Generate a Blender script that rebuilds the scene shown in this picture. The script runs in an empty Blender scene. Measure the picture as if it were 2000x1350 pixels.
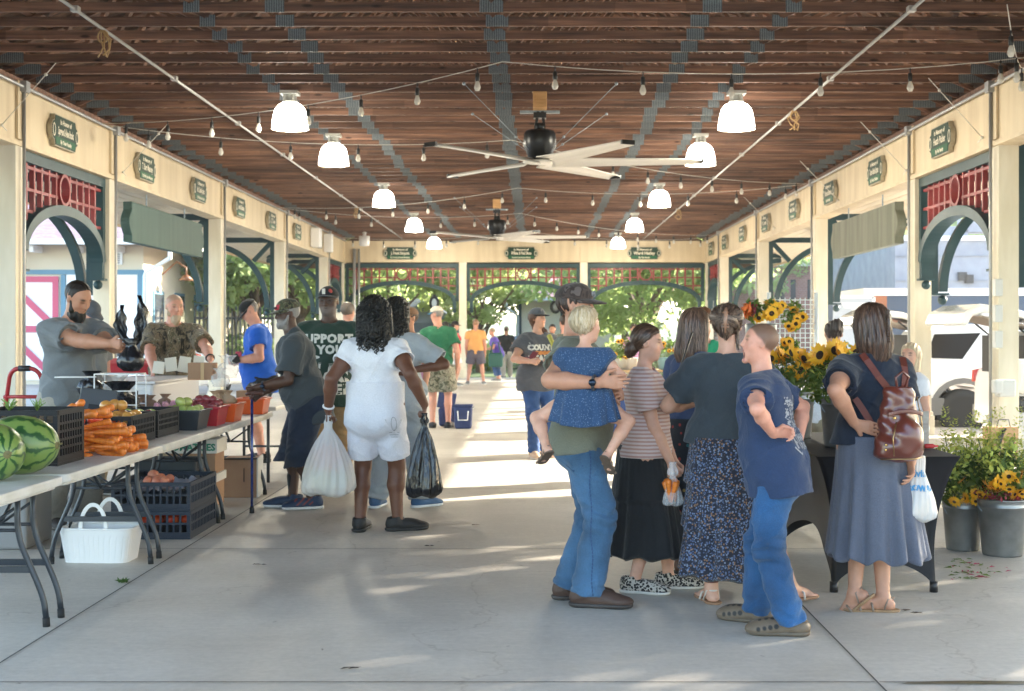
import bpy, bmesh, math, random
import numpy as np
from mathutils import Vector, Matrix, Euler
from mathutils.bvhtree import BVHTree
random.seed(7); RNG = np.random.default_rng(5)
SC = bpy.context.scene; COL = SC.collection
R_ = math.radians; PI = math.pi
CH, F0, VX, VY = 1.47, 2700.0, 1045.0, 648.0
def at(px, py, D): return Vector(((px-VX)*D/F0, D, CH-(py-VY)*D/F0))
def gnd(px, py, z=0.0):
    D = (CH-z)*F0/(py-VY); return Vector(((px-VX)*D/F0, D, z))
# ---------------------------------------------------------------- materials
_M = {}
def M(name, col, rough=.6, metal=0., col2=None, ns=8., nst=(1,1,1), lo=.35, hi=.65, det=5., bump=0., bs=40., bst=(1,1,1), emit=0., alpha=1., trans=0., spec=.5, sheen=0., coat=0., sub=0., extra=None, third=None):
    if name in _M: return _M[name]
    m = bpy.data.materials.new(name); m.use_nodes = True; _M[name] = m
    nt = m.node_tree; N = nt.nodes; L = nt.links; b = N['Principled BSDF']
    c4 = lambda c: (c[0], c[1], c[2], 1)
    b.inputs['Base Color'].default_value = c4(col); b.inputs['Roughness'].default_value = rough; b.inputs['Metallic'].default_value = metal
    b.inputs['Specular IOR Level'].default_value = spec
    if emit: b.inputs['Emission Color'].default_value = c4(col); b.inputs['Emission Strength'].default_value = emit
    if alpha < 1: b.inputs['Alpha'].default_value = alpha
    if trans: b.inputs['Transmission Weight'].default_value = trans
    if sheen: b.inputs['Sheen Weight'].default_value = sheen
    if coat: b.inputs['Coat Weight'].default_value = coat; b.inputs['Coat Roughness'].default_value = .08
    if sub: b.inputs['Subsurface Weight'].default_value = sub; b.inputs['Subsurface Radius'].default_value = (.012,.004,.002)
    tc = N.new('ShaderNodeTexCoord')
    def noise(scale, st, det=det, w=0):
        mp = N.new('ShaderNodeMapping'); L.new(tc.outputs['Object'], mp.inputs[0]); mp.inputs['Scale'].default_value = st; mp.inputs['Location'].default_value = (w, w*.7, w*.3)
        n = N.new('ShaderNodeTexNoise'); n.inputs['Scale'].default_value = scale; n.inputs['Detail'].default_value = det; L.new(mp.outputs[0], n.inputs['Vector']); return n
    if col2 is not None:
        n = noise(ns, nst); r = N.new('ShaderNodeValToRGB'); L.new(n.outputs['Fac'], r.inputs[0])
        r.color_ramp.elements[0].position = lo; r.color_ramp.elements[1].position = hi
        r.color_ramp.elements[0].color = c4(col); r.color_ramp.elements[1].color = c4(col2)
        if third: e = r.color_ramp.elements.new(third[0]); e.color = c4(third[1])
        L.new(r.outputs[0], b.inputs['Base Color'])
        m['_out'] = 1
    if bump:
        n = noise(bs, bst, 4, 3.1); bp = N.new('ShaderNodeBump'); bp.inputs['Strength'].default_value = min(1, bump); bp.inputs['Distance'].default_value = .02 if bump <= 1 else .02*bump
        L.new(n.outputs['Fac'], bp.inputs['Height']); L.new(bp.outputs[0], b.inputs['Normal'])
    if extra: extra(nt, b, tc)
    return m
def VC(name, rough=.55, sub=0., bump=0., bs=60., spec=.4, sheen=0., mott=.10, ms=14.):
    """material that reads the surface colour stored on the mesh"""
    if name in _M: return _M[name]
    m = bpy.data.materials.new(name); m.use_nodes = True; _M[name] = m
    nt = m.node_tree; N = nt.nodes; L = nt.links; b = N['Principled BSDF']
    a = N.new('ShaderNodeVertexColor'); a.layer_name = 'Col'
    n = N.new('ShaderNodeTexNoise'); n.inputs['Scale'].default_value = ms; n.inputs['Detail'].default_value = 6
    tc = N.new('ShaderNodeTexCoord'); L.new(tc.outputs['Object'], n.inputs['Vector'])
    mr = N.new('ShaderNodeMapRange'); mr.inputs[1].default_value = .3; mr.inputs[2].default_value = .7; mr.inputs[3].default_value = 1-mott; mr.inputs[4].default_value = 1+mott
    L.new(n.outputs['Fac'], mr.inputs[0])
    mx = N.new('ShaderNodeVectorMath'); mx.operation = 'SCALE'; L.new(a.outputs['Color'], mx.inputs[0]); L.new(mr.outputs[0], mx.inputs['Scale'])
    L.new(mx.outputs[0], b.inputs['Base Color'])
    b.inputs['Roughness'].default_value = rough; b.inputs['Specular IOR Level'].default_value = spec
    if sub: b.inputs['Subsurface Weight'].default_value = sub; b.inputs['Subsurface Radius'].default_value = (.012,.004,.002)
    if sheen: b.inputs['Sheen Weight'].default_value = sheen
    if bump:
        n2 = N.new('ShaderNodeTexNoise'); n2.inputs['Scale'].default_value = bs; n2.inputs['Detail'].default_value = 4; L.new(tc.outputs['Object'], n2.inputs['Vector'])
        bp = N.new('ShaderNodeBump'); bp.inputs['Strength'].default_value = bump; bp.inputs['Distance'].default_value = .01
        L.new(n2.outputs['Fac'], bp.inputs['Height']); L.new(bp.outputs[0], b.inputs['Normal'])
    return m
# ---------------------------------------------------------------- objects
def tag(o, label=None, cat=None, group=None, kind=None):
    if label: o['label'] = label
    if cat: o['category'] = cat
    if group: o['group'] = group
    if kind: o['kind'] = kind
    return o
def empty(name, loc=(0,0,0), label=None, cat=None, group=None, rz=0.):
    o = bpy.data.objects.new(name, None); COL.objects.link(o); o.location = loc; o.rotation_euler = (0,0,rz); o.empty_display_size = .1
    return tag(o, label, cat, group)
def link_mesh(name, me, parent=None, loc=None):
    o = bpy.data.objects.new(name, me); COL.objects.link(o)
    if parent is not None: o.parent = parent
    if loc is not None: o.location = loc
    return o
def kids(o): return [c for c in COL.objects if c.parent is o]
def dup(root, loc=None, rz=None, label=None, group=None, scale=None, _ch=None):
    if _ch is None:
        _ch = {}
        for c in COL.objects:
            if c.parent is not None: _ch.setdefault(c.parent.name, []).append(c)
    r = root.copy(); COL.objects.link(r)
    if loc is not None: r.location = loc
    if rz is not None: r.rotation_euler = (0,0,rz)
    if scale is not None: r.scale = (scale,)*3 if not hasattr(scale, '__len__') else scale
    if label: r['label'] = label
    if group: r['group'] = group
    for ch in _ch.get(root.name, []):
        c = ch.copy(); COL.objects.link(c); c.parent = r
        for g in _ch.get(ch.name, []):
            d = g.copy(); COL.objects.link(d); d.parent = c
    return r
class MB:
    def __init__(s): s.v = []; s.f = []; s.m = []; s.sm = []
    def add(s, vs, fs, m=0, smooth=False):
        k = len(s.v); s.v.extend([tuple(v) for v in vs])
        for f in fs: s.f.append(tuple(i+k for i in f)); s.m.append(m); s.sm.append(smooth)
        return s
    def box(s, c, size, rot=None, m=0, taper=None):
        x, y, z = [q/2 for q in size]; t = taper or 1
        vs = [(-x*t,-y*t,-z),(x*t,-y*t,-z),(x*t,y*t,-z),(-x*t,y*t,-z),(-x,-y,z),(x,-y,z),(x,y,z),(-x,y,z)]
        if rot is not None:
            Q = rot if isinstance(rot, Matrix) else Euler(rot).to_matrix(); vs = [Q @ Vector(v) for v in vs]
        c = Vector(c); return s.add([Vector(v)+c for v in vs], [(3,2,1,0),(4,5,6,7),(0,1,5,4),(1,2,6,5),(2,3,7,6),(3,0,4,7)], m)
    def bar(s, a, b, w, h, up=(0,0,1), m=0):
        a = Vector(a); b = Vector(b); d = (b-a); L = d.length; d.normalize(); up = Vector(up)
        if abs(d.dot(up)) > .99: up = Vector((1,0,0)) if abs(d.x) < .9 else Vector((0,1,0))
        r = d.cross(up).normalized(); u = r.cross(d)
        return s.box((a+b)/2, (w, L, h), Matrix((r, d, u)).transposed(), m)
    def tube(s, pts, r, n=8, m=0, closed=False, caps=True):
        pts = [Vector(p) for p in pts]; K = len(pts); rs = r if hasattr(r, '__len__') else [r]*K
        vs = []; t0 = (pts[1]-pts[0]).normalized(); up = Vector((0,0,1)) if abs(t0.z) < .9 else Vector((1,0,0))
        nrm = (up - t0*up.dot(t0)).normalized()
        for i, p in enumerate(pts):
            if closed: t = (pts[(i+1) % K]-pts[i-1]).normalized()
            else: t = (pts[min(i+1, K-1)]-pts[max(i-1, 0)]).normalized()
            nrm = (nrm - t*nrm.dot(t)); nrm = nrm.normalized() if nrm.length > 1e-6 else t.orthogonal().normalized()
            bn = t.cross(nrm)
            for j in range(n):
                a = 2*PI*j/n; vs.append(p + (nrm*math.cos(a)+bn*math.sin(a))*rs[i])
        fs = []
        for i in range(K if closed else K-1):
            i2 = (i+1) % K
            for j in range(n): j2 = (j+1) % n; fs.append((i*n+j, i*n+j2, i2*n+j2, i2*n+j))
        if caps and not closed: fs.append(tuple(range(n-1,-1,-1))); fs.append(tuple((K-1)*n+j for j in range(n)))
        return s.add(vs, fs, m, True)
    def lathe(s, prof, c=(0,0,0), n=20, m=0, mat=None, sx=1., sy=1., smooth=True, wob=None):
        c = Vector(c); vs = []
        for (r, z) in prof:
            for j in range(n):
                a = 2*PI*j/n; rr = r*(wob(a, z) if wob else 1); p = Vector((rr*math.cos(a)*sx, rr*math.sin(a)*sy, z)); vs.append((mat @ p if mat else p)+c)
        fs = []
        for i in range(len(prof)-1):
            for j in range(n): j2 = (j+1) % n; fs.append((i*n+j, i*n+j2, (i+1)*n+j2, (i+1)*n+j))
        if prof[0][0] > 1e-4: fs.append(tuple(range(n-1,-1,-1)))
        if prof[-1][0] > 1e-4: fs.append(tuple((len(prof)-1)*n+j for j in range(n)))
        return s.add(vs, fs, m, smooth)
    def ell(s, c, rx, ry=None, rz=None, n=12, k=8, m=0, rot=None, wob=0.):
        ry = ry or rx; rz = rz or rx; Q = None
        if rot is not None: Q = rot if isinstance(rot, Matrix) else Euler(rot).to_matrix()
        c = Vector(c); vs = []
        for i in range(k+1):
            t = PI*i/k
            for j in range(n):
                a = 2*PI*j/n; w = 1+wob*math.cos(5*a) if wob else 1
                p = Vector((rx*w*math.sin(t)*math.cos(a), ry*w*math.sin(t)*math.sin(a), -rz*math.cos(t))); vs.append((Q @ p if Q else p)+c)
        fs = []
        for i in range(k):
            for j in range(n): j2 = (j+1) % n; fs.append((i*n+j, i*n+j2, (i+1)*n+j2, (i+1)*n+j))
        return s.add(vs, fs, m, True)
    def prism(s, poly, fn, w0, w1, m=0, smooth=False):
        """poly: outline in (u,v); fn(u,v,w) -> xyz"""
        k = len(poly); vs = [fn(u, v, w0) for u, v in poly] + [fn(u, v, w1) for u, v in poly]
        fs = [tuple(range(k-1,-1,-1)), tuple(range(k, 2*k))] + [(i, (i+1) % k, k+(i+1) % k, k+i) for i in range(k)]
        return s.add(vs, fs, m, smooth)
    def strip(s, outer, inner, fn, w0, w1, m=0):
        """band between two open outlines of equal length, with thickness"""
        k = len(outer); vs = [fn(u,v,w0) for u,v in outer]+[fn(u,v,w0) for u,v in inner]+[fn(u,v,w1) for u,v in outer]+[fn(u,v,w1) for u,v in inner]
        fs = []
        for i in range(k-1):
            fs += [(i,i+1,k+i+1,k+i),(2*k+i+1,2*k+i,3*k+i,3*k+i+1),(i+1,i,2*k+i,2*k+i+1),(k+i,k+i+1,3*k+i+1,3*k+i)]
        fs += [(0,k,3*k,2*k),(k-1,2*k+k-1,3*k+k-1,k+k-1)]
        return s.add(vs, fs, m)
    def grid(s, nu, nv, fn, m=0, smooth=True, wrap=False):
        vs = [fn(i/(nu if wrap else nu-1), j/(nv-1)) for j in range(nv) for i in range(nu)]; fs = []
        for j in range(nv-1):
            for i in range(nu if wrap else nu-1): i2 = (i+1) % nu; fs.append((j*nu+i, j*nu+i2, (j+1)*nu+i2, (j+1)*nu+i))
        return s.add(vs, fs, m, smooth)
    def mesh(s, name, mats):
        me = bpy.data.meshes.new(name); me.from_pydata(s.v, [], s.f)
        for m in (mats if isinstance(mats, (list, tuple)) else [mats]): me.materials.append(m)
        me.polygons.foreach_set('material_index', s.m); me.polygons.foreach_set('use_smooth', s.sm); me.update()
        return me
    def build(s, name, mats, parent=None, world=False, bevel=0., solid=0., fixn=True):
        me = s.mesh(name, mats)
        if fixn:
            bm = bmesh.new(); bm.from_mesh(me); bmesh.ops.recalc_face_normals(bm, faces=bm.faces); bm.to_mesh(me); bm.free()
        o = link_mesh(name, me, parent)
        if world and parent is not None and parent.parent is None and parent.type == 'EMPTY': o.location = -Vector(parent.location)
        if solid: md = o.modifiers.new('solid', 'SOLIDIFY'); md.thickness = solid; md.offset = 0
        if bevel: md = o.modifiers.new('bevel', 'BEVEL'); md.width = bevel; md.segments = 2; md.limit_method = 'ANGLE'; md.angle_limit = R_(40)
        return o
def text_verts(txt, size=1., align='CENTER', depth=0., bold=0., spacing=1., yscale=1.):
    cu = bpy.data.curves.new('t', 'FONT'); cu.body = txt; cu.size = size; cu.align_x = align; cu.align_y = 'CENTER'; cu.resolution_u = 2; cu.extrude = depth; cu.offset = bold; cu.space_character = spacing
    o = bpy.data.objects.new('t', cu); COL.objects.link(o)
    dg = bpy.context.evaluated_depsgraph_get(); me = bpy.data.meshes.new_from_object(o.evaluated_get(dg))
    vs = [(v.co.x, v.co.y*yscale, v.co.z) for v in me.vertices]; fs = [tuple(p.vertices) for p in me.polygons]
    bpy.data.objects.remove(o); bpy.data.meshes.remove(me); bpy.data.curves.remove(cu)
    return vs, fs
def add_text(mb, txt, org, right, up, size, m=0, lift=.003, **kw):
    """flat lettering on a flat surface; normal = right x up"""
    right = Vector(right).normalized(); up = Vector(up).normalized(); n = right.cross(up); org = Vector(org)
    vs, fs = text_verts(txt, size, **kw); mb.add([org+right*x+up*y+n*(lift+z) for x, y, z in vs], fs, m); return mb
def decal(name, vsfs, org, right, up, target, mat, parent, lift=.004, off=.6):
    """print wrapped on to a garment by casting each of its points on the cloth"""
    right = Vector(right).normalized(); up = Vector(up).normalized(); n = right.cross(up).normalized(); org = Vector(org)
    me = target.data; bv = BVHTree.FromPolygons([v.co.copy() for v in me.vertices], [tuple(p.vertices) for p in me.polygons])
    out = []
    for x, y, *_ in vsfs[0]:
        p = org+right*x+up*y; hit = bv.ray_cast(p+n*off, -n)
        out.append((hit[0]+n*lift) if hit[0] is not None else None)
    fs = [f for f in vsfs[1] if all(out[i] is not None for i in f)]
    mb = MB(); mb.add([o if o is not None else (0,0,0) for o in out], fs, 0, False)
    used = sorted({i for f in mb.f for i in f}); idx = {u: i for i, u in enumerate(used)}
    mb.v = [mb.v[u] for u in used]; mb.f = [tuple(idx[i] for i in f) for f in mb.f]
    return mb.build(name, mat, parent, fixn=False)
def rr(a, b): return random.uniform(a, b)
# ================================================================ camera, light, world
cam_d = bpy.data.cameras.new('camera'); cam = bpy.data.objects.new('camera', cam_d); COL.objects.link(cam); SC.camera = cam
cam.location = (0,0,CH); cam.rotation_euler = (PI/2,0,0); cam_d.sensor_width = 36; cam_d.lens = F0*36/2000
cam_d.shift_x = -(VX-1000)/2000; cam_d.shift_y = -(675-VY)/2000; cam_d.clip_end = 900; cam_d.clip_start = .05
cam_d.dof.use_dof = True; cam_d.dof.focus_distance = 8.6; cam_d.dof.aperture_fstop = 4.5
SUN_EL, SUN_AZ = 20., 60.      # azimuth clockwise from +Y (into the picture), so the sun stands right and beyond
sd = Vector((math.sin(R_(SUN_AZ))*math.cos(R_(SUN_EL)), math.cos(R_(SUN_AZ))*math.cos(R_(SUN_EL)), math.sin(R_(SUN_EL))))
sl = bpy.data.lights.new('sun', 'SUN'); sl.energy = 3.8; sl.angle = R_(.5); sl.color = (1,.90,.76)
so = bpy.data.objects.new('sun', sl); COL.objects.link(so); so.rotation_euler = (-sd).to_track_quat('-Z','Y').to_euler(); so.location = (20,20,30)
W = bpy.data.worlds.new('World'); SC.world = W; W.use_nodes = True
sk = W.node_tree.nodes.new('ShaderNodeTexSky'); sk.sky_type = 'NISHITA'; sk.sun_disc = False; sk.sun_elevation = R_(SUN_EL); sk.sun_rotation = R_(SUN_AZ); sk.dust_density = .8; sk.air_density = 1.
bg = W.node_tree.nodes['Background']; W.node_tree.links.new(sk.outputs[0], bg.inputs[0]); bg.inputs[1].default_value = .15
SC.view_settings.view_transform = 'Standard'; SC.view_settings.look = 'None'; SC.view_settings.gamma = 1; SC.view_settings.exposure = 2.93
SC.cycles.max_bounces = 10; SC.cycles.diffuse_bounces = 6; SC.cycles.glossy_bounces = 4; SC.cycles.transparent_max_bounces = 12; SC.cycles.caustics_reflective = False; SC.cycles.caustics_refractive = False; SC.cycles.sample_clamp_indirect = 6
# ================================================================ materials
def wood_extra(nt, b, tc):
    N, L = nt.nodes, nt.links
    oi = N.new('ShaderNodeObjectInfo'); mul = N.new('ShaderNodeVectorMath'); mul.operation = 'SCALE'; mul.inputs[0].default_value = (37,11,23); L.new(oi.outputs['Random'], mul.inputs['Scale'])
    ad = N.new('ShaderNodeVectorMath'); ad.operation = 'ADD'; L.new(tc.outputs['Object'], ad.inputs[0]); L.new(mul.outputs[0], ad.inputs[1])
    mp = N.new('ShaderNodeMapping'); mp.inputs['Scale'].default_value = (.55,9,14); L.new(ad.outputs[0], mp.inputs[0])
    n = N.new('ShaderNodeTexNoise'); n.inputs['Scale'].default_value = 1.6; n.inputs['Detail'].default_value = 7; n.inputs['Roughness'].default_value = .62; L.new(mp.outputs[0], n.inputs['Vector'])
    r = N.new('ShaderNodeValToRGB'); L.new(n.outputs['Fac'], r.inputs[0]); e = r.color_ramp.elements
    e[0].position = .28; e[0].color = (.038,.020,.015,1); e[1].position = .76; e[1].color = (.34,.175,.105,1); k = e.new(.5); k.color = (.155,.076,.048,1)
    mp2 = N.new('ShaderNodeMapping'); mp2.inputs['Scale'].default_value = (.35,.01,.01); L.new(ad.outputs[0], mp2.inputs[0])
    v = N.new('ShaderNodeTexVoronoi'); v.inputs['Scale'].default_value = .75; L.new(mp2.outputs[0], v.inputs['Vector'])
    mr = N.new('ShaderNodeMapRange'); sp = N.new('ShaderNodeSeparateColor'); L.new(v.outputs['Color'], sp.inputs[0]); L.new(sp.outputs[0], mr.inputs[0]); mr.inputs[3].default_value = .72; mr.inputs[4].default_value = 1.3
    mx = N.new('ShaderNodeVectorMath'); mx.operation = 'SCALE'; L.new(r.outputs[0], mx.inputs[0]); L.new(mr.outputs[0], mx.inputs['Scale'])
    # knots
    mp3 = N.new('ShaderNodeMapping'); mp3.inputs['Scale'].default_value = (1.5,1,5); L.new(ad.outputs[0], mp3.inputs[0])
    v2 = N.new('ShaderNodeTexVoronoi'); v2.inputs['Scale'].default_value = 1.1; L.new(mp3.outputs[0], v2.inputs['Vector'])
    r2 = N.new('ShaderNodeValToRGB'); L.new(v2.outputs['Distance'], r2.inputs[0]); r2.color_ramp.elements[0].position = .05; r2.color_ramp.elements[0].color = (.2,.15,.12,1); r2.color_ramp.elements[1].position = .11
    m3 = N.new('ShaderNodeVectorMath'); m3.operation = 'MULTIPLY'; L.new(mx.outputs[0], m3.inputs[0]); L.new(r2.outputs[0], m3.inputs[1])
    L.new(m3.outputs[0], b.inputs['Base Color'])
mWood = M('dark_timber', (.1,.05,.03), .75, extra=wood_extra)
mDeck = M('roof_planks', (.16,.09,.055), .85, col2=(.07,.04,.028), ns=3, nst=(.4,6,6))
mGalv = M('galvanised_plate', (.30,.36,.40), .45, .5, col2=(.22,.27,.31), ns=30)
def gusset_extra(nt, b, tc):
    N, L = nt.nodes, nt.links
    w = N.new('ShaderNodeTexWave'); w.inputs['Scale'].default_value = 14; w.inputs['Distortion'].default_value = 2.5; w.inputs['Detail Scale'].default_value = 9; L.new(tc.outputs['Object'], w.inputs['Vector'])
    r = N.new('ShaderNodeValToRGB'); L.new(w.outputs['Fac'], r.inputs[0]); r.color_ramp.elements[0].color = (.065,.075,.082,1); r.color_ramp.elements[1].color = (.20,.23,.245,1); L.new(r.outputs[0], b.inputs['Base Color'])
mGus = M('toothed_steel_plate', (.3,.36,.4), .5, .3, extra=gusset_extra)
mCream = M('cream_paint', (.70,.56,.36), .6, col2=(.60,.46,.27), ns=1.3, nst=(1,1,1.0), lo=.3, hi=.75, bump=.06, bs=20)
def fascia_extra(nt, b, tc):
    N, L = nt.nodes, nt.links
    mp = N.new('ShaderNodeMapping'); mp.inputs['Scale'].default_value = (3,3,.35); L.new(tc.outputs['Object'], mp.inputs[0])
    n = N.new('ShaderNodeTexNoise'); n.inputs['Scale'].default_value = 1.4; n.inputs['Detail'].default_value = 6; L.new(mp.outputs[0], n.inputs['Vector'])
    r = N.new('ShaderNodeValToRGB'); L.new(n.outputs['Fac'], r.inputs[0]); e = r.color_ramp.elements; e[0].position = .34; e[0].color = (.54,.43,.28,1); e[1].position = .6; e[1].color = (.64,.53,.36,1)
    L.new(r.outputs[0], b.inputs['Base Color'])
mFasc = M('fascia_paint', (.66,.52,.32), .6, extra=fascia_extra)
mPost = M('post_paint', (.70,.645,.53), .55, col2=(.60,.54,.42), ns=3, nst=(2,2,.5), lo=.3, hi=.6)
mTeal = M('teal_paint', (.018,.046,.055), .45, col2=(.024,.056,.066), ns=3, spec=.2)
mRed = M('red_paint', (.25,.022,.026), .5, col2=(.18,.016,.02), ns=5)
mSoff = M('soffit_paint', (.72,.64,.50), .6)
mGap = M('soffit_gap', (.20,.17,.12), .8)
mPipe = M('grey_conduit', (.36,.37,.38), .4, .4)
mShing = M('roof_shingles', (.30,.19,.20), .9, col2=(.42,.30,.32), ns=6, nst=(1,1,3))
def floor_extra(nt, b, tc):
    N, L = nt.nodes, nt.links
    def nz(sc, st, d=6, ro=.6):
        mp = N.new('ShaderNodeMapping'); mp.inputs['Scale'].default_value = st; L.new(tc.outputs['Object'], mp.inputs[0])
        n = N.new('ShaderNodeTexNoise'); n.inputs['Scale'].default_value = sc; n.inputs['Detail'].default_value = d; n.inputs['Roughness'].default_value = ro; L.new(mp.outputs[0], n.inputs['Vector']); return n
    n1 = nz(.55, (1,1,1), 8, .62); r1 = N.new('ShaderNodeValToRGB'); L.new(n1.outputs['Fac'], r1.inputs[0]); e = r1.color_ramp.elements
    e[0].position = .3; e[0].color = (.43,.385,.325,1); e[1].position = .68; e[1].color = (.63,.58,.505,1)
    n2 = nz(26, (1,1,1), 5, .7); r2 = N.new('ShaderNodeMapRange'); L.new(n2.outputs['Fac'], r2.inputs[0]); r2.inputs[1].default_value = .3; r2.inputs[2].default_value = .7; r2.inputs[3].default_value = .90; r2.inputs[4].default_value = 1.08
    n3 = nz(5, (.5,3.5,1), 6, .7); r3 = N.new('ShaderNodeMapRange'); L.new(n3.outputs['Fac'], r3.inputs[0]); r3.inputs[1].default_value = .35; r3.inputs[2].default_value = .7; r3.inputs[3].default_value = .95; r3.inputs[4].default_value = 1.03
    mu = N.new('ShaderNodeMath'); mu.operation = 'MULTIPLY'; L.new(r2.outputs[0], mu.inputs[0]); L.new(r3.outputs[0], mu.inputs[1])
    # hairline cracks and dark spots
    v = N.new('ShaderNodeTexVoronoi'); v.feature = 'DISTANCE_TO_EDGE'; v.inputs['Scale'].default_value = .33; nd = nz(1.4, (1,1,1), 5, .6)
    va = N.new('ShaderNodeVectorMath'); va.operation = 'ADD'; L.new(tc.outputs['Object'], va.inputs[0]); L.new(nd.outputs['Color'], va.inputs[1]); L.new(va.outputs[0], v.inputs['Vector'])
    rc = N.new('ShaderNodeValToRGB'); L.new(v.outputs['Distance'], rc.inputs[0]); rc.color_ramp.elements[0].color = (.80,.78,.76,1); rc.color_ramp.elements[1].position = .004
    sp = N.new('ShaderNodeTexVoronoi'); sp.inputs['Scale'].default_value = 3.1; L.new(va.outputs[0], sp.inputs['Vector'])
    rs = N.new('ShaderNodeValToRGB'); L.new(sp.outputs['Distance'], rs.inputs[0]); rs.color_ramp.elements[0].color = (.45,.42,.38,1); rs.color_ramp.elements[0].position = .025; rs.color_ramp.elements[1].position = .05
    m1 = N.new('ShaderNodeVectorMath'); m1.operation = 'SCALE'; L.new(r1.outputs[0], m1.inputs[0]); L.new(mu.outputs[0], m1.inputs['Scale'])
    m2 = N.new('ShaderNodeVectorMath'); m2.operation = 'MULTIPLY'; L.new(m1.outputs[0], m2.inputs[0]); L.new(rc.outputs[0], m2.inputs[1])
    m3 = N.new('ShaderNodeVectorMath'); m3.operation = 'MULTIPLY'; L.new(m2.outputs[0], m3.inputs[0]); L.new(rs.outputs[0], m3.inputs[1]); L.new(m3.outputs[0], b.inputs['Base Color'])
    rg = N.new('ShaderNodeMapRange'); L.new(n1.outputs['Fac'], rg.inputs[0]); rg.inputs[3].default_value = .50; rg.inputs[4].default_value = .72; L.new(rg.outputs[0], b.inputs['Roughness'])
    bp = N.new('ShaderNodeBump'); bp.inputs['Strength'].default_value = .12; bp.inputs['Distance'].default_value = .006; L.new(n2.outputs['Fac'], bp.inputs['Height']); L.new(bp.outputs[0], b.inputs['Normal'])
mFloor = M('smooth_concrete', (.36,.34,.31), .5, extra=floor_extra)
mJoint = M('dark_joint', (.05,.045,.04), .9)  # dark colour of the slab joint lines themselves
mLot = M('pale_paving', (.43,.39,.33), .9, col2=(.35,.315,.27), ns=.6)
mGrass = M('lawn', (.07,.12,.03), .9, col2=(.10,.15,.04), ns=1.5)
mBlk = M('black_metal', (.02,.02,.022), .4, .3)
mWhite = M('white_paint', (.80,.80,.79), .45)
# ================================================================ ground
g = MB(); g.add([(-350,-40,-.13),(350,-40,-.13),(350,600,-.13),(-350,600,-.13)], [(0,1,2,3)])
tag(g.build('ground', mLot), kind='structure')
FX0, FX1, FY0, FY1 = -6.45, 5.8, -2., 44.4
fl = MB(); fl.add([(FX0-.9,FY0,0),(FX1+.9,FY0,0),(FX1+.9,FY1,0),(FX0-.9,FY1,0),(FX0-.9,FY0,-.13),(FX1+.9,FY0,-.13),(FX1+.9,FY1,-.13),(FX0-.9,FY1,-.13)], [(0,1,2,3),(1,0,4,5),(2,1,5,6),(3,2,6,7),(0,3,7,4)])
tag(fl.build('floor', mFloor), kind='structure')
jt = MB()
for x in (-2.37, 1.433): jt.add([(x-.004,FY0,.004),(x+.004,FY0,.004),(x+.004,FY1,.004),(x-.004,FY1,.004)], [(0,1,2,3)])
for k in range(12):
    y = 5.79+3.557*k; xs = [FX0-.9,-2.38,-2.36,1.425,1.441,FX1+.9]
    for a, b in ((0,1),(2,3),(4,5)): jt.add([(xs[a],y-.004,.004),(xs[b],y-.004,.004),(xs[b],y+.004,.004),(xs[a],y+.004,.004)], [(0,1,2,3)])
tag(jt.build('floor_joints', mJoint, fixn=False), kind='structure')
lw = MB(); lw.add([(-60,47,-.12),(40,47,-.12),(60,120,-.12),(-80,120,-.12)], [(0,1,2,3)]); tag(lw.build('lawn', mGrass), kind='structure')
# ================================================================ the pavilion
XL, XR, YF, YN = -6.04, 5.39, 44.0, 2.0
ZB, ZC = 3.68, 4.44
PAV = empty('market_pavilion', (-.3,24,0), 'long open market pavilion with cream posts and beams, red lattice arches and dark timber roof', 'pavilion')
def pv(mb, name, mats, **k): return mb.build(name, mats, PAV, world=True, **k)
YP = [9.45, 16.2, 19.75, 26.7, 33.4, 40.3, 43.7]
PW = .24
for side, X in ((-1, XL), (1, XR)):
    for y in YP:
        p = MB(); cx = X+side*PW/2; p.box((cx,y,1.84), (PW,PW,3.68)); p.box((cx,y,.14), (PW+.07,PW+.07,.28)); p.box((cx,y,.31), (PW+.04,PW+.04,.05))
        pv(p, 'post', mPost, bevel=.008)
    b = MB(); b.box((X+side*.14,(YN+YF)/2,(ZB+ZC)/2), (.26,YF-YN,ZC-ZB)); b.box((X+side*.12,(YN+YF)/2,ZB-.02), (.30,YF-YN,.04)); pv(b, 'beam', mFasc)
    t = MB(); t.box((X+side*.02,(YN+YF)/2,ZC-.03), (.05,YF-YN,.06)); pv(t, 'wall_plate', mWood)
    for y in YP:       # pilaster strips on the beam
        s = MB(); s.box((X-side*.008,y,(ZB+ZC)/2), (.03,PW-.02,ZC-ZB-.08)); pv(s, 'pilaster', mFasc)
bf = MB(); bf.box(((XL+XR)/2,YF+.13,(ZB+4.36)/2), (XR-XL+.3,.26,4.36-ZB)); pv(bf, 'end_beam', mFasc)
for x in (-2.3, 1.55):
    p = MB(); p.box((x,YF+.1,1.84), (PW,.24,3.68)); p.box((x,YF+.1,.14), (PW+.07,.31,.28)); pv(p, 'post', mPost, bevel=.008)
    s = MB(); s.box((x,YF-.012,4.02), (PW-.02,.03,.62)); pv(s, 'pilaster', mFasc)
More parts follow.
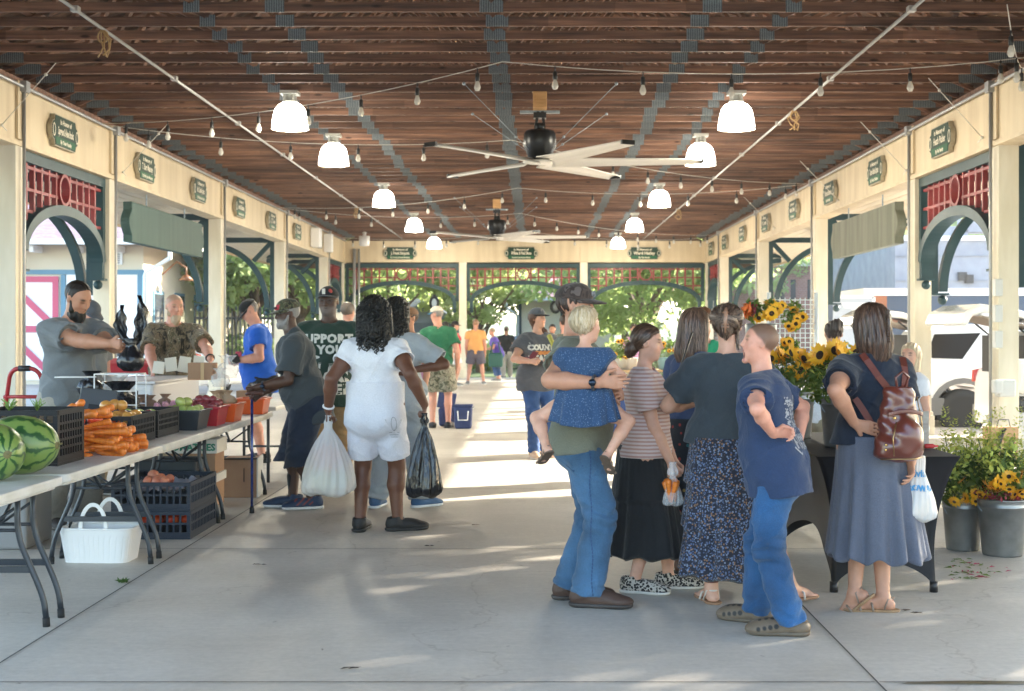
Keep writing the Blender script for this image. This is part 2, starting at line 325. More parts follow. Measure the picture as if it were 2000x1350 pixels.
# roof
EX, EZ, SL = 2.05, 3.55, .43
xm = (XL+XR)/2; zr = EZ+SL*((XR-XL)/2+EX)
for side, X in ((-1, XL), (1, XR)):
    rd = MB(); xe = X+side*EX; th = .05
    rd.add([(xe,YN-1,EZ+.12),(xm,YN-1,zr+.12),(xm,YF+1.5,zr+.12),(xe,YF+1.5,EZ+.12),(xe,YN-1,EZ+.17),(xm,YN-1,zr+.17),(xm,YF+1.5,zr+.17),(xe,YF+1.5,EZ+.17)], [(0,1,2,3),(7,6,5,4),(0,3,7,4),(1,5,6,2),(0,4,5,1),(3,2,6,7)])
    pv(rd, 'roof_deck', mDeck)
    sf = MB(); nb = 15
    for i in range(nb):
        a, c = i/nb, (i+.88)/nb; x0, x1 = X+side*(.28+(EX-.28)*a), X+side*(.28+(EX-.28)*c)
        z0, z1 = EZ+SL*abs(xe-x0), EZ+SL*abs(xe-x1)
        sf.add([(x0,YN,z0),(x1,YN,z1),(x1,YF+1.4,z1),(x0,YF+1.4,z0),(x0,YN,z0+.02),(x1,YN,z1+.02),(x1,YF+1.4,z1+.02),(x0,YF+1.4,z0+.02)], [(0,1,2,3),(7,6,5,4),(0,4,5,1),(2,6,7,3),(1,5,6,2),(3,7,4,0)])
    sf.add([(X+side*.28,YN,EZ+SL*(EX-.28)+.03),(xe,YN,EZ+.03),(xe,YF+1.4,EZ+.03),(X+side*.28,YF+1.4,EZ+SL*(EX-.28)+.03)], [(0,1,2,3)], 1)
    pv(sf, 'soffit', [mSoff, mGap])
    ev = MB(); ev.box((xe+side*.02,(YN+YF)/2,EZ+.06), (.04,YF-YN+2,.2)); pv(ev, 'eave_board', mCream)
gb = MB()
gb.add([(XL-EX,YF+1.45,EZ),(XR+EX,YF+1.45,EZ),(xm,YF+1.45,zr)], [(0,1,2)]); gb.add([(XL,YF+.05,4.36),(XR,YF+.05,4.36),(xm,YF+.05,zr)], [(0,1,2)]); pv(gb, 'gable', mDeck)
# trusses
tr = MB(); hy = .02
tr.box((xm,0,ZC+.045), (XR-XL+.1,.04,.09))
for side, X in ((-1, XL), (1, XR)):
    tr.bar((X+side*EX,0,EZ+.04), (xm,0,zr+.05), .04, .12, up=(0,1,0))
for xa, xb in ((-3.2,-4.4),(-3.2,-1.9),(-.4,-1.9),(2.4,3.7),(2.4,1.2),(-.3,1.2),(-4.75,-4.4),(4.1,3.7)):
    za = ZC+.09; zb = EZ+SL*((XR-XL)/2+EX-abs(xb-xm)); tr.bar((xa,0,za), (xb,0,zb), .04, .09, up=(0,1,0))
truss_me = tr.mesh('truss', mWood)
gu = []
for x, w in ((-5.82,.30),(-3.2,.15),(-2.42,.18),(-.40,.22),(1.62,.18),(2.38,.15),(5.17,.30)):
    q = MB(); q.box((x,-.0235,ZC+.05), (w,.004,.115)); gu.append(q.mesh('gusset_plate', mGus))
ty = 10.4; k = 0
while ty < YF-.2:
    t = link_mesh('truss', truss_me, PAV, (0.3, ty-24, 0)); t.location = (.3+rr(-.02,.02), ty-24, rr(-.006,.006))
    for q in gu:
        o = link_mesh('gusset_plate', q, t); o.location = (rr(-.03,.03),0,0)
    ty += .61; k += 1
pl = MB()                                                     # purlins under the deck
for i in range(1, 17):
    for side, X in ((-1, XL), (1, XR)):
        f = i/17; x = X+side*EX*(1-f)+(xm-X)*f if 0 else (X+side*EX)+(xm-X-side*EX)*f; z = EZ+(zr-EZ)*f+.10
        pl.box((x,(YN+YF)/2,z), (.09,YF-YN,.03))
pv(pl, 'purlin', mWood)
# lattice arch panels: u along the opening, v = height, w = through the thickness
def arch(W, spring, rise, n=26):
    return [(W/2-W/2*math.cos(PI*i/n), spring+rise*math.sin(PI*i/n)) for i in range(n+1)]
def lattice(W, fn, cell=.25, side=.1, finial=True):
    top, hd, spring, rise = ZB-.04, .13, 2.46, .64
    fr = MB(); fr.prism([(0,top-hd),(W,top-hd),(W,top),(0,top)], fn, -.06, .06)
    for u in (0, W-side): fr.prism([(u,spring-.02),(u+side,spring-.02),(u+side,top-hd-.001),(u,top-hd-.001)], fn, -.057, .057)
    fo = pv(fr, 'arch_frame', mTeal)
    a0 = [(side+(W-2*side)*u/W, v) for u, v in arch(W, spring, rise)]
    k = len(a0); inn = []
    for i in range(k):
        p, q = a0[max(0,i-1)], a0[min(k-1,i+1)]; d = Vector((q[0]-p[0], q[1]-p[1])).normalized(); inn.append((min(max(a0[i][0]+d.y*.13, side+.001), W-side-.001), a0[i][1]-abs(d.x)*.13-.0))
    ar = MB(); ar.strip(a0, inn, fn, -.1, .1)
    for u in (side+.05, W-side-.05):
        ar.prism([(u-.05,2.22),(u+.05,2.22),(u+.05,spring-.001),(u-.05,spring-.001)], fn, -.08, .08); ar.prism([(u-.08,2.19),(u+.08,2.19),(u+.08,2.22),(u-.08,2.22)], fn, -.11, .11)
        ar.ell(fn(u,2.13,0), .065)
    ao = pv(ar, 'arch_band', mTeal)
    za = lambda u: np.interp(u, [p[0] for p in a0], [p[1] for p in a0])
    la = MB(); n = max(2, round((W-2*side)/cell)); c = (W/2, (top-hd+spring+rise)/2+.0); rc = (top-hd-spring-rise)/2-.012
    for i in range(1, n):
        u = side+(W-2*side)*i/n
        zb_ = float(za(u)); lo_ = zb_
        if abs(u-c[0]) < rc: continue
        la.prism([(u-.026,lo_),(u+.026,lo_),(u+.026,top-hd-.001),(u-.026,top-hd-.001)], fn, -.03, .03)
    rows = 4
    for j in range(rows):
        v = top-hd-.05-(top-hd-spring-.1)*j/(rows-.4)
        us = [u for u in np.linspace(side, W-side, 120) if za(u) < v-.005]
        if not us: continue
        runs = []; st = us[0]; pr = us[0]
        for u in us[1:]:
            if u-pr > (W-2*side)/118*1.5: runs.append((st, pr)); st = u
            pr = u
        runs.append((st, pr))
        for a, b_ in runs:
            segs = [(a, b_)]
            if abs(v-c[1]) < rc and a < c[0] < b_: h = math.sqrt(max(rc*rc-(v-c[1])**2, 0)); segs = [(a, c[0]-h), (c[0]+h, b_)]
            for p, q in segs:
                if q-p > .02: la.prism([(p,v-.018),(q,v-.018),(q,v+.018),(p,v+.018)], fn, -.027, .027)
    lo = la.build('lattice', mRed, fo)
    ci = MB(); m = 28; ci.strip([(c[0]+(rc+.02)*math.cos(2*PI*i/m), c[1]+(rc+.02)*math.sin(2*PI*i/m)) for i in range(m+1)], [(c[0]+(rc-.025)*math.cos(2*PI*i/m), c[1]+(rc-.025)*math.sin(2*PI*i/m)) for i in range(m+1)], fn, -.055, .055)
    ci.build('lattice_ring', mRed, fo)
for xa, xb in ((XL,-2.42),(-2.18,1.43),(1.67,XR)):
    lattice(xb-xa, lambda u, v, w, xa=xa: Vector((xa+u, YF+.1+w, v)))
for side, X in ((-1, XL), (1, XR)):
    for ya, yb in ((16.32,19.63),(40.42,43.58)):
        lattice(yb-ya, lambda u, v, w, X=X, ya=ya, side=side: Vector((X+side*.12+w, ya+u, v)), cell=.26)
# knee brackets carrying the eaves
def bracket():
    b = MB(); OW, zt, zb = 1.55, 3.74, 2.02; fn = lambda u, v, w: Vector((u, w, v)); th = .07
    b.prism([(0,zb),(.11,zb),(.11,zt-.121),(0,zt-.121)], fn, -th, th); b.prism([(0,zt-.12),(OW,zt-.12),(OW-.1,zt),(0,zt)], fn, -th, th)
    n = 18; R = OW-.15; c = (OW-.02, zb+.02); sc = (zt-.13-c[1])/R
    o = [(c[0]-R*math.cos(PI/2*i/n), c[1]+R*sc*math.sin(PI/2*i/n)) for i in range(n+1)]; i_ = [(c[0]-(R-.12)*math.cos(PI/2*i/n), c[1]+(R-.12)*sc*math.sin(PI/2*i/n)) for i in range(n+1)]
    b.strip(o, i_, fn, -th+.012, th-.012)
    b.bar((.1,0,zt-.12), (c[0]-R*.72, 0, c[1]+R*sc*.72), .10, .10, up=(0,1,0)); b.prism([(-.02,zb-.03),(.26,zb-.03),(.26,zb-.001),(-.02,zb-.001)], fn, -.11, .11)
    b.ell((.19,0,zb-.10), .07); b.ell((OW-.06,0,zt-.2), .07)
    return b.mesh('eave_bracket', mTeal)
bme = bracket()
for side, X in ((-1, XL), (1, XR)):
    for y in YP[1:]:
        o = link_mesh('eave_bracket', bme, PAV, (X+side*PW+.3, y-24, 0)); o.rotation_euler = (0,0,0 if side > 0 else PI)
# conduits and boxes fixed to the pavilion
cd = MB()
for X, s in ((XL+.05,-1),(XR-.05,1)):
    cd.tube([(X,YN,ZC-.10),(X,YF-.2,ZC-.10)], .022, 6)
pv(cd, 'conduit', mPipe)
for side, X in ((-1, XL), (1, XR)):
    for y in YP[:-1]:
        c = MB(); xx = X-side*.045; c.tube([(xx,y+.02,.35),(xx,y+.02,ZC-.1)], .021, 6); c.box((xx,y+.02,ZC-.1), (.1,.13,.13)); pv(c, 'conduit', mPipe)
for px, zx in ((-4.19,0),(3.43,1)):
    c = MB(); c.tube([(px,8,ZC-.035),(px,43.5,ZC-.035)], .018, 6)
    yy = 12.6
    while yy < 42: c.box((px,yy,ZC-.03), (.07,.09,.05)); yy += 3.45
    pv(c, 'ceiling_conduit', M('pale_conduit', (.42,.41,.39), .45, .3))
c = MB(); c.tube([(XL+.3,YF-.1,.3),(XL+.3,YF-.1,4.1)], .05, 8); c.tube([(XL+.45,YF-.1,.3),(XL+.45,YF-.1,4.1)], .035, 8); pv(c, 'conduit', mPipe)
for y, w in ((37.4,.5),(39.6,.3)): c = MB(); c.box((XL+.12,y,4.01), (.24,w,.52)); pv(c, 'junction_box', mWhite, bevel=.02)
c = MB(); c.lathe([(.02,.42),(.06,.40),(.05,.30),(.16,.29),(.15,.02),(.12,0)], (-5.0,40.5,3.98), 14); pv(c, 'vent_fan', mWhite)
c = MB()
for i, z in enumerate((1.98,1.68,1.38)): c.box((XR-.03,16.02,z), (.09,.12,.2))
pv(c, 'outlet_box', M('grey_plastic', (.55,.56,.55), .5), bevel=.01)
c = MB(); c.box((XR+.02,15.9,.82), (.2,.16,.2)); c.box((XR-.09,15.85,.84), (.1,.14,.16)); pv(c, 'outlet_box', M('grey_plastic', ()), bevel=.02)
# ================================================================ plaques
mPlq = M('plaque_green', (.008,.036,.022), .5, spec=.2); mPlq2 = M('plaque_band', (.008,.095,.04), .5, spec=.2); mLet = M('plaque_letters', (.72,.66,.52), .5); mPlE = M('plaque_edge', (.42,.38,.28), .5, col2=(.3,.26,.18), ns=9)
def plaque(c, right, lines, label, w=1.0, h=.40):
    right = Vector(right); up = Vector((0,0,1)); n = right.cross(up); root = empty('memorial_plaque', c, label, 'plaque', 'green memorial plaques on the beams')
    fn = lambda u, v, t: right*u+up*v+n*t
    def outline(s):
        o = []; W2, H2 = w/2-s, h/2-s
        for i in range(9): a = -PI/2+PI*i/8; o.append((W2-.10+.10*math.cos(a), .62*H2*math.sin(a)))
        o += [(W2-.12, H2), (-W2+.12, H2)]
        for i in range(9): a = PI/2+PI*i/8; o.append((-W2+.10+.10*math.cos(a), .62*H2*math.sin(a)))
        o += [(-W2+.12,-H2), (W2-.12,-H2)]; return o
    b = MB(); b.prism(outline(0), fn, .0, .055); b.build('backing', mPlE, root)
    f = MB(); f.prism(outline(.013), fn, .056, .062); f.prism([(-w/2+.14,-h/2+.03),(w/2-.14,-h/2+.03),(w/2-.14,-h/2+.12),(-w/2+.14,-h/2+.12)], fn, .0622, .0645, 1); f.build('face', [mPlq, mPlq2], root)
    t = MB()
    for s in (-1, 1):
        cx = s*(w/2-.075); t.strip([(cx+.05*math.cos(2*PI*i/16), .085*math.sin(2*PI*i/16)) for i in range(17)], [(cx+.036*math.cos(2*PI*i/16), .065*math.sin(2*PI*i/16)) for i in range(17)], fn, .0622, .065)
    for (txt, v, sz, ys) in lines:
        wd = .56*len(txt)*sz; sp = min(1., (w-.3)/max(wd, .01)); add_text(t, txt, fn(0,v,.064), right*sp, up, sz, lift=.0015, bold=.004*sz/.1) if sp > .999 else t.add([fn(x*sp, v+y, .0655) for x, y, z in TV(txt, sz)[0]], TV(txt, sz)[1])
    t.build('lettering', mLet, root, fixn=False); return root
def TV(t, s): return text_verts(t, s, bold=.03*s)
L3 = lambda a, b, c_: [(a,.115,.085,1),(b,.0,.135,1),(c_,-.135,.065,1)]
left = [(17.6,L3('In Honor of','Spurgeon & Alene Brooks','By Their Family'),'green plaque on the left beam above the nearest red lattice arch'),
 (21.3,L3('In Memory of','T. Burr Mauney','By Ethel Jane Mauney'),'green plaque on the left beam above the near end of the hanging teal board'),
 (24.7,L3('In Memory of','Mr. Charlie Jordan','By Hilda Jordan & Family'),'green plaque on the left beam above the far end of the hanging teal board'),
 (28.1,L3('In Honor of','Lewis & Kathleen','Bowers & Family'),'fourth green plaque along the left beam, just past the dark vertical conduit'),
 (31.5,L3('In Memory of','J. T. Lee','By His Family'),'fifth green plaque along the left beam'),
 (34.9,L3('In Memory of','J. Frank Lowder','By His Family'),'sixth green plaque along the left beam'),
 (38.4,L3('In Memory of','Talbert Family','By Friends'),'last green plaque on the left beam, beside the white junction box')]
for y, l, lb in left: plaque((XL+.005,y,3.99), (0,1,0), l, lb)
right = [(18.2,L3('In Memory of','Heath Pickler','By His Family'),'green plaque on the right beam above the nearest red lattice arch'),
 (21.7,L3('In Memory of','Turner & Bertie Simpson','By Their Children'),'green plaque on the right beam above the near end of the grey hanging board'),
 (25.1,L3('In Memory of','Thomas Burleson','By His Family'),'green plaque on the right beam above the far end of the grey hanging board'),
 (28.6,L3('In Honor of','Melvin Poplin','By His Family'),'fourth green plaque along the right beam'),
 (32.1,L3('In Memory of','W. J. Lowder','By His Family'),'fifth green plaque along the right beam'),
 (35.7,L3('In Memory of','Ray Morton','By His Family'),'sixth green plaque along the right beam'),
 (39.0,L3('In Honor of','The Almonds','By Friends'),'seventh green plaque along the right beam'),
 (42.0,L3('In Honor of','The Growers','By Friends'),'last green plaque on the right beam, in the far corner')]
for y, l, lb in right: plaque((XR-.005,y,3.99), (0,-1,0), l, lb)
for px, nm, c_, lb in ((782,'J. Frank Simpson','By Friends & Family Members','green plaque on the far end beam over the left lattice arch'),(1018,'Wilma & Paul Shoe','Friends of the Farmers Market','green plaque on the far end beam over the middle lattice arch'),(1258,'Ward Hatley','By His Family','green plaque on the far end beam over the right lattice arch')):
    p = at(px, 495, YF); plaque((p.x,YF-.005,p.z), (1,0,0), L3('In Memory of', nm, c_), lb, w=1.08)
# ================================================================ hanging boards
def board(x, y0, y1, z0, z1, label, mt, side, w=.07):
    root = empty('hanging_board', (x,(y0+y1)/2,z0), label, 'sign board', 'blank boards hanging in the side openings'); L = y1-y0
    fn = lambda u, v, t: Vector((t, u, v)); H = z1-z0; b = MB()
    o = [(-L/2,0),(L/2,0),(L/2,H*.18)] + [(L/2+.14*math.sin(PI*i/8), H*.18+(H*.62)*i/8) for i in range(1,8)] + [(L/2,H*.8),(L/2,H),(-L/2,H),(-L/2,H*.8)] + [(-L/2-.14*math.sin(PI*i/8), H*.8-(H*.62)*i/8) for i in range(1,8)] + [(-L/2,H*.18)]
    b.prism(o, fn, -w, w); b.build('panel', mt, root, bevel=.01)
    for u in (-L*.27, L*.27):
        h = MB(); zz = H+.02
        while zz < ZB-z0-.03: h.tube([(0,u+.025*math.cos(a),zz+.04+.04*math.sin(a)) for a in [2*PI*i/8 for i in range(8)]], .008, 5, closed=True); zz += .075
        h.build('hook_chain', mGalv, root)
board(XL-.12, 20.9, 25.3, 2.83, 3.44, 'long teal wooden board hanging in the left opening above the bearded seller', M('weathered_teal', (.05,.10,.092), .7, col2=(.034,.078,.07), ns=2, nst=(3,3,.3)), -1)
board(XR+.12, 20.9, 25.3, 2.80, 3.44, 'long grey green wooden board hanging in the right opening beside a cream post', M('weathered_grey', (.17,.18,.14), .75, col2=(.11,.12,.09), ns=2, nst=(3,3,.3)), 1)
# ================================================================ lamps, fans, string lights
mGlow = M('lit_glass', (1,.97,.86), .3, emit=2.6)
mLampB = M('lamp_metal', (.5,.5,.46), .35, .6)
lamp = empty('pendant_lamp', (0,0,0), 'x', 'lamp', 'lit dome lamps under the joists')
h = MB(); h.box((0,0,-.02), (.22,.22,.04))
for a in range(4): an = PI/4+a*PI/2; h.bar((.085*math.cos(an),.085*math.sin(an),-.02), (.09*math.cos(an),.09*math.sin(an),-.13), .02, .02)
h.lathe([(.045,-.02),(.045,-.12),(.0,-.13)], n=12); h.lathe([(.09,-.115),(.10,-.13),(.09,-.145)], n=20); h.build('housing', mLampB, lamp)
d = MB(); P_ = [(.09,-.14),(.14,-.165),(.185,-.22),(.208,-.30),(.222,-.39),(.228,-.45)]; d.lathe(P_, n=28); d.v; d.f = [f for f in d.f if len(f) == 4]; d.m = d.m[:len(d.f)]; d.sm = d.sm[:len(d.f)]; d.build('shade', mGlow, lamp)
d = MB(); d.lathe([(.228,-.450),(.235,-.453),(.235,-.464),(.227,-.464)], n=28); d.f = [f for f in d.f if len(f) == 4]; d.m = d.m[:len(d.f)]; d.sm = d.sm[:len(d.f)]; d.build('rim', mLampB, lamp, solid=.004)
d = MB(); d.ell((0,0,-.30), .05, .05, .09); d.build('bulb', M('bulb_glow', (1,.95,.8), .4, emit=9), lamp)
ordw = ['nearest','second','third','fourth','farthest']
first = True
for i, y in enumerate((17.1,20.8,27.7,34.6,41.5)):
    for x, sd_ in ((-3.03,'left'),(2.49,'right')):
        lb = f'lit white dome lamp under the joists, {ordw[i]} of the five in the {sd_} row'
        if first: lamp.location = (x,y,ZC); lamp['label'] = lb; first = False
        else: dup(lamp, (x,y,ZC), label=lb)
        ld = bpy.data.lights.new('lamp_bulb', 'POINT'); ld.energy = 30; ld.color = (1,.93,.75); ld.shadow_soft_size = .1
        lo = bpy.data.objects.new('lamp_light', ld); COL.objects.link(lo); lo.location = (x,y,ZC-.52)
mFanB = M('fan_black', (.012,.013,.015), .35, .4); mBlade = M('fan_blade', (.62,.61,.58), .4, .2); mPine = M('fresh_pine', (.62,.36,.15), .7, col2=(.5,.27,.1), ns=6, nst=(1,1,6))
def fan(x, y, rot, label, zb=4.02):
    r = empty('ceiling_fan', (x,y,zb), label, 'ceiling fan', 'large ceiling fans')
    q = MB(); q.box((0,0,.40), (.17,.55,.20)); q.build('mounting_block', mPine, r, bevel=.006)
    q = MB(); q.box((0,0,.285), (.5,.08,.03)); q.build('mounting_plate', mGalv, r)
    q = MB(); q.box((0,0,.24), (.16,.14,.07)); q.box((-.04,0,.17), (.035,.09,.24), (0,.15,0)); q.box((.045,0,.17), (.035,.09,.24), (0,-.1,0)); q.lathe([(.07,.14),(.07,.05)], n=14); q.build('down_rod', mFanB, r)
    q = MB(); n = 40; q.lathe([(.10,.06),(.17,.05),(.19,.02),(.20,-.05),(.20,-.15),(.17,-.20),(.15,-.28),(.10,-.31)], (0,0,.0), n, wob=lambda a, z: 1+.03*math.cos(20*a)); q.build('motor', mFanB, r)
    q = MB(); q.lathe([(.03,-.30),(.20,-.33),(.22,-.345),(.16,-.36),(.0,-.365)], n=24); q.build('hub', mBlade, r)
    for i, an_ in enumerate((0,60,127,-127,-60)):
        a = rot+R_(an_); m_ = Matrix.Rotation(a, 3, 'Z'); Lb = 2.02
        b = MB()
        def bl(u, v):
            xx = .15+(Lb-.15)*u; wd = .14-.045*u; yy = (v-.5)*2*wd; zz = -.345+.03*(1-(2*v-1)**2)-yy*.30*(1-.5*u); return m_ @ Vector((xx,yy,zz))
        b.grid(16, 5, bl); o = b.build('blade', mBlade, r, solid=.014)
        b = MB(); b.box(m_ @ Vector((Lb+.01,0,-.335)), (.03,.17,.05), Matrix.Rotation(a, 3, 'Z')); b.build('blade_tip', mFanB, o)
    q = MB()
    for i in range(4):
        a = PI/4+i*PI/2; p0 = Vector((.2*math.cos(a),.2*math.sin(a),-.2)); p1 = Vector((1.15*math.cos(a)*(1.1 if i in (0,1) else 1.1),1.6*math.sin(a),.44)); q.tube([p0,p1], .004, 5); q.ell(p1, .02); q.ell(p0.lerp(p1,.2), .018)
    q.build('guy_wire', mGalv, r); return r
fan(.06, 17.35, R_(-1), 'big black motored ceiling fan with five pale blades, nearer of the two', 3.94)
fan(-.86, 31.2, R_(-4), 'big black motored ceiling fan with five pale blades, farther of the two', 3.94)
mWire = M('white_cord', (.62,.60,.55), .5); mSock = M('black_socket', (.015,.015,.015), .5); mBulb = M('clear_bulb', (.70,.68,.62), .1, alpha=.75)
sk_ = MB(); sk_.tube([(0,0,0),(0,0,-.06)], .008, 6); sk_.lathe([(.012,-.05),(.024,-.06),(.024,-.13),(.02,-.14)], n=10); sk_me = sk_.mesh('socket', mSock)
bb = MB(); bb.lathe([(.014,-.14),(.022,-.155),(.036,-.20),(.036,-.215),(.022,-.245),(0,-.25)], n=12); bb_me = bb.mesh('bulb', mBulb)
def strings(pts, label, step=.85, sag=.16, drop0=.3):
    r = empty('string_light', pts[0], label, 'string lights', 'strings of bulbs across the ceiling'); w = MB(); o = Vector(pts[0]); first = True
    for a, b in zip(pts[:-1], pts[1:]):
        a, b = Vector(a), Vector(b); L = (b-a).length; n = max(6, int(L/.5)); P = []
        for i in range(n+1):
            t = i/n; P.append(a.lerp(b,t)-Vector((0,0,4*sag*t*(1-t)))-o)
        w.tube(P, .0048, 5)
        m = int(L/step)
        for i in range(m):
            t = (i+.6)/m; p = a.lerp(b,t)-Vector((0,0,4*sag*t*(1-t)))-o
            s = link_mesh('socket', sk_me, r, p); link_mesh('bulb', bb_me, s)
    w.build('wire', mWire, r)
zc = ZC-.06
strings([(-5.95,19,zc-.05),(-.35,14.9,zc),(5.3,14.6,zc)], 'string of clear bulbs crossing the ceiling nearest the camera, over the first lamps')
strings([(-5.95,19.1,zc-.05),(-.35,21.0,zc),(5.3,27,zc-.02)], 'second string of clear bulbs from the camera, passing behind the nearer fan')
strings([(-5.95,31.8,zc-.05),(-.35,28,zc),(5.3,27.1,zc-.02)], 'third string of clear bulbs, between the two ceiling fans')
strings([(-5.95,31.9,zc-.05),(-.35,34,zc),(5.3,41,zc-.05)], 'fourth string of clear bulbs, just in front of the farther fan')
strings([(-5.95,41,zc-.1),(-.35,40,zc),(5.3,41.2,zc-.1)], 'last string of clear bulbs, near the far end beam')
strings([(4.2,12.3,zc),(5.3,15,zc-.05)], 'short run of clear bulbs in the near right corner of the ceiling')
for i, (x, y, s) in enumerate(((-4.19,13.4,1),(-4.19,32.5,1),(3.43,18.3,1),(3.43,33,1))):
    t = MB(); random.seed(i+3)
    for k in range(4):
        t.tube([(rr(-.03,.03),rr(-.05,.05),.02),(rr(-.08,.08),rr(-.06,.06),-.08),(rr(-.1,.1),rr(-.08,.08),-.17),(rr(-.06,.06),rr(-.06,.06),-.24)], .008, 5)
    t.tube([(.05*math.cos(a),.0,-.05+.06*math.sin(a)) for a in [2*PI*j/10 for j in range(10)]], .009, 5, closed=True)
    o = t.build('rope_knot', M('old_rope', (.42,.27,.12), .9)); o.location = (x,y,ZC-.06)
    tag(o, ['frayed rope knot tied to the left ceiling pipe near the camera','frayed rope knot on the left ceiling pipe at its far end','frayed rope knot on the right ceiling pipe beside the large lamps','frayed rope knot at the far end of the right ceiling pipe'][i], 'rope')
for i, (side, y) in enumerate(((-1,15.6),(-1,20.2),(1,16.6),(1,20),(1,24.5),(1,31))):
    X = XL if side < 0 else XR
    t = MB(); a = Vector((X-side*.02,y,3.80)); b = Vector((X-side*.75,y-.3,ZC+.02)); t.tube([a,b], .005, 5); t.tube([a,a+Vector((-side*.03,.08,-.05))], .006, 5); t.ell(a, .02); t.ell(a.lerp(b,.8), .02)
    o = t.build('stay_wire', mWire); tag(o, f'thin white stay wire from the {"left" if side<0 else "right"} beam to the joists, {["first","second","first","second","third","fourth"][i]} from the camera', 'wire')
# ================================================================ outside: buildings
mSid = M('cream_siding', (.66,.58,.44), .7); mBlueT = M('blue_trim', (.10,.22,.30), .6); mPink = M('barn_red', (.50,.07,.13), .6)
mGutter = M('white_gutter', (.75,.73,.68), .4)
DB = empty('depot_building', (-16,46,0), 'cream depot building with a shingled hip roof and crossed red barn door', 'building')
def db(mb, name, mats, par=None, **k): return mb.build(name, mats, par or DB, world=par is None, **k)
x1, y0, y1_, ze = -11.9, 42.0, 60.0, 4.15
b = MB(); b.box((x1-8,(y0+y1_)/2,ze/2-.1), (16,y1_-y0,ze+.1)); db(b, 'wall', mSid)
b = MB()
for i in range(16): b.box((x1-8,y0-.012,3.42+.05*i), (15.98,.02,.012))
db(b, 'siding', mSid)
b = MB(); rx = x1-8; ov = 1.1; A = [(x1-16-ov,y0-ov,ze),(x1+ov,y0-ov,ze),(x1+ov,y1_+ov,ze),(x1-16-ov,y1_+ov,ze)]; T = [(rx,y0+8,ze+4.2),(rx,y1_-8,ze+4.2)]
b.add(A+T, [(0,1,4),(1,2,5,4),(2,3,5),(3,0,4,5),(3,2,1,0)]); db(b, 'roof', mShing)
b = MB(); b.box((x1-8,y0-ov-.07,ze-.02), (16+2*ov+.3,.14,.16)); b.box((x1+ov+.07,(y0+y1_)/2,ze-.02), (.14,y1_-y0+2*ov,.16))
b.tube([(x1+ov,y0-ov,ze-.1),(x1+ov,y0-ov,ze-.5),(x1+.1,y0-.1,ze-.9),(x1+.1,y0-.1,.2)], .07, 8); db(b, 'gutter', mGutter)
for i in range(9):
    q = MB(); q.box((x1-.6-i*1.25,y0-.45,ze-.2), (.12,.8,.2)); db(q, 'rafter_tail', mWhite)
b = MB(); b.box((x1-3.9,y0-.03,3.28), (7.9,.06,.14)); b.box((x1-.08,y0-.03,1.6), (.16,.062,3.22)); b.box((x1-2.42,y0-.03,1.6), (.14,.058,3.2)); db(b, 'trim', mBlueT)
b = MB(); b.box((x1-1.25,y0-.02,1.6), (2.15,.03,3.2)); db(b, 'wall_panel', mWhite)
dr = MB(); X0, X1, Z1 = x1-4.6, x1-2.55, 3.15
dr.box(((X0+X1)/2,y0-.03,Z1/2), (X1-X0,.05,Z1)); d_ = db(dr, 'barn_door', mWhite)
dr = MB(); yy = y0-.08
for i_, (a, b_, w) in enumerate((((X0,Z1-.09),(X1,Z1-.09),.18),((X0,1.55),(X1,1.55),.2),((X1-.09,0),(X1-.09,Z1),.18),((X0+.3,0),(X0+.3,Z1),.46),((X0+.5,Z1-.15),(X1-.15,1.65),.19),((X0+.5,1.45),(X1-.15,.1),.19))):
    dr.bar((a[0],yy-.006*i_,a[1]), (b_[0],yy-.006*i_,b_[1]), .03, w, up=(0,0,1) if abs(a[0]-b_[0]) > .01 else (1,0,0))
dr.build('door_brace', mPink, d_)
b = MB(); b.box((x1-1.0,y0-.04,3.72), (.75,.06,.42)); v_ = db(b, 'louvre_vent', mWhite); b = MB()
for i in range(6): b.box((x1-1.0,y0-.085,3.56+i*.065), (.62,.03,.03), (.5,0,0))
b.build('louvre', M('louvre_grey', (.30,.29,.27), .7), v_)
b = MB(); b.lathe([(.02,.30),(.05,.2),(.09,.12),(.3,0)], (x1-3.75,y0-.6,3.55), 16); b.tube([(x1-3.75,y0-.05,3.9),(x1-3.75,y0-.35,4.05),(x1-3.75,y0-.6,3.98),(x1-3.75,y0-.6,3.8)], .025, 6); db(b, 'gooseneck_lamp', mPink)
for i in range(4):
    q = MB(); yw = y0+1.6+i*2.6; q.box((x1+.02,yw,1.9), (.05,1.2,1.7)); w_ = db(q, 'window', mBlueT); q = MB(); q.box((x1+.05,yw,1.9), (.02,1.0,1.5)); q.build('pane', M('dark_glass', (.05,.06,.07), .08), w_)
b = MB()
for i in range(3): b = MB(); b.tube([(x1+.05,y0+2+3*i,3.3),(x1+.5,y0+2+3*i,3.7),(x1+.8,y0+2+3*i,3.5),(x1+.8,y0+2+3*i,3.3)], .03, 6); b.lathe([(.03,.2),(.25,0)], (x1+.8,y0+2+3*i,3.1), 12); db(b, 'wall_lamp', M('copper_brown', (.2,.09,.04), .5))
